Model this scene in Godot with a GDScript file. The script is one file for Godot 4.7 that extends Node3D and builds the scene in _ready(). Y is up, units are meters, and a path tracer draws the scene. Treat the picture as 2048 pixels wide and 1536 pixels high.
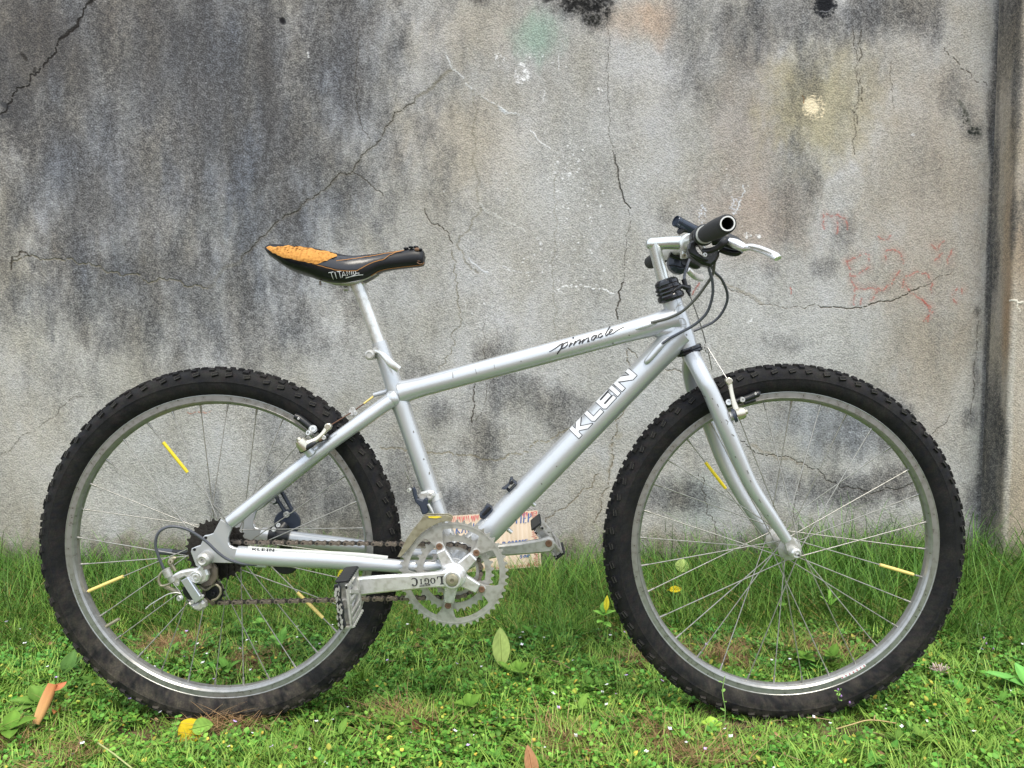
extends Node3D
# A silver mountain bike standing on grass before a stained concrete wall. Metres, y up, bike plane at z = 0.

const WALL_Z := -0.93
const CORNER_X := 1.4485
var rng := RandomNumberGenerator.new()
var M := {}
var names := {}


class MB:   # collects triangles of one mesh
	var v := PackedVector3Array()
	var n := PackedVector3Array()
	var u := PackedVector2Array()
	var c := PackedColorArray()
	var i := PackedInt32Array()
	var col := Color.WHITE

	func add(p: Vector3, nn: Vector3, uv := Vector2.ZERO) -> int:
		v.append(p)
		n.append(nn)
		u.append(uv)
		c.append(col)
		return v.size() - 1

	func tri(a: int, b: int, d: int) -> void:
		var f := (v[b] - v[a]).cross(v[d] - v[a])
		if f.dot(n[a] + n[b] + n[d]) > 0.0:
			i.append_array(PackedInt32Array([a, d, b]))
		else:
			i.append_array(PackedInt32Array([a, b, d]))

	func quad(a: int, b: int, d: int, e: int) -> void:
		tri(a, b, d)
		tri(a, d, e)

	func flat(pts: Array, hint: Vector3) -> void:   # convex polygon, flat shaded
		var nn: Vector3 = (pts[1] - pts[0]).cross(pts[2] - pts[0])
		if nn.length_squared() < 1e-16:
			return
		nn = nn.normalized()
		if nn.dot(hint) < 0.0:
			nn = -nn
		var k := []
		for p in pts:
			k.append(add(p, nn))
		for j in range(1, pts.size() - 1):
			tri(k[0], k[j], k[j + 1])

	func tube(pts: Array, rad, sides := 12, caps := true, squash := 1.0, ref := Vector3.ZERO) -> void:
		var m := pts.size()
		var nrm := Vector3.ZERO
		var first := 0
		var s := 0.0
		for k in m:
			var t: Vector3 = (pts[mini(k + 1, m - 1)] - pts[maxi(k - 1, 0)])
			var len := t.length()
			t = t.normalized()
			if ref != Vector3.ZERO:
				nrm = (ref - t * ref.dot(t)).normalized()
			elif k == 0:
				var h := Vector3.UP if absf(t.y) < 0.9 else Vector3.RIGHT
				nrm = (h - t * h.dot(t)).normalized()
			else:
				nrm = (nrm - t * nrm.dot(t)).normalized()
			var b := t.cross(nrm)
			var r: float = rad[k] if rad is Array else rad
			var slope := 0.0
			if rad is Array and len > 1e-6:
				slope = (rad[mini(k + 1, m - 1)] - rad[maxi(k - 1, 0)]) / len
			if k > 0:
				s += (pts[k] - pts[k - 1]).length()
			for j in sides + 1:
				var a := TAU * j / sides
				var o: Vector3 = nrm * cos(a) * squash + b * sin(a)
				var nn := (nrm * cos(a) / squash + b * sin(a)).normalized() - t * slope
				add(pts[k] + o * r, nn.normalized(), Vector2(s * 10.0, float(j) / sides))
			if k == 0:
				first = v.size() - sides - 1
		for k in m - 1:
			for j in sides:
				var a := first + k * (sides + 1) + j
				quad(a, a + 1, a + sides + 2, a + sides + 1)
		if caps:
			for e in [0, m - 1]:
				var t: Vector3 = (pts[0] - pts[1]) if e == 0 else (pts[m - 1] - pts[m - 2])
				var mid := add(pts[e], t.normalized())
				var ring := []
				for j in sides:
					ring.append(add(v[first + e * (sides + 1) + j], t.normalized()))
				for j in sides:
					tri(mid, ring[j], ring[(j + 1) % sides])

	func lathe(T: Transform3D, prof: Array, segs := 24, smooth := false) -> void:   # prof: Vector2(radius, height along local z)
		var m := prof.size()
		for k in m - 1:
			var p0: Vector2 = prof[k]
			var p1: Vector2 = prof[k + 1]
			if (p1 - p0).length_squared() < 1e-14:
				continue
			var d0 := (p1 - p0).normalized()
			var d1 := d0
			if smooth:
				var closed: bool = (prof[0] - prof[m - 1]).length() < 1e-6
				var q0: Vector2 = prof[k - 1] if k > 0 else (prof[m - 2] if closed else p0)
				var q1: Vector2 = prof[k + 2] if k + 2 < m else (prof[1] if closed else p1)
				d0 = (p1 - q0).normalized()
				d1 = (q1 - p0).normalized()
			var base := v.size()
			for j in segs + 1:
				var a := TAU * j / segs
				var e := Vector3(cos(a), sin(a), 0)
				for q in 2:
					var d: Vector2 = d0 if q == 0 else d1
					var p: Vector2 = p0 if q == 0 else p1
					var nn := e * d.y - Vector3(0, 0, 1) * d.x
					add(T * (e * p.x + Vector3(0, 0, p.y)), (T.basis * nn).normalized(), Vector2(float(j) / segs * 8.0, float(k + q) / m))
			for j in segs:
				var a := base + j * 2
				# orientation follows the normals given
				quad(a, a + 2, a + 3, a + 1)

	func plate(poly: PackedVector2Array, T: Transform3D, depth: float, bevel := 0.0) -> void:
		var p := poly
		if Geometry2D.is_polygon_clockwise(p):
			p = p.duplicate()
			p.reverse()
		var m := p.size()
		var inner := PackedVector2Array()
		var outn := PackedVector2Array()
		for k in m:
			var e0 := (p[k] - p[(k + m - 1) % m]).normalized()
			var e1 := (p[(k + 1) % m] - p[k]).normalized()
			var nn := Vector2(e0.y + e1.y, -e0.x - e1.x)
			nn = nn.normalized() if nn.length() > 1e-4 else Vector2(e1.y, -e1.x)
			outn.append(nn)
			inner.append(p[k] - nn * bevel)
		var tr := Geometry2D.triangulate_polygon(inner)
		for side in [1.0, -1.0]:
			var z: float = side * depth / 2.0
			var base := v.size()
			for k in m:
				add(T * Vector3(inner[k].x, inner[k].y, z), T.basis * Vector3(0, 0, side), inner[k] * 10.0)
			for k in range(0, tr.size(), 3):
				tri(base + tr[k], base + tr[k + 1], base + tr[k + 2])
			if bevel > 0.0:
				for k in m:
					var q := (k + 1) % m
					var zb: float = z - side * bevel
					flat([T * Vector3(inner[k].x, inner[k].y, z), T * Vector3(inner[q].x, inner[q].y, z), T * Vector3(p[q].x, p[q].y, zb), T * Vector3(p[k].x, p[k].y, zb)], T.basis * Vector3(outn[k].x, outn[k].y, side))
		var h := depth / 2.0 - bevel
		for k in m:
			var q := (k + 1) % m
			var e := p[q] - p[k]
			flat([T * Vector3(p[k].x, p[k].y, h), T * Vector3(p[q].x, p[q].y, h), T * Vector3(p[q].x, p[q].y, -h), T * Vector3(p[k].x, p[k].y, -h)], T.basis * Vector3(e.y, -e.x, 0))

	func annulus(outer: PackedVector2Array, inner: PackedVector2Array, T: Transform3D, depth: float) -> void:
		var m := outer.size()
		var h := depth / 2.0
		for k in m:
			var q := (k + 1) % m
			for s in [1.0, -1.0]:
				flat([T * Vector3(outer[k].x, outer[k].y, h * s), T * Vector3(outer[q].x, outer[q].y, h * s), T * Vector3(inner[q].x, inner[q].y, h * s), T * Vector3(inner[k].x, inner[k].y, h * s)], T.basis * Vector3(0, 0, s))
			var eo := outer[q] - outer[k]
			flat([T * Vector3(outer[k].x, outer[k].y, h), T * Vector3(outer[q].x, outer[q].y, h), T * Vector3(outer[q].x, outer[q].y, -h), T * Vector3(outer[k].x, outer[k].y, -h)], T.basis * Vector3(eo.y, -eo.x, 0))
			var ei := inner[q] - inner[k]
			flat([T * Vector3(inner[k].x, inner[k].y, h), T * Vector3(inner[q].x, inner[q].y, h), T * Vector3(inner[q].x, inner[q].y, -h), T * Vector3(inner[k].x, inner[k].y, -h)], T.basis * Vector3(-ei.y, ei.x, 0))

	func box(T: Transform3D, size: Vector3, bevel := 0.001) -> void:
		var h := size / 2.0
		var r := PackedVector2Array()
		var b := minf(bevel, minf(h.x, minf(h.y, h.z)) * 0.6)
		r.append_array([Vector2(-h.x + b, -h.y), Vector2(h.x - b, -h.y), Vector2(h.x, -h.y + b), Vector2(h.x, h.y - b), Vector2(h.x - b, h.y), Vector2(-h.x + b, h.y), Vector2(-h.x, h.y - b), Vector2(-h.x, -h.y + b)])
		plate(r, T, size.z, b * 0.6)

	func ball(p: Vector3, r: Vector3, seg := 12) -> void:
		var base := v.size()
		for a in seg + 1:
			for b in seg * 2 + 1:
				var th := PI * a / seg
				var ph := TAU * b / (seg * 2)
				var d := Vector3(sin(th) * cos(ph), cos(th), sin(th) * sin(ph))
				add(p + d * r, (d / r).normalized(), Vector2(float(b) / seg, float(a) / seg))
		for a in seg:
			for b in seg * 2:
				var k := base + a * (seg * 2 + 1) + b
				quad(k, k + 1, k + seg * 2 + 2, k + seg * 2 + 1)

	func bolt(p: Vector3, axis: Vector3, r: float, h: float) -> void:   # a socket-head bolt
		var z := axis.normalized()
		var x := (Vector3.UP if absf(z.y) < 0.9 else Vector3.RIGHT).cross(z).normalized()
		lathe(Transform3D(Basis(x, z.cross(x), z), p), [Vector2(r, 0), Vector2(r, h * 0.8), Vector2(r * 0.88, h), Vector2(r * 0.45, h), Vector2(r * 0.4, h * 0.35), Vector2(0, h * 0.35)], 12)

	func mesh() -> ArrayMesh:
		var a := []
		a.resize(Mesh.ARRAY_MAX)
		a[Mesh.ARRAY_VERTEX] = v
		a[Mesh.ARRAY_NORMAL] = n
		a[Mesh.ARRAY_TEX_UV] = u
		a[Mesh.ARRAY_COLOR] = c
		a[Mesh.ARRAY_INDEX] = i
		var m := ArrayMesh.new()
		m.add_surface_from_arrays(Mesh.PRIMITIVE_TRIANGLES, a)
		return m


# ---------------------------------------------------------------- helpers

func numbered(called: String) -> String:
	var k: int = names.get(called, 0)
	names[called] = k + 1
	return called if k == 0 else "%s_%03d" % [called, k]


func obj(called: String, mesh: Mesh, mat: Material, parent: Node = self) -> MeshInstance3D:
	var o := MeshInstance3D.new()
	o.name = numbered(called) if parent == self else called
	o.mesh = mesh
	o.material_override = mat
	if parent != self:
		var k := 1
		while parent.has_node(NodePath(o.name)):
			o.name = "%s_%03d" % [called, k]
			k += 1
	parent.add_child(o, true)
	return o


func piece(called: String, mb: MB, mat: Material, parent: Node = self) -> MeshInstance3D:
	return obj(called, mb.mesh(), mat, parent)


func group(called: String, at: Vector3, parent: Node = self) -> Node3D:
	var o := Node3D.new()
	o.name = numbered(called) if parent == self else called
	o.position = at
	if parent != self:
		var k := 1
		while parent.has_node(NodePath(o.name)):
			o.name = "%s_%03d" % [called, k]
			k += 1
	parent.add_child(o, true)
	return o


func tag(o: Node, label: String, category: String, grp := "", kind := "") -> void:
	o.set_meta("label", label)
	if category:
		o.set_meta("category", category)
	if grp:
		o.set_meta("group", grp)
	if kind:
		o.set_meta("kind", kind)


func mat(called: String, lin: Color, rough := 0.5, metal := 0.0) -> StandardMaterial3D:
	var m := StandardMaterial3D.new()
	m.resource_name = called
	m.albedo_color = lin.linear_to_srgb()
	m.roughness = rough
	m.metallic = metal
	M[called] = m
	return m


func at_z(p: Vector3) -> Transform3D:
	return Transform3D(Basis(), p)


func facing(z: Vector3, p: Vector3, up := Vector3.UP) -> Transform3D:   # local z along the given axis
	z = z.normalized()
	var x := up.cross(z).normalized() if absf(up.dot(z)) < 0.98 else Vector3.RIGHT.cross(z).normalized()
	return Transform3D(Basis(x, z.cross(x), z), p)


func spline(pts: Array, per := 6) -> Array:   # Catmull-Rom through points or numbers
	var out := []
	var m := pts.size()
	for k in m - 1:
		var a = pts[maxi(k - 1, 0)]
		var b = pts[k]
		var c = pts[k + 1]
		var d = pts[mini(k + 2, m - 1)]
		for j in per:
			var t := float(j) / per
			out.append(0.5 * ((b * 2.0) + (c - a) * t + (a * 2.0 - b * 5.0 + c * 4.0 - d) * t * t + (b * 3.0 - a - c * 3.0 + d) * t * t * t))
	out.append(pts[m - 1])
	return out


func v2s(pts: Array) -> Array:
	return pts


func bolts(called: String, list: Array, m: Material, parent: Node) -> void:   # each bolt a part: [place, axis, radius, height]
	for b in list:
		var mb := MB.new()
		mb.bolt(b[0], b[1], b[2], b[3])
		if b.size() > 4:
			mb.tube([b[4], b[0]], b[2] * .78, 10)
		piece(called, mb, m, parent)


# flat print laid on a round tube: each point goes straight along z onto the tube from A to B
func on_tube(p: Vector2, A: Vector3, B: Vector3, r: float, lift: float) -> Array:
	var d := Vector2(B.x - A.x, B.y - A.y).normalized()
	var w := p - Vector2(A.x, A.y)
	var s := w.dot(d)
	var t := clampf(w.dot(Vector2(-d.y, d.x)), -r * 0.98, r * 0.98)
	var up := Vector3(-d.y, d.x, 0)
	var nn := up * (t / r) + Vector3(0, 0, 1) * sqrt(maxf(0.0, 1.0 - t * t / r / r))
	return [Vector3(A.x + d.x * s, A.y + d.y * s, A.z) + nn * (r + lift), nn]


func print_on(mb: MB, poly: PackedVector2Array, put: Callable, most := 0.004) -> void:
	var tr := Geometry2D.triangulate_polygon(poly)
	for k in range(0, tr.size(), 3):
		split(mb, poly[tr[k]], poly[tr[k + 1]], poly[tr[k + 2]], put, most)


func split(mb: MB, a: Vector2, b: Vector2, c: Vector2, put: Callable, most: float) -> void:
	var ab := a.distance_to(b)
	var bc := b.distance_to(c)
	var ca := c.distance_to(a)
	var m := maxf(ab, maxf(bc, ca))
	if m > most:
		if m == ab:
			split(mb, a, (a + b) / 2, c, put, most)
			split(mb, (a + b) / 2, b, c, put, most)
		elif m == bc:
			split(mb, a, b, (b + c) / 2, put, most)
			split(mb, a, (b + c) / 2, c, put, most)
		else:
			split(mb, a, b, (c + a) / 2, put, most)
			split(mb, (c + a) / 2, b, c, put, most)
		return
	var k := []
	for p in [a, b, c]:
		var q: Array = put.call(p)
		k.append(mb.add(q[0], q[1]))
	mb.tri(k[0], k[1], k[2])


func stroke(pts: PackedVector2Array, w0: float, w1: float) -> Array:   # quads along a pen stroke
	var out := []
	var m := pts.size()
	var L := PackedVector2Array()
	var R := PackedVector2Array()
	for k in m:
		var d := (pts[mini(k + 1, m - 1)] - pts[maxi(k - 1, 0)]).normalized()
		var w := lerpf(w0, w1, float(k) / maxi(m - 1, 1)) / 2.0
		L.append(pts[k] + Vector2(-d.y, d.x) * w)
		R.append(pts[k] - Vector2(-d.y, d.x) * w)
	for k in m - 1:
		out.append(PackedVector2Array([L[k], R[k], R[k + 1], L[k + 1]]))
	return out


func gear(teeth: int, r_tip: float, r_root: float) -> PackedVector2Array:
	var p := PackedVector2Array()
	for t in teeth:
		for q in 6:
			var a: float = (t + [0.0, 0.24, 0.42, 0.5, 0.58, 0.76][q]) / teeth * TAU
			var r: float = [r_root, r_root + (r_tip - r_root) * 0.12, r_tip * 0.995, r_tip, r_tip * 0.995, r_root + (r_tip - r_root) * 0.12][q]
			p.append(Vector2(cos(a), sin(a)) * r)
	return p


func ground_y(x: float, z: float) -> float:
	var y := (x - 0.5) * 0.0058
	y += 0.006 * sin(x * 7.3 + z * 3.1) * cos(z * 6.1 - x * 2.2) + 0.003 * sin(x * 23.0) * sin(z * 19.0)
	return y if absf(x) < 4.0 and absf(z) < 4.0 else 0.0


# ---------------------------------------------------------------- the scene

func _ready() -> void:
	rng.seed = 20
	var cam := Camera3D.new()
	cam.name = "camera"
	cam.position = Vector3(0, 0.715, 1.4217)
	cam.rotation_degrees = Vector3(-3.4, 0, 0)
	cam.fov = 53.013
	cam.far = 200.0
	cam.near = 0.05
	add_child(cam)
	var env := Environment.new()
	var sky := Sky.new()
	var sm := ProceduralSkyMaterial.new()
	sm.sky_top_color = Color(0.90, 0.94, 1.0)
	sm.sky_horizon_color = Color(0.86, 0.90, 0.94)
	sm.sky_curve = 0.2
	sm.ground_bottom_color = Color(0.30, 0.33, 0.25)
	sm.ground_horizon_color = Color(0.55, 0.58, 0.52)
	sm.sky_energy_multiplier = 1.0
	sky.sky_material = sm
	env.background_mode = Environment.BG_SKY
	env.sky = sky
	env.tonemap_mode = Environment.TONE_MAPPER_LINEAR
	env.tonemap_exposure = 2.05
	env.sdfgi_enabled = true
	env.ssao_enabled = true
	env.ssil_enabled = true
	var we := WorldEnvironment.new()
	we.name = "world_environment"
	we.environment = env
	add_child(we)
	var sun := DirectionalLight3D.new()
	sun.name = "sun"
	sun.light_color = Color(1.0, 0.97, 0.92)
	sun.light_energy = 0.5
	sun.light_angular_distance = 22.0
	sun.shadow_enabled = true
	sun.rotation_degrees = Vector3(-62, 18, 0)
	add_child(sun)

	materials()
	ground()
	wall()
	bicycle()
	cardboard()
	plants()


func materials() -> void:
	var m := mat("silver_paint", Color(0.52, 0.535, 0.545), 0.34, 0.5)
	m.clearcoat_enabled = true
	m.clearcoat = 0.8
	m.clearcoat_roughness = 0.08
	var fn := FastNoiseLite.new()
	fn.frequency = 0.02
	fn.seed = 4
	var nt := NoiseTexture2D.new()
	nt.noise = fn
	nt.seamless = true
	nt.width = 256
	nt.height = 256
	var grime := NoiseTexture2D.new()
	var gn := FastNoiseLite.new()
	gn.frequency = 0.05
	gn.fractal_octaves = 5
	gn.seed = 9
	grime.noise = gn
	grime.seamless = true
	grime.width = 256
	grime.height = 256
	var ramp := Gradient.new()
	ramp.offsets = PackedFloat32Array([0.0, 0.35, 0.55, 1.0])
	ramp.colors = PackedColorArray([Color(0.84, 0.83, 0.81), Color(0.94, 0.94, 0.93), Color(1, 1, 1), Color(1, 1, 1)])
	grime.color_ramp = ramp
	var roughmap := NoiseTexture2D.new()
	roughmap.noise = gn
	roughmap.seamless = true
	roughmap.width = 256
	roughmap.height = 256
	var rr := Gradient.new()
	rr.colors = PackedColorArray([Color(0.75, 0.75, 0.75), Color(1, 1, 1)])
	roughmap.color_ramp = rr
	for q in [["alloy", Color(0.68, 0.68, 0.66), 0.34, 0.6], ["alloy_dull", Color(0.50, 0.49, 0.46), 0.45, 0.5], ["alloy_bright", Color(0.78, 0.78, 0.78), 0.28, 0.62], ["rim_metal", Color(0.36, 0.36, 0.35), 0.34, 0.7], ["spoke_steel", Color(0.40, 0.385, 0.355), 0.38, 0.6], ["steel_dark", Color(0.035, 0.031, 0.028), 0.5, 0.4], ["steel_brown", Color(0.20, 0.165, 0.135), 0.45, 0.5], ["brass_dirty", Color(0.34, 0.31, 0.22), 0.45, 0.5], ["chainring_metal", Color(0.47, 0.46, 0.43), 0.38, 0.5]]:
		m = mat(q[0], q[1], q[2], q[3])
		m.albedo_texture = grime
		m.roughness_texture = roughmap
		m.uv1_triplanar = true
		m.uv1_scale = Vector3(5, 5, 5)
	mat("rust", Color(0.17, 0.095, 0.055), 0.75, 0.2)
	mat("black_plastic", Color(0.011, 0.012, 0.014), 0.38)
	mat("black_gloss", Color(0.012, 0.013, 0.017), 0.16)
	mat("blue_black", Color(0.028, 0.036, 0.055), 0.42)
	mat("grip_rubber", Color(0.022, 0.022, 0.023), 0.75)
	mat("dark_hole", Color(0.006, 0.006, 0.007), 0.9)
	mat("cable_grey", Color(0.075, 0.08, 0.095), 0.35)
	mat("cable_olive", Color(0.10, 0.10, 0.085), 0.35)
	mat("wire", Color(0.55, 0.53, 0.5), 0.35, 0.9)
	mat("wire_rusty", Color(0.12, 0.06, 0.035), 0.6, 0.4)
	mat("yellow", Color(0.80, 0.62, 0.03), 0.4)
	mat("yellow_pale", Color(0.80, 0.62, 0.20), 0.4)
	mat("letter_silver", Color(0.66, 0.67, 0.68), 0.45)
	mat("print_white", Color(0.80, 0.80, 0.80), 0.4)
	mat("print_black", Color(0.012, 0.012, 0.014), 0.5)
	mat("tape", Color(0.52, 0.53, 0.50), 0.6)
	m = mat("saddle_skin", Color(0.010, 0.0105, 0.013), 0.42)
	m.metallic_specular = 0.35
	m.clearcoat_enabled = true
	m.clearcoat = 0.2
	m.clearcoat_roughness = 0.4
	m = mat("saddle_panel", Color(0.022, 0.023, 0.028), 0.28)
	var crumb := NoiseTexture2D.new()
	crumb.noise = gn
	crumb.seamless = true
	crumb.width = 256
	crumb.height = 256
	var cr := Gradient.new()
	cr.offsets = PackedFloat32Array([0.0, 0.35, 0.6, 1.0])
	cr.colors = PackedColorArray([Color(0.66, 0.60, 0.52), Color(0.88, 0.85, 0.80), Color(1, 1, 1), Color(1, 1, 1)])
	crumb.color_ramp = cr
	m = mat("foam", Color(0.55, 0.265, 0.06), 0.95)
	m.heightmap_enabled = true
	m.heightmap_scale = 0.09
	m.heightmap_texture = crumb
	m.albedo_texture = crumb
	m.uv1_triplanar = true
	m.uv1_scale = Vector3(14, 14, 14)
	# rubber with dust specks
	var dust := NoiseTexture2D.new()
	var dn := FastNoiseLite.new()
	dn.frequency = 0.09
	dn.fractal_octaves = 4
	dn.seed = 31
	dust.noise = dn
	dust.seamless = true
	dust.width = 512
	dust.height = 512
	var dr := Gradient.new()
	dr.offsets = PackedFloat32Array([0.0, 0.5, 0.62, 0.78, 1.0])
	dr.colors = PackedColorArray([Color(0.72, 0.72, 0.74), Color(0.85, 0.85, 0.86), Color(0.95, 0.94, 0.92), Color(1, 1, 1), Color(1, 1, 1)])
	dust.color_ramp = dr
	m = mat("rubber", Color(1, 1, 1), 0.72)
	m.metallic_specular = 0.3
	m.vertex_color_use_as_albedo = true
	m.albedo_texture = dust
	m.uv1_triplanar = true
	m.uv1_scale = Vector3(5, 5, 5)
	m.heightmap_enabled = true
	m.heightmap_texture = dust
	m.heightmap_scale = 0.03


func ground() -> void:
	var xs := []
	var zs := []
	for k in range(-60, 61):
		var t := k / 60.0
		xs.append(2.6 * t if absf(t) < 0.9 else signf(t) * (2.34 + pow((absf(t) - 0.9) * 10.0, 3.0) * 57.0))
	for k in range(0, 73):
		var z := -1.2 + k * 0.03
		zs.append(z)
	for z in [1.2, 1.6, 2.2, 3.2, 5.0, 9.0, 18.0, 40.0, 60.0]:
		zs.append(z)
	for z in [-1.3, -1.6, -2.5, -5.0, -12.0, -30.0, -60.0]:
		zs.push_front(z)
	var mb := MB.new()
	for z in zs:
		for x in xs:
			var e := 0.02
			var y := ground_y(x, z)
			var nn := Vector3(y - ground_y(x + e, z), e, y - ground_y(x, z + e)).normalized()
			mb.add(Vector3(x, y - 0.004, z), nn, Vector2(x, z))
	var w := xs.size()
	for j in zs.size() - 1:
		for k in w - 1:
			mb.quad(j * w + k, j * w + k + 1, (j + 1) * w + k + 1, (j + 1) * w + k)
	var soil := NoiseTexture2D.new()
	var fn := FastNoiseLite.new()
	fn.frequency = 0.012
	fn.fractal_octaves = 7
	fn.fractal_gain = 0.62
	fn.seed = 77
	soil.noise = fn
	soil.seamless = true
	soil.width = 1024
	soil.height = 1024
	var g := Gradient.new()
	g.offsets = PackedFloat32Array([0.0, 0.3, 0.5, 0.68, 1.0])
	g.colors = PackedColorArray([Color(0.16, 0.15, 0.09), Color(0.27, 0.24, 0.15), Color(0.37, 0.30, 0.21), Color(0.47, 0.38, 0.28), Color(0.58, 0.50, 0.40)])
	soil.color_ramp = g
	var bump := NoiseTexture2D.new()
	bump.noise = fn
	bump.seamless = true
	bump.width = 1024
	bump.height = 1024
	var m := mat("soil", Color(1, 1, 1), 0.95)
	m.albedo_texture = soil
	m.heightmap_enabled = true
	m.heightmap_texture = bump
	m.heightmap_scale = 0.8
	m.uv1_scale = Vector3(1.6, 1.6, 1)
	var o := piece("ground", mb, m)
	tag(o, "brown soil of the grassy strip in front of the wall", "ground", "", "structure")


# ---------------------------------------------------------------- the wall

class Plaster:   # a computed plaster surface: colour and relief, one texel about 1.55 mm
	var x0: float
	var y1: float
	var wide: float
	var high: float
	var cell: float
	var lw: int
	var lh: int
	var r := PackedFloat32Array()
	var g := PackedFloat32Array()
	var b := PackedFloat32Array()
	var d := PackedFloat32Array()   # how dense the dark growth is
	var w: int
	var h: int
	var px := PackedByteArray()
	var hy := PackedByteArray()
	var warp := FastNoiseLite.new()
	var rng := RandomNumberGenerator.new()

	func _init(left: float, top: float, width: float, height: float, tw: int, th: int, base: Color, seed_: int) -> void:
		x0 = left
		y1 = top
		wide = width
		high = height
		w = tw
		h = th
		lw = tw / 4
		lh = th / 4
		cell = width / lw
		rng.seed = seed_
		warp.seed = seed_
		warp.frequency = 1.0
		warp.fractal_octaves = 4
		for a in [r, g, b, d]:
			pass
		r.resize(lw * lh)
		g.resize(lw * lh)
		b.resize(lw * lh)
		d.resize(lw * lh)
		for j in lh:
			for i in lw:
				var x := (i + 0.5) * cell
				var y := (j + 0.5) * cell
				var n := warp.get_noise_2d(x * 1.7, y * 1.2)
				var n2 := warp.get_noise_2d(x * 9.0 + 40.0, y * 2.2)
				var n3 := warp.get_noise_2d(x * 5.0, y * 4.0 + 90.0)
				var k := j * lw + i
				r[k] = base.r * (1.0 + 0.10 * n + 0.05 * n2)
				g[k] = base.g * (1.0 + 0.10 * n + 0.05 * n2 - 0.012 * n3)
				b[k] = base.b * (1.0 + 0.11 * n + 0.05 * n2 - 0.05 * n3)
				d[k] = 0.07 + 0.12 * n3 + 0.10 * n2

	# each blot: centre, half sizes in metres, strength, raggedness; what: a colour to lean to, or null for dark growth
	func blot(c: Vector2, rx: float, ry: float, amount: float, tint = null, rag := 0.45, drip := 1.0) -> void:
		var i0 := maxi(0, int((c.x - x0 - rx * 1.6) / cell))
		var i1 := mini(lw - 1, int((c.x - x0 + rx * 1.6) / cell))
		var j0 := maxi(0, int((y1 - c.y - ry * 1.6) / cell))
		var j1 := mini(lh - 1, int((y1 - c.y + ry * 1.6) / cell))
		for j in range(j0, j1 + 1):
			for i in range(i0, i1 + 1):
				var x := x0 + (i + 0.5) * cell
				var y := y1 - (j + 0.5) * cell
				var e := Vector2((x - c.x) / rx, (y - c.y) / ry).length()
				if e > 1.6:
					continue
				e += rag * (warp.get_noise_2d(x * 9.0, y * 9.0 / (1.0 + drip)) * 1.3 + warp.get_noise_2d(x * 30.0 + 7.0, y * 30.0 / (1.0 + 2.0 * drip)) * 0.6)
				var f := clampf((1.5 - e) / 1.25, 0.0, 1.0)
				f = f * f * (3.0 - 2.0 * f) * amount
				var k := j * lw + i
				if tint == null:
					d[k] += f
				else:
					r[k] = lerpf(r[k], tint.r, f)
					g[k] = lerpf(g[k], tint.g, f)
					b[k] = lerpf(b[k], tint.b, f)

	func develop(dark: Color, grain_seed: int) -> void:
		# run-off streaks: where growth stands, water has drawn it into upright bands
		for j in lh:
			for i in lw:
				var k := j * lw + i
				var x := i * cell
				var y := j * cell
				var s := warp.get_noise_2d(x * 8.0 + 3.0, y * 0.8) * 0.55 + warp.get_noise_2d(x * 26.0, y * 1.8 + 20.0) * 0.34 + warp.get_noise_2d(x * 70.0, y * 5.0) * 0.22 + warp.get_noise_2d(x * 11.0 + 60.0, y * 8.0) * 0.25
				d[k] *= 1.0 + 0.72 * s
				var h2 := warp.get_noise_2d(x * 7.0 + 17.0, y * 2.5 + 70.0) * 0.05 * clampf(d[k], 0.0, 1.0)
				r[k] *= 1.0 + h2
				b[k] *= 1.0 - 1.6 * h2
		var lo := PackedByteArray()
		lo.resize(lw * lh * 4)
		for k in lw * lh:
			lo[k * 4] = int(clampf(r[k], 0.0, 1.0) * 255.0)
			lo[k * 4 + 1] = int(clampf(g[k], 0.0, 1.0) * 255.0)
			lo[k * 4 + 2] = int(clampf(b[k], 0.0, 1.0) * 255.0)
			lo[k * 4 + 3] = int(clampf(d[k] * 0.5 + 0.15, 0.0, 1.0) * 255.0)
		var im := Image.create_from_data(lw, lh, false, Image.FORMAT_RGBA8, lo)
		im.resize(w, h, Image.INTERPOLATE_CUBIC)
		lo = im.get_data()
		var fa := FastNoiseLite.new()
		fa.seed = grain_seed
		fa.frequency = 0.24
		fa.fractal_octaves = 2
		fa.fractal_gain = 0.6
		var ga := fa.get_image(w, h).get_data()
		var fb := FastNoiseLite.new()
		fb.seed = grain_seed + 1
		fb.frequency = 0.07
		fb.fractal_octaves = 3
		var gb := fb.get_image(w, h).get_data()
		px.resize(w * h * 3)
		hy.resize(w * h)
		var dr := dark.r * 255.0
		var dg := dark.g * 255.0
		var db := dark.b * 255.0
		for k in w * h:
			var n := ga[k] / 255.0
			var q := gb[k] / 255.0
			var dd := (lo[k * 4 + 3] / 255.0 - 0.15) * 2.0
			if dd > 0.0:
				dd = 1.0 - exp(-dd * 1.5)
			var t := clampf(dd * 0.80 + (0.5 - n) * (0.16 + 0.62 * clampf(dd, 0.0, 0.8)) + (0.5 - q) * (0.10 + 0.42 * clampf(dd, 0.0, 0.8)), 0.0, 0.86)
			var s := 0.83 + 0.24 * n + 0.08 * q
			px[k * 3] = int(minf(255.0, lerpf(lo[k * 4], dr, t) * s))
			px[k * 3 + 1] = int(minf(255.0, lerpf(lo[k * 4 + 1], dg, t) * s))
			px[k * 3 + 2] = int(minf(255.0, lerpf(lo[k * 4 + 2], db, t) * s))
			hy[k] = int(70.0 + 110.0 * n + 60.0 * q)

	var catching := 0.0   # crayon and chalk catch on the high grain only

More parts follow.
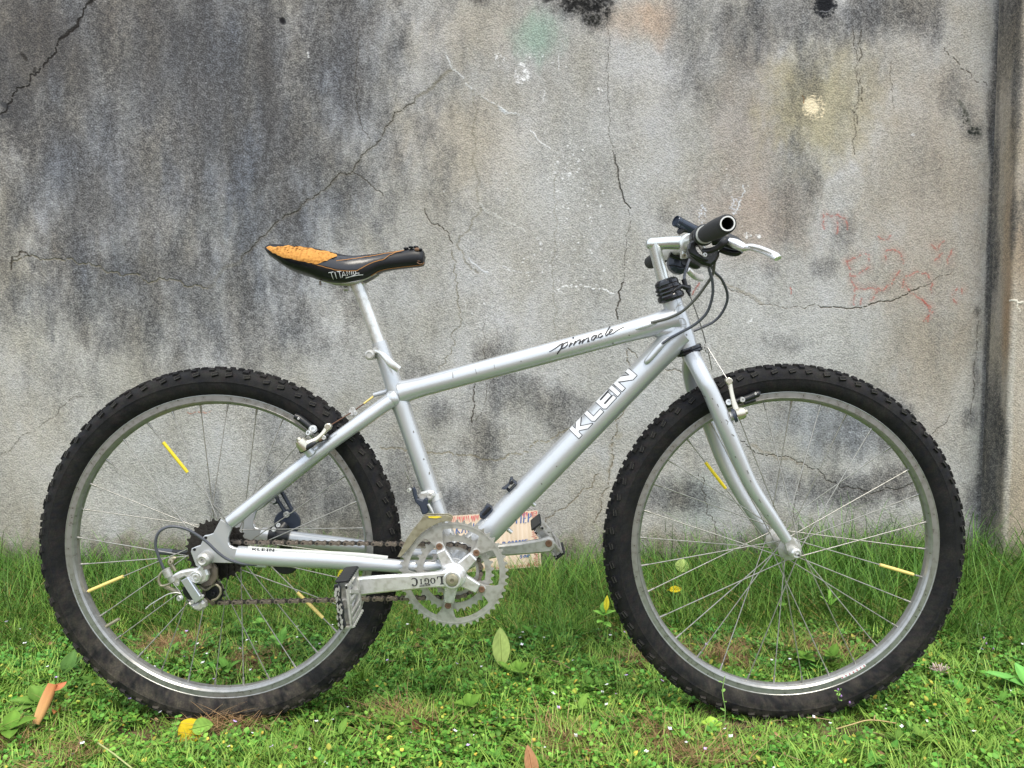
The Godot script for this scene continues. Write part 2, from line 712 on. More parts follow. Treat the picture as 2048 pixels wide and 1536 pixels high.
	func dab(x: float, y: float, rad: float, tint: Color, amount: float, lower: float) -> void:
		var s := w / wide
		var cx := (x - x0) * s
		var cy := (y1 - y) * s
		var rr := rad * s
		for j in range(maxi(0, int(cy - rr - 1)), mini(h, int(cy + rr + 2))):
			for i in range(maxi(0, int(cx - rr - 1)), mini(w, int(cx + rr + 2))):
				var f := clampf((rr + 0.5 - Vector2(i + 0.5 - cx, j + 0.5 - cy).length()) / maxf(rr * 0.6, 1.0), 0.0, 1.0) * amount
				if f <= 0.0:
					continue
				var k := j * w + i
				if catching > 0.0:
					f *= lerpf(1.0, smoothstep(118.0, 172.0, hy[k]), catching)
				px[k * 3] = int(lerpf(px[k * 3], tint.r * 255.0, f))
				px[k * 3 + 1] = int(lerpf(px[k * 3 + 1], tint.g * 255.0, f))
				px[k * 3 + 2] = int(lerpf(px[k * 3 + 2], tint.b * 255.0, f))
				hy[k] = int(clampf(hy[k] - lower * f * 255.0, 0.0, 255.0))

	# a wandering line; rough > 0 breaks it up
	func line(pts: Array, rad: float, tint: Color, amount: float, lower := 0.5, wander := 0.004, gaps := 0.0) -> void:
		for k in pts.size() - 1:
			var a: Vector2 = pts[k]
			var b2: Vector2 = pts[k + 1]
			var steps := maxi(2, int(a.distance_to(b2) / maxf(0.0013, rad * 0.55)))
			var side := (b2 - a).orthogonal().normalized()
			for q in steps:
				var p := a.lerp(b2, float(q) / steps)
				p += side * wander * (warp.get_noise_2d(p.x * 13.0, p.y * 13.0) * 2.6 + warp.get_noise_2d(p.x * 50.0, p.y * 50.0) * 0.7)
				var on := warp.get_noise_2d(p.x * 60.0 + 11.0, p.y * 60.0) + 0.5
				if on < gaps:
					continue
				dab(p.x, p.y, rad * (0.75 + 0.6 * absf(warp.get_noise_2d(p.x * 90.0, p.y * 90.0 + 5.0))), tint, amount, lower)

	func specks(c: Vector2, rx: float, ry: float, count: int, tint: Color, most := 0.0035, amount := 0.8) -> void:
		for k in count:
			var a := rng.randf() * TAU
			var e := sqrt(rng.randf())
			dab(c.x + cos(a) * e * rx, c.y + sin(a) * e * ry, 0.0009 + most * pow(rng.randf(), 3.0), tint, amount * rng.randf_range(0.4, 1.0), -0.12)

	func material(called: String) -> StandardMaterial3D:
		var m := StandardMaterial3D.new()
		m.resource_name = called
		m.albedo_texture = ImageTexture.create_from_image(Image.create_from_data(w, h, false, Image.FORMAT_RGB8, px))
		m.heightmap_enabled = true
		m.heightmap_scale = 0.42
		m.heightmap_texture = ImageTexture.create_from_image(Image.create_from_data(w, h, false, Image.FORMAT_L8, hy))
		m.roughness = 0.92
		m.metallic_specular = 0.3
		return m


func wall() -> void:
	var q := Plaster.new(-1.73, 1.80, 3.18, 1.80, 2048, 1160, Color(0.668, 0.660, 0.640), 5)
	# broad tones of the old plaster
	var warm := Color(0.70, 0.65, 0.57)
	var pale := Color(0.73, 0.73, 0.72)
	var blue := Color(0.50, 0.54, 0.60)
	var brown := Color(0.30, 0.27, 0.24)
	for e in [
		[Vector2(-0.0953, 1.6314), .16, .10, .35, warm], [Vector2(-0.1412, 1.2945), .20, .16, .45, warm], [Vector2(0.3512, 1.6604), .08, .06, .4, Color(.72, .60, .50)], [Vector2(0.4433, 1.6677), .05, .08, .4, Color(.72, .58, .47)],
		[Vector2(0.7147, 1.3093), .12, .30, .35, Color(.60, .53, .47)], [Vector2(0.9225, 1.4124), .17, .17, .6, Color(.63, .59, .44)], [Vector2(0.7191, 1.0717), .2, .12, .4, Color(.62, .54, .48)],
		[Vector2(0.076, 1.6096), .07, .07, .65, Color(.55, .66, .60)], [Vector2(1.2111, 1.2798), .22, .45, .35, Color(.62, .58, .52)], [Vector2(1.2809, 0.9818), .2, .5, .4, Color(.62, .57, .51)], [Vector2(1.2795, 0.5569), .16, .22, .4, Color(.64, .59, .52)],
		[Vector2(-0.2478, 1.0567), .10, .18, .35, Color(.58, .56, .51)], [Vector2(0.0545, 1.0118), .10, .20, .3, Color(.60, .58, .53)], [Vector2(0.1895, 1.2354), .22, .2, .4, pale], [Vector2(-0.4932, 0.7705), .3, .12, .25, pale], [Vector2(0.6941, 0.7705), .4, .14, .25, pale],
		[Vector2(0.4963, 0.7705), .3, .3, .25, pale], [Vector2(0.9551, 0.6792), .18, .1, .35, pale], [Vector2(1.3909, 0.4338), .06, .18, .5, pale], [Vector2(-1.2601, 0.5875), .4, .25, .25, Color(.66, .64, .59)], [Vector2(-1.4869, 0.2477), .2, .3, .3, Color(.64, .60, .52)],
		[Vector2(-1.1154, 0.2944), .3, .2, .3, Color(.68, .68, .65)], [Vector2(0.3334, 0.2165), .2, .12, .3, Color(.66, .62, .54)], [Vector2(-1.5184, 1.0268), .06, .2, .5, Color(.62, .58, .50)], [Vector2(0.468, 0.5875), .3, .16, .3, pale],
		[Vector2(1.0221, 0.4492), .2, .1, .45, blue], [Vector2(0.5806, 0.2009), .1, .1, .3, Color(.56, .62, .60)], [Vector2(-1.4979, 0.7705), .1, .12, .3, Color(.70, .68, .62)]]:
		q.blot(e[0], e[1], e[2], e[3], e[4], 0.35, 0.6)
	# dark growth: left half, streaks, patches low down
	for e in [
		[Vector2(-1.0071, 1.5003), .70, .54, .42], [Vector2(-1.0591, 1.2354), .62, .52, .32], [Vector2(-1.4371, 1.5878), .20, .26, .42], [Vector2(-1.2108, 1.6749), .24, .16, .26], [Vector2(-0.8845, 1.6314), .26, .22, .22], [Vector2(-0.6928, 1.5295), .26, .34, .20], [Vector2(-0.4974, 1.6314), .13, .22, .24],
		[Vector2(-0.9028, 1.4857), .10, .28, .18], [Vector2(-0.8234, 1.3535), .10, .20, .16], [Vector2(-0.7305, 1.4271), .022, .42, .26], [Vector2(-0.6482, 1.3388), .07, .22, .24], [Vector2(-0.6962, 1.1685), .045, .14, .24], [Vector2(-0.4447, 1.6749), .05, .10, .26], [Vector2(-0.4303, 1.6343), .02, .05, .25], [Vector2(-0.5746, 1.4417), .06, .25, .10],
		[Vector2(-1.2816, 1.1015), .08, .16, .18], [Vector2(-1.3148, 1.2354), .12, .18, .14], [Vector2(-1.4502, 1.2354), .05, .20, .14], [Vector2(-0.6561, 1.0417), .05, .08, .20], [Vector2(-0.7747, 1.1611), .05, .12, .10], [Vector2(-0.6415, 1.0118), .16, .05, .10],
		[Vector2(-1.1451, 0.8613), .48, .16, .26], [Vector2(-0.9042, 0.7705), .40, .16, .22], [Vector2(-1.3735, 0.8462), .2, .12, .12], [Vector2(-0.7063, 0.7705), .05, .12, .16], [Vector2(-0.7992, 0.6945), .26, .08, .12], [Vector2(-1.0516, 0.9517), .16, .08, .10], [Vector2(-1.382, 0.6028), .1, .08, .12], [Vector2(-1.4752, 1.3683), .07, .10, .26],
		[Vector2(0.8273, 1.6604), .15, .10, .55], [Vector2(0.679, 1.6314), .08, .09, .32], [Vector2(1.0063, 1.6459), .06, .08, .3], [Vector2(0.883, 1.5003), .05, .16, .42], [Vector2(0.5156, 1.6024), .07, .18, .34], [Vector2(0.6358, 1.5441), .10, .16, .18], [Vector2(1.1175, 1.6604), .12, .06, .5], [Vector2(1.2286, 1.6749), .06, .09, .5], [Vector2(1.0646, 1.6894), .09, .05, .5],
		[Vector2(0.2021, 1.7039), .10, .045, .9], [Vector2(0.2544, 1.6604), .05, .03, .6], [Vector2(-0.1025, 1.7184), .03, .02, .6], [Vector2(0.8688, 1.1313), .05, .16, .26], [Vector2(0.9055, 1.176), .03, .05, .3], [Vector2(1.0074, 1.0193), .05, .05, .22], [Vector2(0.9491, 0.9292), .04, .03, .35], [Vector2(0.7825, 0.9216), .03, .03, .25], [Vector2(0.8327, 0.6945), .08, .03, .25],
		[Vector2(0.8063, 1.2354), .05, .2, .12], [Vector2(0.4621, 1.0866), .03, .03, .18],
		[Vector2(0.0245, 0.5415), .14, .05, .45], [Vector2(0.1625, 0.48), .09, .07, .42], [Vector2(-0.2208, 0.48), .05, .04, .45], [Vector2(-0.0825, 0.6487), .04, .06, .35], [Vector2(-0.2889, 0.6105), .05, .05, .25], [Vector2(-0.0861, 0.372), .05, .10, .60], [Vector2(-0.16, 0.3565), .03, .06, .3], [Vector2(-0.0214, 0.5875), .1, .03, .3], [Vector2(-0.0214, 0.6792), .04, .06, .2],
		[Vector2(-0.5904, 0.372), .08, .09, .45], [Vector2(-0.6545, 0.2165), .11, .10, .60], [Vector2(-0.4696, 0.1853), .09, .10, .55], [Vector2(-0.743, 0.4338), .04, .12, .28], [Vector2(-0.2686, 0.2165), .10, .05, .5], [Vector2(-0.3452, 0.2789), .06, .10, .3], [Vector2(-0.9172, 0.2009), .02, .06, .3], [Vector2(-0.145, 0.2321), .07, .05, .3],
		[Vector2(0.4567, 0.2321), .10, .05, .62], [Vector2(0.565, 0.2165), .09, .04, .6], [Vector2(0.7028, 0.2789), .03, .06, .2], [Vector2(1.0427, 0.2477), .16, .05, .85], [Vector2(1.196, 0.2789), .09, .05, .8], [Vector2(1.0834, 0.4492), .13, .10, .45], [Vector2(0.8526, 0.48), .04, .06, .3], [Vector2(1.1899, 0.48), .05, .04, .3], [Vector2(0.9431, 0.5415), .06, .03, .25], [Vector2(0.7953, 0.2789), .04, .05, .25],
		[Vector2(1.4049, 0.4723), .02, .03, .6], [Vector2(1.3178, 1.4564), .04, .06, .3], [Vector2(1.3821, 1.3314), .05, .03, .5], [Vector2(1.3578, 1.383), .03, .03, .4], [Vector2(1.4371, 0.2165), .03, .06, .5], [Vector2(1.4161, 0.5875), .012, .06, .4], [Vector2(1.4161, 0.8008), .012, .02, .5]]:
		q.blot(e[0], e[1], e[2], e[3])
	# black line of growth along the corner
	for e in [[Vector2(1.4655, 1.7039), .026, .16, 1.2], [Vector2(1.4596, 1.5441), .028, .11, 1.1], [Vector2(1.4526, 1.4124), .028, .10, 1.1], [Vector2(1.4457, 1.3167), .015, .08, 1.0], [Vector2(1.448, 1.1313), .009, .20, 1.0], [Vector2(1.4485, 0.8311), .009, .20, 1.0], [Vector2(1.4474, 0.5262), .010, .16, .95], [Vector2(1.4472, 0.2789), .013, .12, .85]]:
		q.blot(e[0], e[1], e[2], e[3], null, 0.3, 2.0)
	# pale runs
	for e in [[Vector2(-1.3592, 1.471), .020, .10, .55, Color(.66, .70, .76)], [Vector2(-1.3946, 1.4417), .03, .07, .3, Color(.62, .66, .72)], [Vector2(-1.0904, 1.1908), .05, .15, .28, Color(.62, .60, .55)], [Vector2(-0.8115, 1.2057), .03, .06, .35, Color(.62, .65, .70)], [Vector2(-1.1428, 1.4564), .03, .14, .2, Color(.55, .54, .50)], [Vector2(-0.8977, 1.0567), .1, .05, .3, Color(.60, .62, .62)], [Vector2(-1.3599, 1.2354), .05, .12, .25, Color(.54, .57, .63)]]:
		q.blot(e[0], e[1], e[2], e[3], e[4], 0.5, 2.0)
		q.blot(e[0], e[1], e[2], -0.35 * e[3], null, 0.5, 2.0)
	for e in [[Vector2(-0.8875, 1.5003), .16, .45, .40, Color(.40, .43, .50)], [Vector2(-0.6848, 1.1313), .16, .26, .40, Color(.42, .46, .53)], [Vector2(-1.2721, 1.1611), .22, .26, .35, Color(.44, .47, .54)], [Vector2(-0.4836, 1.5441), .12, .3, .35, Color(.46, .49, .55)], [Vector2(-0.947, 0.8915), .4, .12, .25, Color(.50, .53, .57)], [Vector2(-1.4382, 1.5587), .22, .2, .5, brown], [Vector2(-0.7232, 1.5003), .03, .3, .4, brown], [Vector2(-1.0781, 1.6314), .12, .2, .3, brown]]:
		q.blot(e[0], e[1], e[2], e[3], e[4], 0.4, 1.5)
	for k in 26:
		var u := -1.6 + k * .125
		q.blot(Vector2(u, .03 + .05 * sin(k * 2.3)), .13, .07 + .03 * sin(k * 1.7), .38, Color(.50, .46, .36), .5, 1.0)
		q.blot(Vector2(u + .05, .04), .10, .05, .14 + .10 * sin(k * 3.1))
	q.develop(Color(0.245, 0.242, 0.245), 100)
	var ink := Color(0.20, 0.18, 0.15)
	var groove := Color(0.42, 0.40, 0.34)
	# cracks
	var main := [Vector2(-0.1777, 1.5149), Vector2(-0.2152, 1.4857), Vector2(-0.2904, 1.4344), Vector2(-0.3659, 1.3609), Vector2(-0.4343, 1.2798), Vector2(-0.4877, 1.2131), Vector2(-0.5407, 1.1908), Vector2(-0.5789, 1.1537), Vector2(-0.6551, 1.1015), Vector2(-0.724, 1.0492), Vector2(-0.8243, 0.9517), Vector2(-0.878, 0.9216), Vector2(-0.9249, 0.8613)]
	q.line(main, .010, groove, .10, .05, .006)
	q.line(main.slice(2, 11), .0013, ink, .55, .7, .006, .1)
	q.line(main.slice(0, 3), .005, groove, .16, .1, .006)
	q.line([Vector2(-0.9249, 0.8613), Vector2(-1.038, 0.8915), Vector2(-1.0989, 0.884), Vector2(-1.1891, 0.9141), Vector2(-1.2794, 0.9367), Vector2(-1.3698, 0.9517), Vector2(-1.4604, 0.9593), Vector2(-1.5219, 0.9367)], .0026, groove, .40, .4, .008, .1)
	q.line([Vector2(-1.4604, 0.9593), Vector2(-1.4899, 0.9818), Vector2(-1.5225, 0.9216)], .0025, ink, .4, .3, .008)
	q.line([Vector2(-1.2391, 1.7184), Vector2(-1.2621, 1.6967), Vector2(-1.2856, 1.6604), Vector2(-1.3164, 1.6314), Vector2(-1.3472, 1.6024), Vector2(-1.3708, 1.566), Vector2(-1.387, 1.5295), Vector2(-1.4409, 1.4857), Vector2(-1.4877, 1.4344), Vector2(-1.5346, 1.383)], .0026, Color(.13, .12, .11), .55, .8, .008, .12)
	q.line([Vector2(-1.2856, 1.6604), Vector2(-1.3317, 1.6198), Vector2(-1.355, 1.5907)], .007, Color(.12, .11, .10), .35, .6, .006, .1)
	q.line([Vector2(-1.5332, 1.4197), Vector2(-1.5119, 1.3903), Vector2(-1.5352, 1.3683)], .012, Color(.12, .13, .15), .25, .3, .01, .2)
	q.line([Vector2(-1.2465, 1.7184), Vector2(-1.2545, 1.701)], .010, Color(.10, .09, .08), .4, .5, .006)
	q.line([Vector2(-1.465, 1.5587), Vector2(-1.4466, 1.5324)], .008, Color(.13, .12, .11), .35, .3, .006)
	q.line([Vector2(-1.4281, 1.5076), Vector2(-1.4173, 1.5178)], .005, Color(.13, .12, .11), .35, .3, .006)
	q.line([Vector2(-0.1954, 1.566), Vector2(-0.1777, 1.5149), Vector2(-0.1479, 1.493), Vector2(-0.1182, 1.4564), Vector2(-0.0584, 1.4197), Vector2(-0.021, 1.3947), Vector2(0.024, 1.383)], .0030, Color(.80, .81, .81), .30, -.15, .004, .38)
	q.line([Vector2(-0.1182, 1.4564), Vector2(-0.0883, 1.4388), Vector2(-0.0584, 1.4124), Vector2(-0.036, 1.3947)], .005, groove, .10, .1, .006)
	q.line([Vector2(-0.1182, 1.4564), Vector2(-0.1169, 1.3683), Vector2(-0.1142, 1.2798), Vector2(-0.1039, 1.1908), Vector2(-0.0966, 1.1164)], .0040, groove, .13, .15, .006, .15)
	q.line([Vector2(-0.0966, 1.1239), Vector2(-0.074, 1.0941), Vector2(-0.0513, 1.0866), Vector2(-0.006, 1.0597), Vector2(0.0393, 1.0343)], .0040, Color(.77, .77, .75), .24, -.12, .004, .35)
	q.line([Vector2(-0.0966, 1.109), Vector2(-0.1194, 1.0567), Vector2(-0.1573, 1.0118), Vector2(-0.165, 0.9818), Vector2(-0.1425, 0.9442), Vector2(-0.0971, 0.9141)], .0035, groove, .20, .2, .008, .1)
	q.line([Vector2(-0.1273, 0.9593), Vector2(-0.094, 0.9216), Vector2(-0.0592, 0.9096)], .0035, Color(.82, .83, .85), .30, -.12, .004, .35)
	q.line([Vector2(-0.0288, 0.9292), Vector2(0.0167, 0.9186), Vector2(0.0622, 0.9096)], .0035, Color(.83, .83, .83), .28, -.12, .004, .4)
	q.line([Vector2(-0.036, 1.4006), Vector2(-0.0135, 1.3889)], .008, Color(.82, .84, .86), .35, -.1, .003)
	q.line([Vector2(-0.4802, 1.2131), Vector2(-0.428, 1.1685), Vector2(-0.3906, 1.1388)], .0016, ink, .4, .4, .006)
	q.line([Vector2(-0.4601, 1.6314), Vector2(-0.4667, 1.4564), Vector2(-0.4556, 1.383), Vector2(-0.4339, 1.3093)], .0013, ink, .35, .3, .006)
	q.line([Vector2(-0.2702, 1.1015), Vector2(-0.2447, 1.0687), Vector2(-0.2176, 1.0567), Vector2(-0.1951, 1.0268), Vector2(-0.1801, 0.9968)], .0018, ink, .4, .4, .006)
	q.line([Vector2(-0.1802, 0.9818), Vector2(-0.17, 0.8915), Vector2(-0.1657, 0.8311), Vector2(-0.1614, 0.7553), Vector2(-0.1892, 0.6792), Vector2(-0.22, 0.6181)], .0020, groove, .32, .3, .008, .15)
	q.line([Vector2(0.284, 1.6822), Vector2(0.2874, 1.6314), Vector2(0.288, 1.5441), Vector2(0.2874, 1.4271), Vector2(0.2893, 1.3756), Vector2(0.2942, 1.3241), Vector2(0.3098, 1.2502), Vector2(0.3254, 1.176), Vector2(0.3379, 1.1313), Vector2(0.3562, 1.109), Vector2(0.3535, 1.0717), Vector2(0.3478, 1.0268), Vector2(0.3426, 0.9367), Vector2(0.3325, 0.8764), Vector2(0.3253, 0.8311), Vector2(0.3182, 0.7705)], .0010, ink, .38, .8, .004, .22)
	q.line([Vector2(0.3097, 1.265), Vector2(0.3254, 1.1834), Vector2(0.3348, 1.1388), Vector2(0.3592, 1.1045)], .0015, Color(.14, .13, .11), .6, .9, .003)
	q.line([Vector2(0.3354, 0.8915), Vector2(0.3282, 0.8462), Vector2(0.3212, 0.7705)], .0022, ink, .40, .6, .006, .2)
	q.line([Vector2(0.3448, 0.6792), Vector2(0.3576, 0.6105), Vector2(0.3538, 0.5262), Vector2(0.3314, 0.4646), Vector2(0.3087, 0.4184), Vector2(0.3048, 0.3255), Vector2(0.2794, 0.2165), Vector2(0.2567, 0.1384)], .0018, Color(.36, .32, .24), .35, .5, .007, .2)
	q.line([Vector2(0.3317, 0.4184), Vector2(0.3043, 0.3874), Vector2(0.2989, 0.2944)], .012, Color(.50, .45, .34), .12, .05, .008, .25)
	q.line([Vector2(0.3525, 0.6792), Vector2(0.3909, 0.6457), Vector2(0.437, 0.6212), Vector2(0.5288, 0.6151)], .0016, Color(.34, .31, .24), .4, .5, .005, .15)
	q.line([Vector2(0.1325, 1.2057), Vector2(0.1277, 0.8311), Vector2(0.1312, 0.6792)], .0014, groove, .25, .2, .006)
	q.line([Vector2(0.6313, 0.8915), Vector2(0.6699, 0.8538), Vector2(0.7235, 0.8311), Vector2(0.7846, 0.8129), Vector2(0.8303, 0.8099), Vector2(0.8911, 0.8129), Vector2(0.9367, 0.8129), Vector2(1.013, 0.8038), Vector2(1.0585, 0.8084), Vector2(1.1038, 0.819), Vector2(1.1491, 0.8311), Vector2(1.2241, 0.8613), Vector2(1.2839, 0.8915), Vector2(1.3362, 0.9141)], .0011, Color(.27, .23, .18), .42, .6, .005, .15)
	q.line([Vector2(0.9367, 0.8129), Vector2(1.013, 0.8038), Vector2(1.066, 0.8099), Vector2(1.1491, 0.8311), Vector2(1.2392, 0.8643)], .0015, ink, .45, .8, .004, .15)
	q.line([Vector2(0.6159, 0.9066), Vector2(0.6928, 0.8462), Vector2(0.7692, 0.8235)], .006, Color(.50, .45, .36), .12, .05, .006, .2)
	q.line([Vector2(1.0167, 1.6459), Vector2(1.026, 1.5733), Vector2(1.0336, 1.4564), Vector2(1.0289, 1.3535), Vector2(1.0252, 1.265)], .0013, ink, .40, .5, .005, .25)
	q.line([Vector2(1.0349, 1.6314), Vector2(1.0441, 1.4564), Vector2(1.0383, 1.3388)], .0022, ink, .3, .2, .006, .4)
	q.line([Vector2(1.1328, 1.5441), Vector2(1.1368, 1.4564), Vector2(1.1448, 1.3903)], .0013, ink, .3, .4, .004, .35)
	q.line([Vector2(1.2913, 1.5805), Vector2(1.3148, 1.547), Vector2(1.338, 1.5222), Vector2(1.3764, 1.493), Vector2(1.4221, 1.4681)], .0018, ink, .32, .4, .006, .35)
	q.line([Vector2(1.3413, 1.4271), Vector2(1.358, 1.3756), Vector2(1.3819, 1.3359), Vector2(1.4124, 1.3241)], .007, Color(.24, .25, .22), .25, .2, .008, .3)
	q.specks(Vector2(1.3894, 1.3359), .02, .012, 50, Color(.15, .16, .15), .004)
	q.specks(Vector2(1.358, 1.3756), .012, .02, 30, Color(.18, .19, .17), .003)
	q.line([Vector2(0.6852, 0.4029), Vector2(0.7319, 0.372), Vector2(0.7784, 0.3534), Vector2(0.8554, 0.3487), Vector2(0.905, 0.3332), Vector2(0.949, 0.2944), Vector2(1.0114, 0.2633), Vector2(1.1046, 0.2399), Vector2(1.166, 0.2477), Vector2(1.2579, 0.2711)], .0014, ink, .45, .7, .006, .15)
	q.line([Vector2(0.905, 0.3332), Vector2(0.8877, 0.2789), Vector2(0.8771, 0.2009), Vector2(0.8676, 0.1384)], .0013, ink, .32, .6, .005, .2)
	q.line([Vector2(0.7316, 0.3874), Vector2(0.8092, 0.3487), Vector2(0.9019, 0.3332)], .007, Color(.46, .41, .32), .14, .05, .006, .15)
	q.line([Vector2(1.1909, 0.4492), Vector2(1.2393, 0.372), Vector2(1.2123, 0.3487), Vector2(1.2636, 0.3332)], .0015, Color(.80, .82, .84), .45, -.1, .012, .2)
	q.line([Vector2(1.0673, 0.48), Vector2(1.1065, 0.4492), Vector2(1.077, 0.4029), Vector2(1.0378, 0.4338)], .0015, Color(.80, .82, .84), .4, -.1, .012, .2)
	q.line([Vector2(-0.4058, 0.3797), Vector2(-0.3444, 0.372), Vector2(-0.2522, 0.3642), Vector2(-0.1907, 0.372), Vector2(-0.1138, 0.3487), Vector2(-0.0215, 0.341), Vector2(0.04, 0.372), Vector2(0.1014, 0.4029), Vector2(0.1934, 0.4492)], .0032, Color(.46, .42, .32), .22, .2, .008, .2)
	q.line([Vector2(-1.5754, 0.3487), Vector2(-1.5435, 0.3797), Vector2(-1.4959, 0.4184), Vector2(-1.4174, 0.4646), Vector2(-1.354, 0.5262), Vector2(-1.3075, 0.5415)], .0015, ink, .25, .3, .006, .25)
	q.line([Vector2(0.0403, 0.0913), Vector2(0.1329, 0.1697), Vector2(0.2098, 0.2321), Vector2(0.2711, 0.2944)], .0020, Color(.40, .36, .28), .35, .3, .008)
	q.line([Vector2(0.5793, 0.2944), Vector2(0.5958, 0.2165), Vector2(0.6199, 0.154), Vector2(0.6364, 0.0913)], .0015, ink, .4, .4, .008)
	q.line([Vector2(0.054, 1.3388), Vector2(0.0841, 1.3093), Vector2(0.1142, 1.2798)], .0018, Color(.86, .86, .86), .6, -.1, .004, .1)
	q.line([Vector2(0.0957, 1.4564), Vector2(0.0958, 1.4197)], .0014, Color(.86, .86, .86), .5, -.1, .004)
	q.line([Vector2(0.1402, 1.5587), Vector2(0.1374, 1.5149)], .0014, Color(.86, .86, .86), .5, -.1, .004)
	q.line([Vector2(-0.0852, 0.7705), Vector2(-0.0824, 0.6792), Vector2(-0.0751, 0.5262), Vector2(-0.1136, 0.4492)], .0012, ink, .35, .2, .004, .3)
	q.line([Vector2(-0.1163, 0.5722), Vector2(-0.1212, 0.4492)], .0020, ink, .5, .2, .004, .3)
	q.line([Vector2(0.0092, 0.4184), Vector2(-0.0215, 0.4029)], .0012, Color(.84, .84, .84), .6, 0, .008)
	q.line([Vector2(1.4161, 0.8008), Vector2(1.4159, 0.6792), Vector2(1.4101, 0.5415), Vector2(1.4046, 0.48)], .0014, ink, .35, .4, .004, .25)
	q.line([Vector2(1.2916, 0.4184), Vector2(1.3213, 0.4492), Vector2(1.3433, 0.48)], .0014, ink, .34, .4, .004, .2)
	# holes and the cream and white paint spots
	for k in 3:
		q.line([Vector2(0.9301, 1.7184), Vector2(0.9379, 1.7039), Vector2(0.9293, 1.6894)], .027, Color(.10, .105, .12), .8, .02, .004)
	q.specks(Vector2(0.9305, 1.701), .036, .032, 240, Color(.11, .115, .13), .005)
	q.line([Vector2(0.916, 1.6865), Vector2(0.9382, 1.6894), Vector2(0.9574, 1.6952)], .0014, Color(.55, .55, .56), .7, -.1, .004)
	q.line([Vector2(-0.6815, 1.6604), Vector2(-0.6787, 1.6488)], .011, Color(.10, .10, .11), .9, .6, .004)
	q.line([Vector2(0.0981, 1.7184), Vector2(0.1575, 1.7097), Vector2(0.2021, 1.7068), Vector2(0.2468, 1.6952), Vector2(0.3002, 1.7126)], .011, Color(.08, .08, .08), .5, .3, .012)
	q.specks(Vector2(0.2096, 1.701), .07, .022, 300, Color(.09, .09, .09), .005)
	q.specks(Vector2(0.2396, 1.6604), .028, .018, 110, Color(.11, .11, .10), .004)
	q.specks(Vector2(0.284, 1.6822), .012, .014, 40, Color(.09, .09, .09), .004)
	for k in 3:
		q.line([Vector2(0.8955, 1.4153), Vector2(0.9183, 1.3977)], .024, Color(.87, .82, .70), .75, -.02, .004)
	q.specks(Vector2(0.9077, 1.405), .038, .038, 260, Color(.87, .81, .68), .003)
	q.line([Vector2(0.8739, 1.4417), Vector2(0.8804, 1.4183)], .0016, Color(.45, .33, .22), .6, .1, .004)
	var chalk := Color(.88, .88, .88)
	q.catching = 0.4
	q.specks(Vector2(0.0284, 1.5032), .024, .030, 70, chalk, .006, 1.0)
	q.specks(Vector2(0.0507, 1.5558), .05, .012, 24, chalk, .004)
	q.specks(Vector2(-0.0388, 1.547), .016, .022, 34, chalk, .004)
	q.specks(Vector2(0.1745, 1.2428), .05, .06, 110, chalk, .0045)
	q.specks(Vector2(0.1446, 1.1983), .045, .025, 30, chalk, .008)
	q.specks(Vector2(0.2053, 1.1015), .09, .10, 130, chalk, .003)
	q.specks(Vector2(0.191, 0.9367), .16, .10, 170, chalk, .003)
	q.specks(Vector2(0.3851, 1.2354), .06, .06, 24, chalk, .004)
	q.specks(Vector2(0.0545, 0.9968), .04, .03, 10, chalk, .006)
	q.specks(Vector2(0.2508, 1.0717), .03, .02, 12, chalk, .005)
	q.specks(Vector2(0.2633, 1.4564), .008, .01, 8, chalk, .004)
	q.specks(Vector2(0.2645, 1.2798), .5, .5, 260, chalk, .0022, .6)
	q.specks(Vector2(0.7161, 1.2354), .5, .5, 160, chalk, .0018, .5)
	q.specks(Vector2(-1.0838, 1.4271), .7, .4, 330, chalk, .0014, .55)
	q.specks(Vector2(-0.1126, 0.8008), .06, .05, 18, chalk, .004, .6)
	q.specks(Vector2(0.1574, 0.6151), .012, .008, 6, chalk, .004)
	q.specks(Vector2(0.7123, 1.0268), .012, .008, 16, chalk, .006, 1.0)
	q.specks(Vector2(0.7427, 1.0223), .012, .007, 16, chalk, .005, 1.0)
	q.specks(Vector2(0.5753, 1.0866), .012, .03, 60, Color(.82, .84, .88), .003)
	q.specks(Vector2(0.673, 1.1164), .02, .03, 70, Color(.82, .84, .88), .003)
	q.line([Vector2(0.7021, 1.173), Vector2(0.6878, 1.1313), Vector2(0.6673, 1.0941)], .0022, Color(.80, .82, .84), .5, 0, .006, .2)
	q.specks(Vector2(1.2037, 1.327), .010, .006, 8, chalk, .005)
	q.specks(Vector2(-0.6072, 1.5558), .003, .012, 10, chalk, .004, 1.0)
	q.line([Vector2(0.1382, 0.8658), Vector2(0.1913, 0.8719), Vector2(0.2521, 0.8689), Vector2(0.3129, 0.8553)], .0022, chalk, .7, -.1, .006, .35)
	q.line([Vector2(0.7322, 0.7705), Vector2(0.7248, 0.7583)], .004, chalk, .6, 0, .006, .2)
	# red crayon scribble
	var red := Color(.66, .22, .18)
	q.catching = 0.85
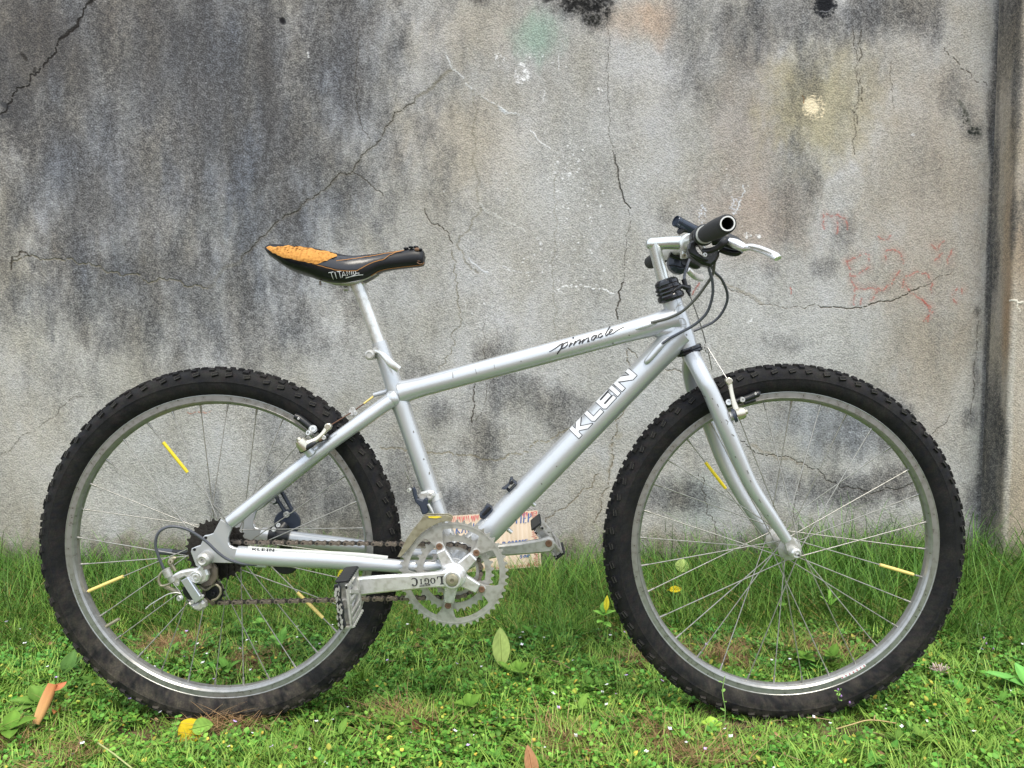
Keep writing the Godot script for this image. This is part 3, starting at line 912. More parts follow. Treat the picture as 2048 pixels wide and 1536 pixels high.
	for s in [[Vector2(0.9378, 1.0866), Vector2(0.9355, 1.0567), Vector2(0.9434, 1.0387)], [Vector2(0.9452, 1.0896), Vector2(0.983, 1.0896), Vector2(1.0136, 1.0717), Vector2(1.022, 1.0417)], [Vector2(0.991, 1.0717), Vector2(0.9861, 1.0268)], [Vector2(1.0122, 0.9517), Vector2(1.0223, 0.9141), Vector2(1.0343, 0.8613), Vector2(1.0431, 0.8129)], [Vector2(1.0094, 0.9442), Vector2(1.0393, 0.9593), Vector2(1.0769, 0.9668), Vector2(1.0854, 0.9367), Vector2(1.0632, 0.9141), Vector2(1.0256, 0.9036)], [Vector2(1.0449, 0.8613), Vector2(1.0799, 0.8583), Vector2(1.1178, 0.8613)],
		[Vector2(1.1304, 0.9517), Vector2(1.1328, 0.9743), Vector2(1.1598, 0.9818), Vector2(1.1754, 0.9668), Vector2(1.1839, 0.9367)], [Vector2(1.1859, 0.8689), Vector2(1.1893, 0.9066), Vector2(1.2225, 0.9141), Vector2(1.2606, 0.9066), Vector2(1.2783, 0.8764), Vector2(1.2732, 0.8462)], [Vector2(1.1933, 0.8764), Vector2(1.2124, 0.8462), Vector2(1.2479, 0.8311), Vector2(1.264, 0.8008), Vector2(1.2698, 0.7629)], [Vector2(1.2479, 0.8311), Vector2(1.2748, 0.7978), Vector2(1.2546, 0.7629)], [Vector2(1.2789, 0.9517), Vector2(1.3039, 0.9743)], [Vector2(1.3125, 0.9442), Vector2(1.3307, 0.9893)], [Vector2(1.2683, 0.9968), Vector2(1.2885, 0.9818), Vector2(1.3102, 1.0118)], [Vector2(1.3385, 0.8462), Vector2(1.3578, 0.8613), Vector2(1.3644, 0.8462)], [Vector2(1.339, 0.8311), Vector2(1.3503, 0.8129)], [Vector2(1.0507, 0.8159), Vector2(1.0607, 0.8386)], [Vector2(1.1058, 1.0193), Vector2(1.1288, 1.0088), Vector2(1.1464, 1.0268)], [Vector2(1.0883, 0.8311), Vector2(1.1625, 0.8915), Vector2(1.1768, 0.9216)]]:
		q.line(s, .0036, red, .17, -.01, .005, .28)
		q.line(s, .0180, Color(.67, .45, .40), .075, 0, .010, .18)
	q.line([Vector2(0.8427, 0.8689), Vector2(0.8463, 0.8462)], .0022, red, .3, 0, .004)
	q.line([Vector2(-0.995, 0.4877), Vector2(-0.9568, 0.4831), Vector2(-0.9261, 0.4862)], .0016, Color(.62, .38, .30), .5, 0, .004, .2)
	q.line([Vector2(-0.9566, 0.4924), Vector2(-0.9338, 0.4831), Vector2(-0.9182, 0.4924)], .0012, Color(.62, .38, .30), .4, 0, .004, .2)
	q.line([Vector2(0.5485, 0.8462), Vector2(0.5588, 0.8689), Vector2(0.5677, 0.884)], .003, Color(.60, .34, .30), .45, 0, .004, .2)
	q.catching = 0.0
	var m := q.material("wall_plaster")
	M.wall = m
	# the wall slab: its front is finely divided and slightly wavy; past the photographed part the pattern turns back on itself
	var mb := MB.new()
	var xs := []
	var x := -4.4
	while x < CORNER_X:
		xs.append(x)
		x += 0.06
	xs.append(CORNER_X)
	var ys := []
	for k in 40:
		ys.append(-0.1 + k * 0.06)
	var mirror := func(t: float) -> float: return pingpong(t, 1.0)
	var wave := FastNoiseLite.new()
	wave.frequency = 1.1
	wave.seed = 3
	for y in ys:
		for xx in xs:
			var f := func(a: float, b: float) -> float: return wave.get_noise_2d(a, b) * 0.006 * clampf((CORNER_X - a) * 4.0, 0.0, 1.0)
			var z0: float = f.call(xx, y)
			var nn := Vector3(z0 - f.call(xx + 0.02, y), z0 - f.call(xx, y + 0.02), 0.02).normalized()
			mb.add(Vector3(xx, y, WALL_Z + z0), nn, Vector2(mirror.call((xx + 1.73) / 3.18), mirror.call((1.80 - y) / 1.80)))
	var wn := xs.size()
	for j in ys.size() - 1:
		for k in wn - 1:
			mb.quad(j * wn + k, j * wn + k + 1, (j + 1) * wn + k + 1, (j + 1) * wn + k)
	var top := -0.1 + 39 * 0.06
	var back := WALL_Z - 0.15
	var r0 := WALL_Z - 0.012
	mb.flat([Vector3(-4.4, top, WALL_Z), Vector3(CORNER_X, top, WALL_Z), Vector3(CORNER_X, top, back), Vector3(-4.4, top, back)], Vector3.UP)
	mb.flat([Vector3(-4.4, -0.1, back), Vector3(CORNER_X, -0.1, back), Vector3(CORNER_X, top, back), Vector3(-4.4, top, back)], Vector3.FORWARD)
	mb.flat([Vector3(-4.4, -0.1, WALL_Z), Vector3(-4.4, top, WALL_Z), Vector3(-4.4, top, back), Vector3(-4.4, -0.1, back)], Vector3.LEFT)
	var o := piece("concrete_wall", mb, m)
	tag(o, "stained grey plastered concrete wall with cracks, black mould and red scribbles behind the bike", "wall")
	pillar()


func pillar() -> void:
	# unrolled: the side that faces left (11 cm), then the front (40 cm)
	var q := Plaster.new(0.0, 1.80, 0.51, 1.80, 332, 1172, Color(0.66, 0.62, 0.56), 15)
	for e in [[Vector2(.05, 1.65), .06, .26, .55], [Vector2(.012, 1.5), .012, .5, .4], [Vector2(.09, 1.5), .02, .25, .4], [Vector2(.02, 1.1), .014, .25, .6], [Vector2(.003, .7), .008, .6, .8], [Vector2(.05, .35), .05, .18, .7], [Vector2(.03, .2), .04, .15, .6], [Vector2(.05, .55), .03, .1, .4], [Vector2(.085, .42), .02, .05, .5], [Vector2(.10, 1.05), .012, .08, .5], [Vector2(.035, .95), .012, .12, .4], [Vector2(.2, 1.72), .15, .10, .4], [Vector2(.14, 1.1), .02, .1, .4]]:
		q.blot(e[0], e[1], e[2], e[3], null, 0.5, 3.0)
	for e in [[Vector2(.08, 1.0), .03, .3, .5, Color(.62, .52, .41)], [Vector2(.09, .75), .02, .15, .5, Color(.58, .46, .34)], [Vector2(.16, .7), .05, .6, .4, Color(.72, .69, .64)], [Vector2(.2, .2), .1, .25, .4, Color(.64, .56, .45)], [Vector2(.115, .4), .01, .4, .5, Color(.76, .75, .72)], [Vector2(.07, 1.25), .03, .1, .4, Color(.66, .62, .54)], [Vector2(.14, .95), .03, .12, .5, Color(.62, .53, .43)]]:
		q.blot(e[0], e[1], e[2], e[3], e[4], 0.4, 2.0)
	q.develop(Color(0.22, 0.22, 0.225), 200)
	q.line([Vector2(.10, .82), Vector2(.13, .825), Vector2(.16, .83)], .003, Color(.86, .84, .78), .7, -.2, .006, .1)
	q.line([Vector2(.128, .825), Vector2(.132, .79)], .002, Color(.86, .84, .78), .6, -.2, .006)
	q.specks(Vector2(.3, .8), .2, .8, 160, Color(.85, .84, .8), .003, .5)
	var m := q.material("pillar_plaster")
	var mb := MB.new()
	var top := 2.24
	var zf := WALL_Z + 0.11
	var uvy := func(y: float) -> float: return pingpong((1.80 - y) / 1.80, 1.0)
	# rounded front edge: section from the wall corner forward, round the edge and along the front
	var sec := []
	sec.append([Vector2(CORNER_X, WALL_Z - 0.15), Vector3.LEFT, 0.0])
	sec.append([Vector2(CORNER_X, WALL_Z + 0.0005), Vector3.LEFT, 0.0])
	sec.append([Vector2(CORNER_X, zf - 0.012), Vector3.LEFT, 0.098])
	for k in 5:
		var a := PI / 2 * k / 4.0
		sec.append([Vector2(CORNER_X + 0.012 - cos(a) * 0.012, zf - 0.012 + sin(a) * 0.012), Vector3(-cos(a), 0, sin(a)), 0.1 + 0.018 * k / 4.0])
	sec.append([Vector2(CORNER_X + 0.40, zf), Vector3.BACK, 0.51])
	var rows := 14
	for j in rows + 1:
		var y := -0.1 + (top + 0.1) * j / rows
		for s in sec:
			mb.add(Vector3(s[0].x, y, s[0].y), s[1], Vector2(s[2] / 0.51, uvy.call(y)))
	for j in rows:
		for k in sec.size() - 1:
			var a: int = j * sec.size() + k
			mb.quad(a, a + 1, a + 1 + sec.size(), a + sec.size())
	var xe := CORNER_X + 0.40
	var zb := WALL_Z - 0.15
	mb.flat([Vector3(xe, -0.1, zf), Vector3(xe, -0.1, zb), Vector3(xe, top, zb), Vector3(xe, top, zf)], Vector3.RIGHT)
	mb.flat([Vector3(CORNER_X, -0.1, zb), Vector3(xe, -0.1, zb), Vector3(xe, top, zb), Vector3(CORNER_X, top, zb)], Vector3.FORWARD)
	mb.flat([Vector3(CORNER_X, top, zf - .012), Vector3(CORNER_X + .012, top, zf), Vector3(xe, top, zf), Vector3(xe, top, zb), Vector3(CORNER_X, top, zb)], Vector3.UP)
	var o := piece("concrete_pillar", mb, m)
	tag(o, "brownish concrete pillar standing out from the wall at the right edge", "pillar")
	# the wall goes on to the right of the pillar
	var w2 := MB.new()
	for j in 2:
		for k in 2:
			var y: float = [-0.1, 2.2][j]
			w2.add(Vector3([xe, 4.5][k], y, WALL_Z - 0.002), Vector3.BACK, Vector2([1.0, 0.05][k], pingpong((1.80 - y) / 1.80, 1.0)))
	w2.quad(0, 1, 3, 2)
	w2.flat([Vector3(xe, 2.2, WALL_Z - .002), Vector3(4.5, 2.2, WALL_Z - .002), Vector3(4.5, 2.2, zb), Vector3(xe, 2.2, zb)], Vector3.UP)
	w2.flat([Vector3(xe, -.1, zb), Vector3(4.5, -.1, zb), Vector3(4.5, 2.2, zb), Vector3(xe, 2.2, zb)], Vector3.FORWARD)
	o = piece("concrete_wall", w2, M.wall)
	tag(o, "stretch of grey concrete wall to the right of the pillar", "wall")


# ---------------------------------------------------------------- the bicycle

func bicycle() -> void:
	var bike := group("bicycle", Vector3.ZERO)
	tag(bike, "silver mountain bike with torn black saddle and knobby tyres standing before the wall", "bicycle")
	frame(bike)
	fork(bike)
	wheel("rear_wheel", Vector3(-0.5437, 0.3256, 0), 97.4, true, bike)
	wheel("front_wheel", Vector3(0.5075, 0.3313, 0), 76.4, false, bike)
	saddle(bike)
	cockpit(bike)
	cables(bike)
	cranks(bike)
	drivetrain(bike)
	brakes(bike)
	kickstand(bike)


func frame(bike: Node3D) -> void:
	var f := group("frame", Vector3.ZERO, bike)
	var paint: Material = M.silver_paint
	var seat_top := Vector3(-0.2452, 0.7081, 0)
	var bb := Vector3(-0.105, 0.2914, 0)
	var cluster := Vector3(-0.212, 0.6111, 0)
	var head_top := Vector3(0.2931, 0.787, 0)
	var head_low := Vector3(0.3237, 0.6943, 0)
	var tt0 := Vector3(-0.2073, 0.6148, 0)
	var tt1 := Vector3(0.3018, 0.7504, 0)
	var dt0 := Vector3(-0.1116, 0.2866, 0)
	var dt1 := Vector3(0.3095, 0.7228, 0)
	var mb := MB.new()
	mb.tube([seat_top, seat_top.lerp(bb, 0.06), seat_top.lerp(bb, 0.10), seat_top.lerp(bb, 0.18), seat_top.lerp(bb, 0.235), seat_top.lerp(bb, 0.30), seat_top.lerp(bb, 0.4), bb], [.0143, .0148, .0152, .0165, .0195, .0168, .0163, .0166], 28)
	piece("seat_tube", mb, paint, f)
	mb = MB.new()
	mb.tube([tt0, tt0.lerp(tt1, 0.03), tt0.lerp(tt1, 0.08), tt0.lerp(tt1, 0.8), tt0.lerp(tt1, 0.92), tt1], [.023, .0205, .0187, .0187, .021, .025], 28)
	piece("top_tube", mb, paint, f)
	mb = MB.new()
	mb.tube([dt0, dt0.lerp(dt1, 0.06), dt0.lerp(dt1, 0.9), dt0.lerp(dt1, 0.96), dt1], [.026, .0247, .0247, .0262, .027], 32)
	piece("down_tube", mb, paint, f)
	mb = MB.new()
	var ax := (head_low - head_top)
	mb.tube([head_top, head_top + ax * .12, head_top + ax * .3, head_top + ax * .8, head_top + ax * .93, head_low], [.0185, .0182, .0195, .0205, .0195, .0202], 28)
	# the smooth web between top tube, down tube and head tube
	mb.tube([Vector3(0.2634, 0.7302, 0), Vector3(0.2892, 0.7283, 0), Vector3(0.3113, 0.7265, 0)], [.013, .021, .022], 20)
	piece("head_tube", mb, paint, f)
	mb = MB.new()
	mb.lathe(at_z(bb), [Vector2(.0, -.036), Vector2(.021, -.036), Vector2(.0225, -.034), Vector2(.0225, .034), Vector2(.021, .036), Vector2(0, .036)], 28)
	piece("bottom_bracket_shell", mb, paint, f)
	mb = MB.new()
	mb.ball(cluster, Vector3(.0205, .0205, .0195), 14)
	mb.ball(Vector3(-0.2185, 0.6046, 0.012), Vector3(.0155, .0155, .014), 12)
	mb.ball(Vector3(-0.2222, 0.6027, -0.012), Vector3(.0155, .0155, .014), 12)
	piece("seat_cluster", mb, paint, f)
	var stay := [Vector3(-0.217, 0.6044, 0.01), Vector3(-0.2415, 0.5885, 0.018), Vector3(-0.2758, 0.5633, 0.031), Vector3(-0.3449, 0.5128, 0.048), Vector3(-0.4147, 0.4585, 0.058), Vector3(-0.4672, 0.4164, 0.064), Vector3(-0.4861, 0.4009, 0.067), Vector3(-0.502, 0.3885, 0.068)]
	var stay_r := [.0145, .0135, .0128, .0122, .0122, .0125, .0128, .0120]
	var chain := [Vector3(-0.4908, 0.3302, 0.068), Vector3(-0.4769, 0.3281, 0.067), Vector3(-0.416, 0.3217, 0.062), Vector3(-0.3461, 0.316, 0.055), Vector3(-0.2931, 0.3109, 0.05), Vector3(-0.2399, 0.3045, 0.044), Vector3(-0.1933, 0.2996, 0.04), Vector3(-0.1139, 0.2984, 0.03)]
	var chain_r := [.0150, .0162, .0158, .0150, .0145, .0130, .0122, .0122]
	var drop := PackedVector2Array([Vector2(-0.5178, 0.3939), Vector2(-0.5314, 0.3687), Vector2(-0.5411, 0.3655), Vector2(-0.5471, 0.3646), Vector2(-0.5498, 0.3614), Vector2(-0.5513, 0.3542), Vector2(-0.5546, 0.3475), Vector2(-0.5642, 0.344), Vector2(-0.5704, 0.3411), Vector2(-0.5723, 0.3352), Vector2(-0.5677, 0.3216), Vector2(-0.5635, 0.3098), Vector2(-0.5582, 0.3068), Vector2(-0.5511, 0.3085), Vector2(-0.5318, 0.3156), Vector2(-0.5125, 0.3148), Vector2(-0.4847, 0.3147), Vector2(-0.4841, 0.3404), Vector2(-0.4963, 0.3431), Vector2(-0.5023, 0.3461), Vector2(-0.505, 0.3524), Vector2(-0.5051, 0.3596), Vector2(-0.4977, 0.3804)])
	for s in [1.0, -1.0]:
		var flip := func(a: Array) -> Array: return a.map(func(p): return Vector3(p.x, p.y, p.z * s))
		mb = MB.new()
		mb.tube(spline(flip.call(stay), 4), spline(stay_r, 4), 22)
		piece("seat_stay", mb, paint, f)
		mb = MB.new()
		mb.tube(spline(flip.call(chain), 4), spline(chain_r, 4), 22, true, 0.82, Vector3(0, 0, 1))
		piece("chain_stay", mb, paint, f)
		mb = MB.new()
		mb.plate(drop, at_z(Vector3(0, 0, .0675 * s)), .0075, .0012)
		piece("dropout", mb, paint, f)
	for p in [Vector3(-0.5445, 0.361, 0.0714), Vector3(-0.565, 0.3398, 0.0714)]:
		mb = MB.new()
		mb.lathe(at_z(p), [Vector2(.0027, 0), Vector2(.0027, .0006), Vector2(0, .0006)], 10)
		piece("eyelet_hole", mb, M.dark_hole, f)
	# cable guides let into the tubes
	mb = MB.new()
	mb.tube(spline([Vector3(0.2863, 0.7155, 0.0195), Vector3(0.2698, 0.7028, 0.0255), Vector3(0.2502, 0.6793, 0.0255), Vector3(0.2417, 0.6692, 0.0225)], 4), [.0045, .0050, .0054, .0056, .0058, .0060, .0061, .0061, .0060, .0058, .0054, .0046, .003], 12)
	mb.tube(spline([Vector3(0.2616, 0.7445, 0.0185), Vector3(0.2415, 0.7372, 0.0195), Vector3(0.2238, 0.7309, 0.0175)], 4), [.0042, .0048, .005, .005, .005, .0046, .004, .003, .002], 12)
	piece("cable_guide", mb, paint, f)
	mb = MB.new()
	mb.tube([Vector3(-0.2564, 0.6101, 0), Vector3(-0.2304, 0.6176, 0)], [.0042, .0046], 12)
	piece("cable_stop", mb, paint, f)
	mb = MB.new()
	mb.tube([Vector3(-0.4588, 0.3106, 0.066), Vector3(-0.4398, 0.3091, 0.064)], [.0045, .0045], 12)
	piece("cable_stop", mb, paint, f)
	# pale protective tape along the chain stay
	mb = MB.new()
	mb.tube(spline([Vector3(-0.4704, 0.3388, 0.0695), Vector3(-0.4152, 0.3327, 0.064), Vector3(-0.3453, 0.3272, 0.0575), Vector3(-0.2747, 0.3213, 0.051), Vector3(-0.2259, 0.3143, 0.046)], 4), .0068, 12, true, 0.5, Vector3(0, 0, 1))
	piece("chainstay_tape", mb, M.tape, f)
	# lettering
	var A := dt0
	var B := dt1
	var o2 := PackedVector2Array([Vector2(0.122, 0.5327), Vector2(0.2267, 0.6474), Vector2(0.1045, 0.5492)])
	var ex := (o2[1] - o2[0]) / 158.0
	var ey := (o2[2] - o2[0]) / 25.0
	var white := MB.new()
	var black := MB.new()
	for L in [[0, 0, 0, 25, 8, 25, 8, 15, 22, 25, 36, 25, 17.5, 13, 37, 0, 25, 0, 11, 9.5, 8, 8, 8, 0], [40, 25, 48, 25, 48, 7, 67, 7, 67, 0, 44, 0, 40, 4], [71, 21, 75, 25, 102, 25, 102, 18.5, 79, 18.5, 79, 16, 99, 16, 99, 9.5, 79, 9.5, 79, 6.5, 102, 6.5, 102, 0, 75, 0, 71, 4], [106, 0, 106, 25, 114, 25, 114, 0], [118, 0, 118, 25, 128, 25, 150, 9, 150, 25, 158, 25, 158, 0, 148, 0, 126, 16.5, 126, 0]]:
		var p := PackedVector2Array()
		for k in range(0, L.size(), 2):
			p.append(o2[0] + ex * L[k] + ey * L[k + 1])
		print_on(white, p, func(t): return on_tube(t, A, B, .0247, .0006))
		for e in Geometry2D.offset_polygon(p, .0014):
			print_on(black, e, func(t): return on_tube(t, A, B, .0247, .0003))
	piece("lettering_outline", black, M.print_black, f)
	piece("lettering", white, M.letter_silver, f)
	var ink := MB.new()
	for s in [[PackedVector2Array([Vector2(0.0674, 0.69), Vector2(0.0728, 0.6927), Vector2(0.0801, 0.6973), Vector2(0.0873, 0.7027), Vector2(0.0937, 0.7055)]), .0012, .0022], [PackedVector2Array([Vector2(0.0937, 0.7046), Vector2(0.0892, 0.6964), Vector2(0.0819, 0.6864)]), .0030, .0022], [PackedVector2Array([Vector2(0.0892, 0.7), Vector2(0.0955, 0.7055), Vector2(0.1019, 0.7082), Vector2(0.101, 0.7027), Vector2(0.0964, 0.6982), Vector2(0.0892, 0.6955)]), .0016, .0024],
		[PackedVector2Array([Vector2(0.1082, 0.7073), Vector2(0.1055, 0.7027), Vector2(0.1037, 0.6991)]), .0028, .0022], [PackedVector2Array([Vector2(0.1109, 0.7146), Vector2(0.1132, 0.7164)]), .0026, .0020], [PackedVector2Array([Vector2(0.1037, 0.6991), Vector2(0.111, 0.7064)]), .001, .001],
		[PackedVector2Array([Vector2(0.1164, 0.71), Vector2(0.1137, 0.7055), Vector2(0.1119, 0.7018)]), .0030, .0024], [PackedVector2Array([Vector2(0.1128, 0.7037), Vector2(0.12, 0.7109), Vector2(0.1246, 0.7127), Vector2(0.1246, 0.71), Vector2(0.1219, 0.7046)]), .0012, .0032],
		[PackedVector2Array([Vector2(0.1219, 0.7046), Vector2(0.1309, 0.7136)]), .0012, .0012], [PackedVector2Array([Vector2(0.1318, 0.7136), Vector2(0.1291, 0.7091), Vector2(0.1273, 0.7055)]), .0030, .0024], [PackedVector2Array([Vector2(0.1282, 0.7073), Vector2(0.1355, 0.7146), Vector2(0.14, 0.7164), Vector2(0.1391, 0.7127), Vector2(0.1373, 0.7082), Vector2(0.141, 0.71)]), .0012, .0032],
		[PackedVector2Array([Vector2(0.1536, 0.72), Vector2(0.1491, 0.7195), Vector2(0.1455, 0.7164), Vector2(0.1446, 0.7118), Vector2(0.1482, 0.7118), Vector2(0.1527, 0.7173)]), .0020, .0028], [PackedVector2Array([Vector2(0.1545, 0.7209), Vector2(0.1527, 0.7155), Vector2(0.1564, 0.7155)]), .0028, .0014],
		[PackedVector2Array([Vector2(0.1645, 0.7227), Vector2(0.1618, 0.7236), Vector2(0.1577, 0.7209), Vector2(0.1573, 0.7164), Vector2(0.1609, 0.7164), Vector2(0.1654, 0.72)]), .0016, .0028],
		[PackedVector2Array([Vector2(0.1799, 0.7363), Vector2(0.1745, 0.7291), Vector2(0.17, 0.7227), Vector2(0.1709, 0.7191), Vector2(0.1754, 0.7227)]), .0016, .0028],
		[PackedVector2Array([Vector2(0.1754, 0.7227), Vector2(0.1799, 0.7263), Vector2(0.1845, 0.7309), Vector2(0.1808, 0.7309), Vector2(0.1763, 0.7254), Vector2(0.1773, 0.7218), Vector2(0.1836, 0.7236), Vector2(0.1926, 0.73), Vector2(0.2044, 0.7354)]), .0018, .0012]]:
		for qd in stroke(s[0], s[1], s[2]):
			print_on(ink, qd, func(t): return on_tube(t, tt0, tt1, .0187, .0008))
	piece("script_lettering", ink, M.print_black, f)
	# what is left of the head badge, and chipped paint
	ink = MB.new()
	var ring := PackedVector2Array()
	var hc := PackedVector2Array([Vector2(0.3068, 0.739), Vector2(0.3186, 0.739)])
	for k in 22:
		ring.append(hc[0] + Vector2.from_angle(TAU * k / 21.0) * hc[0].distance_to(hc[1]) * Vector2(.82, 1.05))
	for pen in [ring, PackedVector2Array([Vector2(0.2986, 0.7408), Vector2(0.3068, 0.739), Vector2(0.3158, 0.7408)]), PackedVector2Array([Vector2(0.3067, 0.7481), Vector2(0.3069, 0.7282)]), PackedVector2Array([Vector2(0.2973, 0.7698), Vector2(0.3018, 0.777), Vector2(0.3064, 0.7725), Vector2(0.3026, 0.7788), Vector2(0.3081, 0.7806)]), PackedVector2Array([Vector2(0.2955, 0.767), Vector2(0.292, 0.7589)]), PackedVector2Array([Vector2(0.3, 0.7734), Vector2(0.3099, 0.777)])]:
		for qd in stroke(pen, .0010, .0007):
			print_on(ink, qd, func(t): return on_tube(t, head_top, head_low, .0206, .0006))
	piece("badge_remains", ink, mat("old_glue", Color(.27, .25, .21), .8), f)
	mat("bare_chip", Color(.16, .15, .14), .6)
	for spot in [[[tt0, tt1, .0187], .95, PackedVector2Array([Vector2(-0.1085, 0.6527), Vector2(-0.1076, 0.6426)])], [[tt0, tt1, .0187], .6, PackedVector2Array([Vector2(-0.0674, 0.66), Vector2(-0.0647, 0.6499)])], [[tt0, tt1, .0187], .6, PackedVector2Array([Vector2(-0.0328, 0.6673), Vector2(-0.031, 0.6591)])], [[tt0, tt1, .0187], 1.6, PackedVector2Array([Vector2(0.0155, 0.6736), Vector2(0.0173, 0.6727)])], [[tt0, tt1, .0187], 1.4, PackedVector2Array([Vector2(0.1828, 0.7055), Vector2(0.1856, 0.7064)])], [[tt0, tt1, .0187], 1.8, PackedVector2Array([Vector2(0.2118, 0.7209), Vector2(0.2145, 0.72)])], [[dt0, dt1, .0247], 1.4, PackedVector2Array([Vector2(0.0376, 0.4002), Vector2(0.0395, 0.3983)])], [[dt0, dt1, .0247], 1.6, PackedVector2Array([Vector2(0.0805, 0.4816), Vector2(0.0824, 0.4807)])], [[dt0, dt1, .0247], 1.3, PackedVector2Array([Vector2(0.0055, 0.3816), Vector2(0.0064, 0.3788)])], [[dt0, dt1, .0247], 1.5, PackedVector2Array([Vector2(0.0531, 0.4502), Vector2(0.055, 0.4475)])], [[dt0, dt1, .0247], 1.5, PackedVector2Array([Vector2(0.1384, 0.5973), Vector2(0.1402, 0.5964)])], [[dt0, dt1, .0247], 1.4, PackedVector2Array([Vector2(0.2612, 0.6937), Vector2(0.2621, 0.691)])], [[head_top, head_low, .0206], 1.8, PackedVector2Array([Vector2(0.2849, 0.7481), Vector2(0.2876, 0.7463)])], [[head_top, head_low, .0206], 1.5, PackedVector2Array([Vector2(0.3161, 0.7227), Vector2(0.3179, 0.72)])], [[head_top, head_low, .0206], 1.5, PackedVector2Array([Vector2(0.2912, 0.7535), Vector2(0.2921, 0.7508)])], [[seat_top, bb, .0165], 1.3, PackedVector2Array([Vector2(-0.1815, 0.5453), Vector2(-0.1806, 0.5416)])], [[seat_top, bb, .0165], 1.5, PackedVector2Array([Vector2(-0.1635, 0.4936), Vector2(-0.1617, 0.4917)])], [[seat_top, bb, .0165], 1.3, PackedVector2Array([Vector2(-0.1526, 0.4686), Vector2(-0.1526, 0.464)])]]:
		ink = MB.new()
		var tb: Array = spot[0]
		for qd in stroke(spot[2], .0010 * spot[1], .0016 * spot[1]):
			print_on(ink, qd, func(t): return on_tube(t, tb[0], tb[1], tb[2], .0005))
		piece("paint_chip", ink, M.bare_chip, f)
	ink = MB.new()
	var tt := TextMesh.new()
	tt.text = "KLEIN"
	tt.font = font("Droid Sans", true)
	tt.font_size = 16
	tt.pixel_size = .00055
	tt.depth = .0003
	var tx := obj("small_lettering", tt, M.print_black, f)
	tx.position = Vector3(-0.4416, 0.3398, 0.0732)
	tx.rotation = Vector3(-.25, .07, -.055)
	tx.scale = Vector3(1.6, 0.7, 1)
	# bottle clips on the down tube, and the bolts and wire under it
	for q in [PackedVector2Array([Vector2(-0.019, 0.4358), Vector2(-0.014, 0.4382), Vector2(-0.0065, 0.4447), Vector2(-0.0033, 0.4551), Vector2(0.0009, 0.4573), Vector2(0.0033, 0.4509), Vector2(0.0093, 0.4466), Vector2(0.0065, 0.441), Vector2(-0.0037, 0.4306), Vector2(-0.0075, 0.4316), Vector2(-0.0107, 0.4353)]), PackedVector2Array([Vector2(-0.0607, 0.3877), Vector2(-0.0542, 0.3948), Vector2(-0.0471, 0.4061), Vector2(-0.042, 0.4033), Vector2(-0.0345, 0.3981), Vector2(-0.0346, 0.3929), Vector2(-0.0458, 0.3799), Vector2(-0.0589, 0.3815)])]:
		mb = MB.new()
		mb.plate(q, at_z(Vector3.ZERO), .026, .0025)
		piece("bottle_clip", mb, M.blue_black, f)
	for q in [[Vector3(-0.0037, 0.4464, 0.0135), Vector3(0.0018, 0.451, 0.0135)], [Vector3(-0.0537, 0.3885, 0.0135), Vector3(-0.0398, 0.4025, 0.0135)]]:
		mb = MB.new()
		mb.tube([q[0], q[1]], .0030, 8)
		piece("clip_slot", mb, M.dark_hole, f)
	for p in [[Vector3(0.0373, 0.408, 0), Vector3(0.0261, 0.4165, 0)], [Vector3(-0.0075, 0.3579, 0), Vector3(-0.0206, 0.3683, 0)]]:
		mb = MB.new()
		mb.tube([p[1], p[0]], [.0022, .0022], 8)
		mb.tube([p[0], p[0] + (p[0] - p[1]) * .55], [.0042, .0038], 10)
		piece("bolt", mb, M.alloy, f)
	mb = MB.new()
	mb.tube(spline([Vector3(-0.0365, 0.3332, 0), Vector3(-0.0131, 0.3607, 0), Vector3(0.0149, 0.3929, 0), Vector3(0.0392, 0.4231, 0), Vector3(0.055, 0.44, 0)], 4), .0013, 6)
	piece("shift_wire", mb, M.cable_olive, f)
	# seat post, its clamp and quick release
	mb = MB.new()
	var post := [Vector3(-0.2845, 0.8162, 0), Vector3(-0.28, 0.8035, 0), Vector3(-0.2729, 0.7852, 0), Vector3(-0.2595, 0.7476, 0), Vector3(-0.2443, 0.7044, 0)]
	mb.tube(post, [.0135, .0128, .0117, .0119, .0124], 24)
	mb.tube(spline([Vector3(-0.2734, 0.819, 0), Vector3(-0.2826, 0.8153, 0), Vector3(-0.2973, 0.8144, 0), Vector3(-0.3139, 0.8153, 0)], 4), [.010, .0105, .0105, .0095, .0085, .0075, .0065, .0058, .005, .0045, .004, .0036, .003], 14)
	piece("seat_post", mb, M.alloy, bike)
	mb = MB.new()
	mb.tube([Vector3(-0.3085, 0.8062, 0), Vector3(-0.3011, 0.8062, 0)], [.0052, .0052], 10)
	mb.tube([Vector3(-0.3047, 0.8135, 0), Vector3(-0.3048, 0.8035, 0)], [.003, .003], 8)
	piece("seat_post_bolt", mb, M.alloy_dull, bike)
	var qr := group("seat_quick_release", Vector3.ZERO, bike)
	mb = MB.new()
	mb.lathe(at_z(Vector3(-0.2595, 0.6849, 0.014)), [Vector2(.0098, -.03), Vector2(.0098, .004), Vector2(.0085, .0075), Vector2(.0055, .0085), Vector2(.005, .007), Vector2(0, .007)], 18)
	mb.tube([Vector3(-0.253, 0.6932, -0.012), Vector3(-0.2484, 0.6936, 0.014)], [.006, .006], 12)
	piece("nut", mb, M.alloy_dull, qr)
	mb = MB.new()
	mb.tube(spline([Vector3(-0.2492, 0.6919, 0.02), Vector3(-0.2391, 0.6892, 0.026), Vector3(-0.2296, 0.6812, 0.029), Vector3(-0.2187, 0.6694, 0.03), Vector3(-0.2045, 0.6585, 0.029)], 5), spline([.0028, .0036, .0052, .0070, .0062], 5), 14, true, .45, Vector3(0, 0, 1))
	piece("lever", mb, M.alloy, qr)


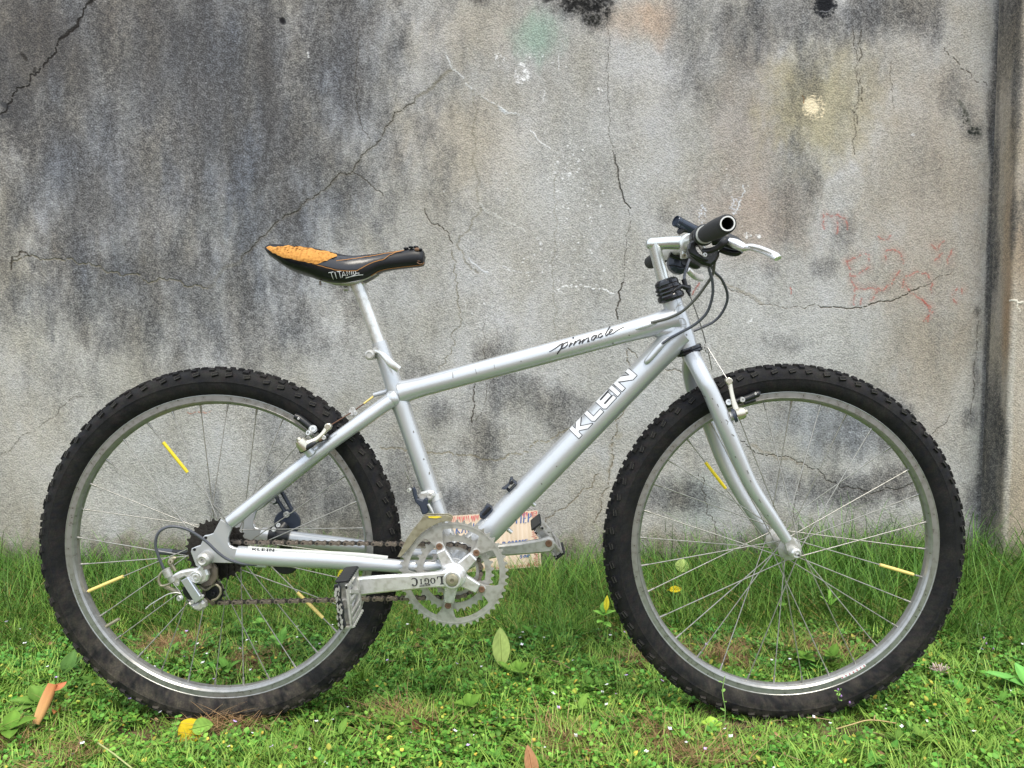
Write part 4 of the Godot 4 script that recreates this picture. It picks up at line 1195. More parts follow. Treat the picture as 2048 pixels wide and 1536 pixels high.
func font(called: String, bold := false) -> SystemFont:
	var f := SystemFont.new()
	f.font_names = PackedStringArray([called])
	f.font_weight = 700 if bold else 400
	return f


func fork(bike: Node3D) -> void:
	var f := group("fork", Vector3.ZERO, bike)
	var paint: Material = M.silver_paint
	var near := spline([Vector3(0.3303, 0.6879, 0.004), Vector3(0.3308, 0.679, 0.014), Vector3(0.3354, 0.6624, 0.034), Vector3(0.3451, 0.6378, 0.047), Vector3(0.3549, 0.6175, 0.052), Vector3(0.3781, 0.5632, 0.055), Vector3(0.4032, 0.5066, 0.055), Vector3(0.4304, 0.4505, 0.054), Vector3(0.4687, 0.3931, 0.053), Vector3(0.496, 0.3518, 0.052)], 4)
	var rr := spline([.0165, .0158, .0152, .0148, .0146, .0152, .0140, .0124, .0112, .0096], 4)
	var mb := MB.new()
	mb.tube(near, rr, 22)
	piece("blade", mb, paint, f)
	var far := spline([Vector3(0.3312, 0.6878, -0.004), Vector3(0.3337, 0.6773, -0.014), Vector3(0.3367, 0.6569, -0.034), Vector3(0.3439, 0.6306, -0.047), Vector3(0.3531, 0.6063, -0.052), Vector3(0.3806, 0.551, -0.055), Vector3(0.4037, 0.4899, -0.055), Vector3(0.4335, 0.4296, -0.054), Vector3(0.472, 0.3681, -0.053), Vector3(0.4956, 0.336, -0.052)], 4)
	mb = MB.new()
	mb.tube(far, rr, 22)
	piece("blade", mb, paint, f)
	var b0 := Vector3(0.3566, 0.614, 0.0525)
	var b1 := Vector3(0.4303, 0.4506, 0.0545)
	for spot in [PackedVector2Array([Vector2(0.3368, 0.638), Vector2(0.3395, 0.6336)]), PackedVector2Array([Vector2(0.3411, 0.6495), Vector2(0.3455, 0.6468), Vector2(0.3509, 0.6424)]), PackedVector2Array([Vector2(0.3527, 0.6371), Vector2(0.3581, 0.6292)]), PackedVector2Array([Vector2(0.3416, 0.6132), Vector2(0.3443, 0.6097)]), PackedVector2Array([Vector2(0.3531, 0.6097), Vector2(0.3585, 0.6026)]), PackedVector2Array([Vector2(0.3621, 0.5991), Vector2(0.3676, 0.5867)]), PackedVector2Array([Vector2(0.3688, 0.5707), Vector2(0.3706, 0.5662)]), PackedVector2Array([Vector2(0.3767, 0.5716), Vector2(0.3812, 0.568), Vector2(0.3795, 0.5627)]), PackedVector2Array([Vector2(0.3878, 0.5458), Vector2(0.3931, 0.5422)]), PackedVector2Array([Vector2(0.4164, 0.4815), Vector2(0.42, 0.4752)]), PackedVector2Array([Vector2(0.3955, 0.5065), Vector2(0.3973, 0.503)]), PackedVector2Array([Vector2(0.4229, 0.4636), Vector2(0.4247, 0.46)]), PackedVector2Array([Vector2(0.4396, 0.4285), Vector2(0.4441, 0.4223)]), PackedVector2Array([Vector2(0.4561, 0.4006), Vector2(0.458, 0.3979)])]:
		mb = MB.new()
		for qd in stroke(spot, .0016, .0009):
			var near_at := func(t: Vector2) -> Array:
				var best := 1e9
				var at := 0
				for k in near.size():
					var dd := Vector2(near[k].x, near[k].y).distance_squared_to(t)
					if dd < best:
						best = dd
						at = k
				at = clampi(at, 1, near.size() - 2)
				return on_tube(t, near[at - 1], near[at + 1], rr[at], .0007)
			print_on(mb, qd, near_at)
		piece("paint_chip", mb, M.bare_chip, f)
	mb = MB.new()
	mb.tube([Vector3(0.3265, 0.6934, 0), Vector3(0.3304, 0.6823, 0), Vector3(0.3323, 0.6731, 0)], [.0165, .0172, .012], 22)
	piece("crown", mb, M.alloy, f)
	for s in [PackedVector2Array([Vector2(0.4887, 0.3545), Vector2(0.503, 0.3609), Vector2(0.5105, 0.3499), Vector2(0.517, 0.3389), Vector2(0.5182, 0.328), Vector2(0.5111, 0.3206), Vector2(0.502, 0.3225), Vector2(0.4946, 0.3335)]), PackedVector2Array([Vector2(0.4848, 0.3419), Vector2(0.5002, 0.3497), Vector2(0.5091, 0.3399), Vector2(0.5161, 0.3301), Vector2(0.5163, 0.3202), Vector2(0.5096, 0.3133), Vector2(0.5009, 0.3153), Vector2(0.4929, 0.3242)])]:
		mb = MB.new()
		var z := .052 if not f.has_node("dropout") else -.052
		mb.plate(s, at_z(Vector3(0, 0, z)), .006, .001)
		piece("dropout", mb, M.alloy_dull, f)


func wheel(called: String, at: Vector3, first: float, rear: bool, bike: Node3D) -> void:
	var w := group(called, at, bike)
	var I := Transform3D()
	# rim
	var mb := MB.new()
	var prof := []
	for p in [[.2868, .0108], [.2885, .0118], [.2880, .0132], [.2850, .0134], [.2842, .0127], [.2760, .0124], [.2752, .0132], [.2740, .0130], [.2712, .0098], [.2685, .0052], [.2678, 0.0]]:
		prof.append(Vector2(p[0], p[1]))
	var n := prof.size()
	for k in range(n - 2, -1, -1):
		prof.append(Vector2(prof[k].x, -prof[k].y))
	mb.lathe(I, prof, 128)
	piece("rim", mb, M.rim_metal, w)
	# tyre with its knobs
	mb = MB.new()
	var sec := [[.2850, .0115], [.2872, .0150], [.2925, .0196], [.2990, .0226], [.3060, .0240], [.3092, .0241], [.3100, .0249], [.3112, .0249], [.3120, .0241], [.3180, .0232], [.3240, .0202], [.3285, .0158], [.3318, .0100], [.3332, .0050], [.3336, 0.0]]
	var tp := []
	for p in sec:
		tp.append(Vector2(p[0], p[1]))
	for k in range(sec.size() - 2, -1, -1):
		tp.append(Vector2(sec[k][0], -sec[k][1]))
	var dirt := FastNoiseLite.new()
	dirt.seed = 12 if rear else 40
	dirt.frequency = 9.0
	dirt.fractal_octaves = 4
	var clean := Color(.0125, .0130, .0145)
	var dusty := Color(.105, .09, .07)
	var soil := func(p: Vector3) -> Color:
		var low := clampf((-p.y - .10) * 4.5 + (0.25 if rear and p.x < .1 else 0.0), 0.0, 1.0)
		var q := dirt.get_noise_3d(p.x * 2.0, p.y * 2.0, p.z * 2.0) * .9 + dirt.get_noise_3d(p.x * 9.0, p.y * 9.0, p.z * 9.0) * .8
		return clean.lerp(dusty, clampf((0.13 + (.62 if rear else .30) * low) * (0.55 + 1.3 * q), 0.0, 0.85))
	mb.lathe(I, tp, 320, true)
	for k in mb.v.size():
		mb.c[k] = soil.call(mb.v[k])
	var knobs := 64
	for k in knobs:
		for row in [[1, 0.0], [-1, 0.5], [2, 0.25], [-2, 0.75], [3, 0.6], [-3, 0.1]]:
			var a: float = (k + row[1] + rng.randf_range(-.10, .10)) / knobs * TAU
			var side := signf(row[0])
			# place on the casing: radius from the tyre's middle, leaning outwards for the shoulder rows
			var q: int = absi(row[0])
			var phi: float = [0.0, 0.98, 0.50, 0.16][q]
			var ring := Vector2(.3100 + .0236 * cos(phi), .0245 * sin(phi) * side)
			var er := Vector3(cos(a), sin(a), 0)
			var et := Vector3(-sin(a), cos(a), 0)
			var up := (er * cos(phi) + Vector3(0, 0, 1) * sin(phi) * side).normalized()
			var ac := up.cross(et).normalized()
			var lx: float = [0.0, .0135, .0120, .0110][q]
			var lw: float = [0.0, .0075, .0095, .0085][q]
			var lh: float = [0.0, .0052, .0056, .0056][q]
			var c := er * ring.x + Vector3(0, 0, 1) * ring.y
			var turn := 0.30 * side if q == 1 else 0.0
			var b := Basis(et, up, ac).rotated(up, turn)
			var old := mb.v.size()
			var T := Transform3D(b, c + up * (lh * .35 - .0008))
			knob(mb, T, lx * rng.randf_range(.85, 1.1), lh * rng.randf_range(.7, 1.08), lw * rng.randf_range(.88, 1.1))
			mb.col = Color.WHITE
			for e in range(old, mb.v.size()):
				var cc: Color = soil.call(mb.v[e])
				mb.c[e] = cc
			if q == 1:   # worn pale edges
				old = mb.v.size()
				var hx := lx * .42
				var hz := lw * .36
				mb.tube([T * Vector3(-hx, lh * .5, -hz * side), T * Vector3(hx, lh * .5, -hz * side), T * Vector3(hx, lh * .5, hz * side), T * Vector3(-hx * .7, lh * .5, hz * side)], .00055, 4, false)
				for e in range(old, mb.v.size()):
					mb.c[e] = Color(.085, .08, .07)
	piece("tyre", mb, M.rubber, w)
	# hub
	mb = MB.new()
	if rear:
		mb.lathe(I, [Vector2(0, -.055), Vector2(.008, -.055), Vector2(.011, -.045), Vector2(.013, -.040), Vector2(.0265, -.0375), Vector2(.0265, -.0345), Vector2(.012, -.031), Vector2(.011, 0), Vector2(.013, .014), Vector2(.0265, .0165), Vector2(.0265, .0195), Vector2(.014, .022), Vector2(.008, .06), Vector2(0, .06)], 32)
	else:
		mb.lathe(I, [Vector2(0, -.049), Vector2(.009, -.049), Vector2(.0115, -.042), Vector2(.013, -.038), Vector2(.0215, -.0355), Vector2(.0215, -.0325), Vector2(.012, -.029), Vector2(.0105, 0), Vector2(.012, .029), Vector2(.0215, .0325), Vector2(.0215, .0355), Vector2(.013, .038), Vector2(.0115, .042), Vector2(.009, .049), Vector2(0, .049)], 32)
	piece("hub", mb, M.alloy_dull, w)
	mb = MB.new()
	if rear:
		mb.lathe(I, [Vector2(.0125, .071), Vector2(.0125, .080), Vector2(.0115, .088), Vector2(.0075, .0925), Vector2(.007, .0925), Vector2(.0052, .0915), Vector2(.0045, .0915), Vector2(.0030, .0915), Vector2(.0028, .087), Vector2(0, .087)], 20)
	else:
		mb.lathe(I, [Vector2(.0105, .055), Vector2(.0105, .061), Vector2(.0092, .068), Vector2(.0068, .071), Vector2(.0062, .071), Vector2(.0045, .070), Vector2(.0028, .070), Vector2(.0026, .066), Vector2(0, .066)], 20)
	mb.lathe(I, [Vector2(.0025, -.075), Vector2(.0025, .08)], 10)
	mb.lathe(I, [Vector2(0, -.085), Vector2(.009, -.083), Vector2(.009, -.074 if rear else -.058), Vector2(0, -.074 if rear else -.058)], 16)
	piece("quick_release_nut", mb, M.alloy_dull if rear else M.alloy, w)
	# spokes
	var r_rim := .2685
	var order := [[-1, 1], [1, -1], [-1, -1], [1, 1]] if rear else [[1, 1], [-1, 1], [1, -1], [-1, -1]]
	var shapes := {}
	var lines := []
	for j in 32:
		var side: float = order[j % 4][0]
		var way: float = order[j % 4][1]
		var a := deg_to_rad(first + 11.25 * j)
		var hole := a + deg_to_rad(67.0) * way
		var zf := (.018 if side > 0 else .036) if rear else .034
		var rf := .0238 if rear else .0193
		var p0 := Vector3(cos(a) * r_rim, sin(a) * r_rim, .0025 * side)
		var p1 := Vector3(cos(hole) * rf, sin(hole) * rf, zf * side + (.0022 if (j / 4) % 2 == 0 else -.0022))
		var d := p1 - p0
		var key := int(side)
		if not shapes.has(key):
			var sb := MB.new()
			var L := d.length()
			sb.tube([Vector3.ZERO, Vector3(0, .0125, 0), Vector3(0, .0127, 0), Vector3(0, .0135, 0), Vector3(0, L, 0)], [.0021, .0019, .0019, .00105, .00105], 7)
			shapes[key] = [sb.mesh(), L]
		var o := obj("spoke", shapes[key][0], M.spoke_steel, w)
		var y := d.normalized()
		var x := y.cross(Vector3(0, 0, 1)).normalized()
		o.transform = Transform3D(Basis(x, y * d.length() / shapes[key][1], x.cross(y)), p0)
		lines.append([p0, p1])
	# yellow straws clipped on some spokes
	var straws := [[Vector3(-0.6382, 0.5279, 0.012), Vector3(-0.5945, 0.4703, 0.012)], [Vector3(-0.7982, 0.2497, 0.004), Vector3(-0.7288, 0.2776, 0.008)], [Vector3(-0.4032, 0.2431, 0.01), Vector3(-0.3544, 0.1936, 0.01)]] if rear else [[Vector3(0.3581, 0.475, 0.012), Vector3(0.4006, 0.4243, 0.015)], [Vector3(0.6843, 0.2997, 0.012), Vector3(0.7522, 0.2789, 0.006)]]
	for k in straws.size():
		var a: Vector3 = straws[k][0] - at
		var b: Vector3 = straws[k][1] - at
		var best: Array = lines[0]
		var score := 1e9
		for l in lines:
			var d: Vector3 = (l[1] - l[0]).normalized()
			var e: float = 0.0
			for p in [a, b]:
				var q: Vector3 = (p - l[0]) - d * d.dot(p - l[0])
				e += Vector2(q.x, q.y).length()
			if e < score:
				score = e
				best = l
		var dd: Vector3 = (best[1] - best[0]).normalized()
		var s0: float = dd.dot(a - best[0])
		var s1: float = dd.dot(b - best[0])
		mb = MB.new()
		mb.tube([best[0] + dd * s0, best[0] + dd * (s0 + s1) / 2.0, best[0] + dd * s1], [.0031, .0033, .0031], 10)
		piece("spoke_straw", mb, M.yellow if k == 0 else M.yellow_pale, w)
	if rear:
		mb = MB.new()
		var va := Vector3(-0.771, 0.1688, 0) - at
		var vb := Vector3(-0.7403, 0.1871, 0) - at
		mb.tube([va, va.lerp(vb, .2), va.lerp(vb, .22), vb], [.0046, .0046, .0034, .0032], 10)
		piece("valve", mb, M.brass_dirty, w)
	else:
		# remains of a pale label with red print on the rim's inner side
		mb = MB.new()
		var lb := PackedVector2Array()
		for k in 9:
			var a := deg_to_rad(-66.5 + k * 1.35)
			lb.append(Vector2(cos(a), sin(a)) * .2748)
		for q in stroke(lb, .0045, .0045):
			mb.plate(q, at_z(Vector3(0, 0, .0130)), .0006)
		piece("rim_label", mb, M.print_white, w)
		mb = MB.new()
		for k in 7:
			var a := deg_to_rad(-66.0 + k * 1.6)
			var e := Vector2(cos(a), sin(a))
			var t := Vector2(-e.y, e.x)
			mb.plate(PackedVector2Array([e * .2733 - t * .0014, e * .2762 - t * .0010, e * .2762 + t * .0012, e * .2733 + t * .0006]), at_z(Vector3(0, 0, .0134)), .0005)
		piece("rim_label_print", mb, mat("label_red", Color(.45, .05, .07), .5) if not M.has("label_red") else M.label_red, w)


func knob(mb: MB, T: Transform3D, lx: float, lh: float, lw: float) -> void:   # a tapered rubber block
	var p := []
	for y in [0.0, 1.0]:
		var s: float = 1.0 - 0.18 * y
		for c in [[-1, -1], [1, -1], [1, 1], [-1, 1]]:
			p.append(T * Vector3(c[0] * lx * .5 * s, (y - .5) * lh, c[1] * lw * .5 * s))
	mb.flat([p[4], p[5], p[6], p[7]], T.basis.y)
	for k in 4:
		var q := (k + 1) % 4
		mb.flat([p[k], p[q], p[q + 4], p[k + 4]], (p[k] + p[q]) / 2.0 - (p[(k + 2) % 4] + p[(q + 2) % 4]) / 2.0)


func saddle(bike: Node3D) -> void:
	var s := group("saddle", Vector3.ZERO, bike)
	# stations along the saddle: top, bottom (middle height of the skirt) and half width
	var top := spline([Vector3(-0.4448, 0.8794, 0.02), Vector3(-0.438, 0.8822, 0.03), Vector3(-0.429, 0.8842, 0.03), Vector3(-0.4007, 0.8825, 0.035), Vector3(-0.3695, 0.8794, 0.035), Vector3(-0.344, 0.8755, 0.03), Vector3(-0.3166, 0.869, 0.025), Vector3(-0.2925, 0.8651, 0.02), Vector3(-0.2664, 0.8669, 0.015), Vector3(-0.2397, 0.87, 0.012), Vector3(-0.2036, 0.8751, 0.01), Vector3(-0.1763, 0.8788, 0.01), Vector3(-0.1627, 0.8751, 0.01), Vector3(-0.16, 0.8679, 0.01)], 5)
	var low := spline([Vector3(-0.4417, 0.8738, 0.03), Vector3(-0.4336, 0.8641, 0.045), Vector3(-0.4233, 0.8548, 0.05), Vector3(-0.3942, 0.8355, 0.06), Vector3(-0.3637, 0.8251, 0.06), Vector3(-0.3387, 0.8167, 0.055), Vector3(-0.3128, 0.8135, 0.045), Vector3(-0.29, 0.8146, 0.035), Vector3(-0.265, 0.8198, 0.025), Vector3(-0.2386, 0.8355, 0.02), Vector3(-0.2027, 0.8419, 0.018), Vector3(-0.1758, 0.8448, 0.016), Vector3(-0.1624, 0.8477, 0.014), Vector3(-0.1599, 0.8569, 0.012)], 5)
	var wid := spline([.030, .052, .066, .077, .076, .068, .054, .043, .034, .027, .0235, .021, .017, .008], 5)
	var m := top.size()
	var segs := 56
	var grid := []
	for k in m:
		var mid: float = (top[k].y + low[k].y) / 2.0
		var hh: float = maxf((top[k].y - low[k].y) / 2.0, .002)
		for j in segs:
			var a := TAU * j / segs
			var ca := cos(a)
			var sa := sin(a)
			# the flank falls steeply from the crown and tucks under at the skirt
			var zz: float = wid[k] * signf(ca) * pow(absf(ca), .62) * (1.0 - .16 * maxf(sa, 0.0))
			var yy: float = mid + hh * signf(sa) * pow(absf(sa), .85)
			grid.append(Vector3(lerpf(top[k].x, low[k].x, .5 - .5 * sa), yy, zz))
	var normal := func(k: int, j: int) -> Vector3:
		var du: Vector3 = grid[mini(k + 1, m - 1) * segs + j] - grid[maxi(k - 1, 0) * segs + j]
		var dv: Vector3 = grid[k * segs + (j + 1) % segs] - grid[k * segs + (j + segs - 1) % segs]
		var c := dv.cross(du).normalized()
		var mid: Vector3 = (top[k] + low[k]) / 2.0
		var outw: Vector3 = grid[k * segs + j] - Vector3(mid.x, mid.y, 0)
		return c if c.dot(outw) >= 0.0 else -c
	var skin := MB.new()
	for k in m:
		for j in segs:
			skin.add(grid[k * segs + j], normal.call(k, j))
	var e0 := skin.add(Vector3(top[0].x - .003, (top[0].y + low[0].y) / 2, 0), Vector3.LEFT)
	var e1 := skin.add(Vector3(top[m - 1].x + .002, (top[m - 1].y + low[m - 1].y) / 2, 0), Vector3.RIGHT)
	for j in segs:
		for k in m - 1:
			skin.quad(k * segs + j, k * segs + (j + 1) % segs, (k + 1) * segs + (j + 1) % segs, (k + 1) * segs + j)
		skin.tri(e0, j, (j + 1) % segs)
		skin.tri(e1, (m - 1) * segs + j, (m - 1) * segs + (j + 1) % segs)
	piece("cover", skin, M.saddle_skin, s)
	# a point of the near flank over (x, y), lifted off the skin
	var over := func(p: Vector2, lift: float) -> Array:
		var best := 1e9
		var at := 0
		for k in m:
			for j in segs:
				var g: Vector3 = grid[k * segs + j]
				if g.z < 0.004:
					continue
				var dd := Vector2(g.x, g.y).distance_squared_to(p)
				if dd < best:
					best = dd
					at = k * segs + j
		# weighted mean of the neighbours
		var z := 0.0
		var w := 0.0
		var nn := Vector3.ZERO
		var k0 := at / segs
		var j0 := at % segs
		for dk in [-1, 0, 1]:
			for dj in [-1, 0, 1]:
				var kk: int = clampi(k0 + dk, 0, m - 1)
				var jj: int = (j0 + dj + segs) % segs
				var g: Vector3 = grid[kk * segs + jj]
				if g.z < 0.0:
					continue
				var ww := 1.0 / (Vector2(g.x, g.y).distance_squared_to(p) + 1e-6)
				z += g.z * ww
				nn += normal.call(kk, jj) * ww
				w += ww
		nn = nn.normalized()
		return [Vector3(p.x, p.y, z / w) + nn * lift, nn]
	var ragged := func(poly: PackedVector2Array, amount: float) -> PackedVector2Array:
		var out := PackedVector2Array()
		for k in poly.size():
			var a := poly[k]
			var b := poly[(k + 1) % poly.size()]
			var steps := maxi(1, int(a.distance_to(b) / .004))
			for q in steps:
				out.append(a.lerp(b, float(q) / steps) + Vector2(rng.randf_range(-1, 1), rng.randf_range(-1, 1)) * amount)
		return out
	# bare orange foam where the cover is torn away
	var foam := MB.new()
	var fp: PackedVector2Array = ragged.call(PackedVector2Array([Vector2(-0.4283, 0.8719), Vector2(-0.423, 0.8741), Vector2(-0.4133, 0.8732), Vector2(-0.4044, 0.8728), Vector2(-0.3982, 0.875), Vector2(-0.3744, 0.8745), Vector2(-0.3638, 0.8732), Vector2(-0.348, 0.8702), Vector2(-0.3321, 0.8675), Vector2(-0.3215, 0.8667), Vector2(-0.3145, 0.8636), Vector2(-0.3119, 0.8592), Vector2(-0.3182, 0.8548), Vector2(-0.3262, 0.8505), Vector2(-0.3342, 0.8469), Vector2(-0.3395, 0.8439), Vector2(-0.3501, 0.8452), Vector2(-0.3642, 0.8478), Vector2(-0.3792, 0.8513), Vector2(-0.3924, 0.854), Vector2(-0.4012, 0.857), Vector2(-0.4135, 0.8632), Vector2(-0.4222, 0.868)]), .0006)
	print_on(foam, fp, func(t): return over.call(t, .0022 + .0012 * sin(t.x * 260.0) * sin(t.y * 340.0 + t.x * 90.0)), .005)
	piece("torn_foam", foam, M.foam, s)
	# smoother panel of the nose below the tear line
	var panel := MB.new()
	print_on(panel, PackedVector2Array([Vector2(-0.3156, 0.8609), Vector2(-0.2905, 0.8609), Vector2(-0.2635, 0.8627), Vector2(-0.2366, 0.8653), Vector2(-0.2169, 0.8675), Vector2(-0.2205, 0.8649), Vector2(-0.2295, 0.8578), Vector2(-0.2439, 0.8542), Vector2(-0.2565, 0.8489), Vector2(-0.2656, 0.8435), Vector2(-0.2764, 0.8373), Vector2(-0.2908, 0.8359), Vector2(-0.3087, 0.8364), Vector2(-0.323, 0.84), Vector2(-0.3355, 0.8431), Vector2(-0.3427, 0.8453), Vector2(-0.3355, 0.848), Vector2(-0.3264, 0.8533)]), func(t): return over.call(t, .0010), .005)
	piece("side_panel", panel, M.saddle_panel, s)
	mat("torn_edge", Color(.34, .16, .05), .9)
	var tear := MB.new()
	for l in [PackedVector2Array([Vector2(-0.3481, 0.8444), Vector2(-0.3356, 0.8413), Vector2(-0.3231, 0.8382), Vector2(-0.3087, 0.8351), Vector2(-0.2908, 0.8342), Vector2(-0.2764, 0.8359), Vector2(-0.2656, 0.8422), Vector2(-0.2565, 0.8475), Vector2(-0.2439, 0.8529), Vector2(-0.2295, 0.8569), Vector2(-0.2205, 0.864), Vector2(-0.2097, 0.8698), Vector2(-0.1953, 0.8729)]), PackedVector2Array([Vector2(-0.1953, 0.8729), Vector2(-0.1873, 0.8747)])]:
		var bits := stroke(ragged.call(l, .0004).slice(0, -8), .0013, .0011)
		for q in bits:
			print_on(tear, q, func(t): return over.call(t, .0016), .006)
	# bare edge along the underside of the nose
	var ed := []
	for k in range(m * 9 / 14, m - 3):
		ed.append(Vector3(low[k].x, low[k].y + .0016, wid[k] * .62))
	piece("torn_edge", tear, M.torn_edge, s)
	tear = MB.new()
	tear.tube(ed, .0008, 6)
	piece("torn_edge", tear, M.torn_edge, s)
	var flap := MB.new()
	for l in [PackedVector2Array([Vector2(-0.4004, 0.8522), Vector2(-0.3977, 0.854), Vector2(-0.3837, 0.8478), Vector2(-0.3643, 0.8434), Vector2(-0.3449, 0.839), Vector2(-0.3467, 0.8355), Vector2(-0.3661, 0.839), Vector2(-0.3855, 0.8434), Vector2(-0.3996, 0.8469)])]:
		print_on(flap, ragged.call(l, .0007), func(t): return over.call(t, .0030 + .0012 * sin(t.x * 400.0)), .005)
	piece("torn_flap", flap, M.saddle_skin, s)
	# curled scraps at the tip
	for p in [Vector3(-0.1929, 0.8781, 0.008), Vector3(-0.1833, 0.8799, 0.012), Vector3(-0.175, 0.881, 0.006), Vector3(-0.167, 0.8758, 0.012)]:
		flap = MB.new()
		flap.ball(p, Vector3(.005, .0026, .006), 6)
		piece("torn_scrap", flap, M.saddle_skin, s)
	var scrap := MB.new()
	scrap.ball(Vector3(-0.172, 0.8754, 0.016), Vector3(.0050, .0035, .003), 6)
	piece("torn_scrap", scrap, M.rust, s)
	scrap = MB.new()
	scrap.tube(spline([Vector3(-0.1708, 0.8544, 0.019), Vector3(-0.1649, 0.8538, 0.016), Vector3(-0.1626, 0.8515, 0.012), Vector3(-0.1665, 0.8491, 0.018), Vector3(-0.1718, 0.8517, 0.019)], 4), .0010, 6)
	piece("torn_scrap", scrap, M.rust, s)
	# white print
	var ink := MB.new()
	for l in [PackedVector2Array([Vector2(-0.3235, 0.8307), Vector2(-0.3155, 0.8322)]), PackedVector2Array([Vector2(-0.3195, 0.8311), Vector2(-0.3174, 0.8205)]), PackedVector2Array([Vector2(-0.3132, 0.8323), Vector2(-0.3116, 0.8218)]), PackedVector2Array([Vector2(-0.3101, 0.8327), Vector2(-0.303, 0.8338)]), PackedVector2Array([Vector2(-0.3065, 0.8332), Vector2(-0.3049, 0.8231)]), PackedVector2Array([Vector2(-0.3026, 0.8236), Vector2(-0.2994, 0.8333), Vector2(-0.2955, 0.8258)]), PackedVector2Array([Vector2(-0.3013, 0.8271), Vector2(-0.2968, 0.828)]), PackedVector2Array([Vector2(-0.2933, 0.8262), Vector2(-0.294, 0.8338), Vector2(-0.2892, 0.828), Vector2(-0.2896, 0.8345)]), PackedVector2Array([Vector2(-0.2867, 0.8346), Vector2(-0.2859, 0.8284)]), PackedVector2Array([Vector2(-0.2834, 0.8342), Vector2(-0.2834, 0.8302), Vector2(-0.2807, 0.8293), Vector2(-0.2789, 0.8315), Vector2(-0.2798, 0.8346), Vector2(-0.2824, 0.835)]),
		PackedVector2Array([Vector2(-0.2969, 0.8231), Vector2(-0.2888, 0.8253), Vector2(-0.2816, 0.8284), Vector2(-0.278, 0.8315)]), PackedVector2Array([Vector2(-0.2888, 0.8253), Vector2(-0.2781, 0.828), Vector2(-0.2674, 0.8293)]), PackedVector2Array([Vector2(-0.278, 0.8311), Vector2(-0.2736, 0.832), Vector2(-0.2745, 0.8293)])]:
		for q in stroke(l, .0011, .0010):
			print_on(ink, q, func(t): return over.call(t, .0014), .005)
	piece("lettering", ink, M.print_white, s)
	var rail := MB.new()
	for z in [.022, -.022]:
		rail.tube(spline([Vector3(-0.3468, 0.8236, 0.022) * Vector3(1, 1, 0) + Vector3(0, 0, z * 1.6), Vector3(-0.3243, 0.8165, 0.022) * Vector3(1, 1, 0) + Vector3(0, 0, z), Vector3(-0.2818, 0.8174, 0.022) * Vector3(1, 1, 0) + Vector3(0, 0, z), Vector3(-0.2477, 0.8337, 0.02) * Vector3(1, 1, 0) + Vector3(0, 0, z * .6)], 4), .0036, 8)
	piece("rail", rail, M.alloy_dull, s)
	var hook := MB.new()
	hook.tube([Vector3(-0.3449, 0.8177, 0.03), Vector3(-0.3441, 0.8096, 0.03)], [.0022, .0018], 6)
	piece("rail_end", hook, M.steel_brown, s)


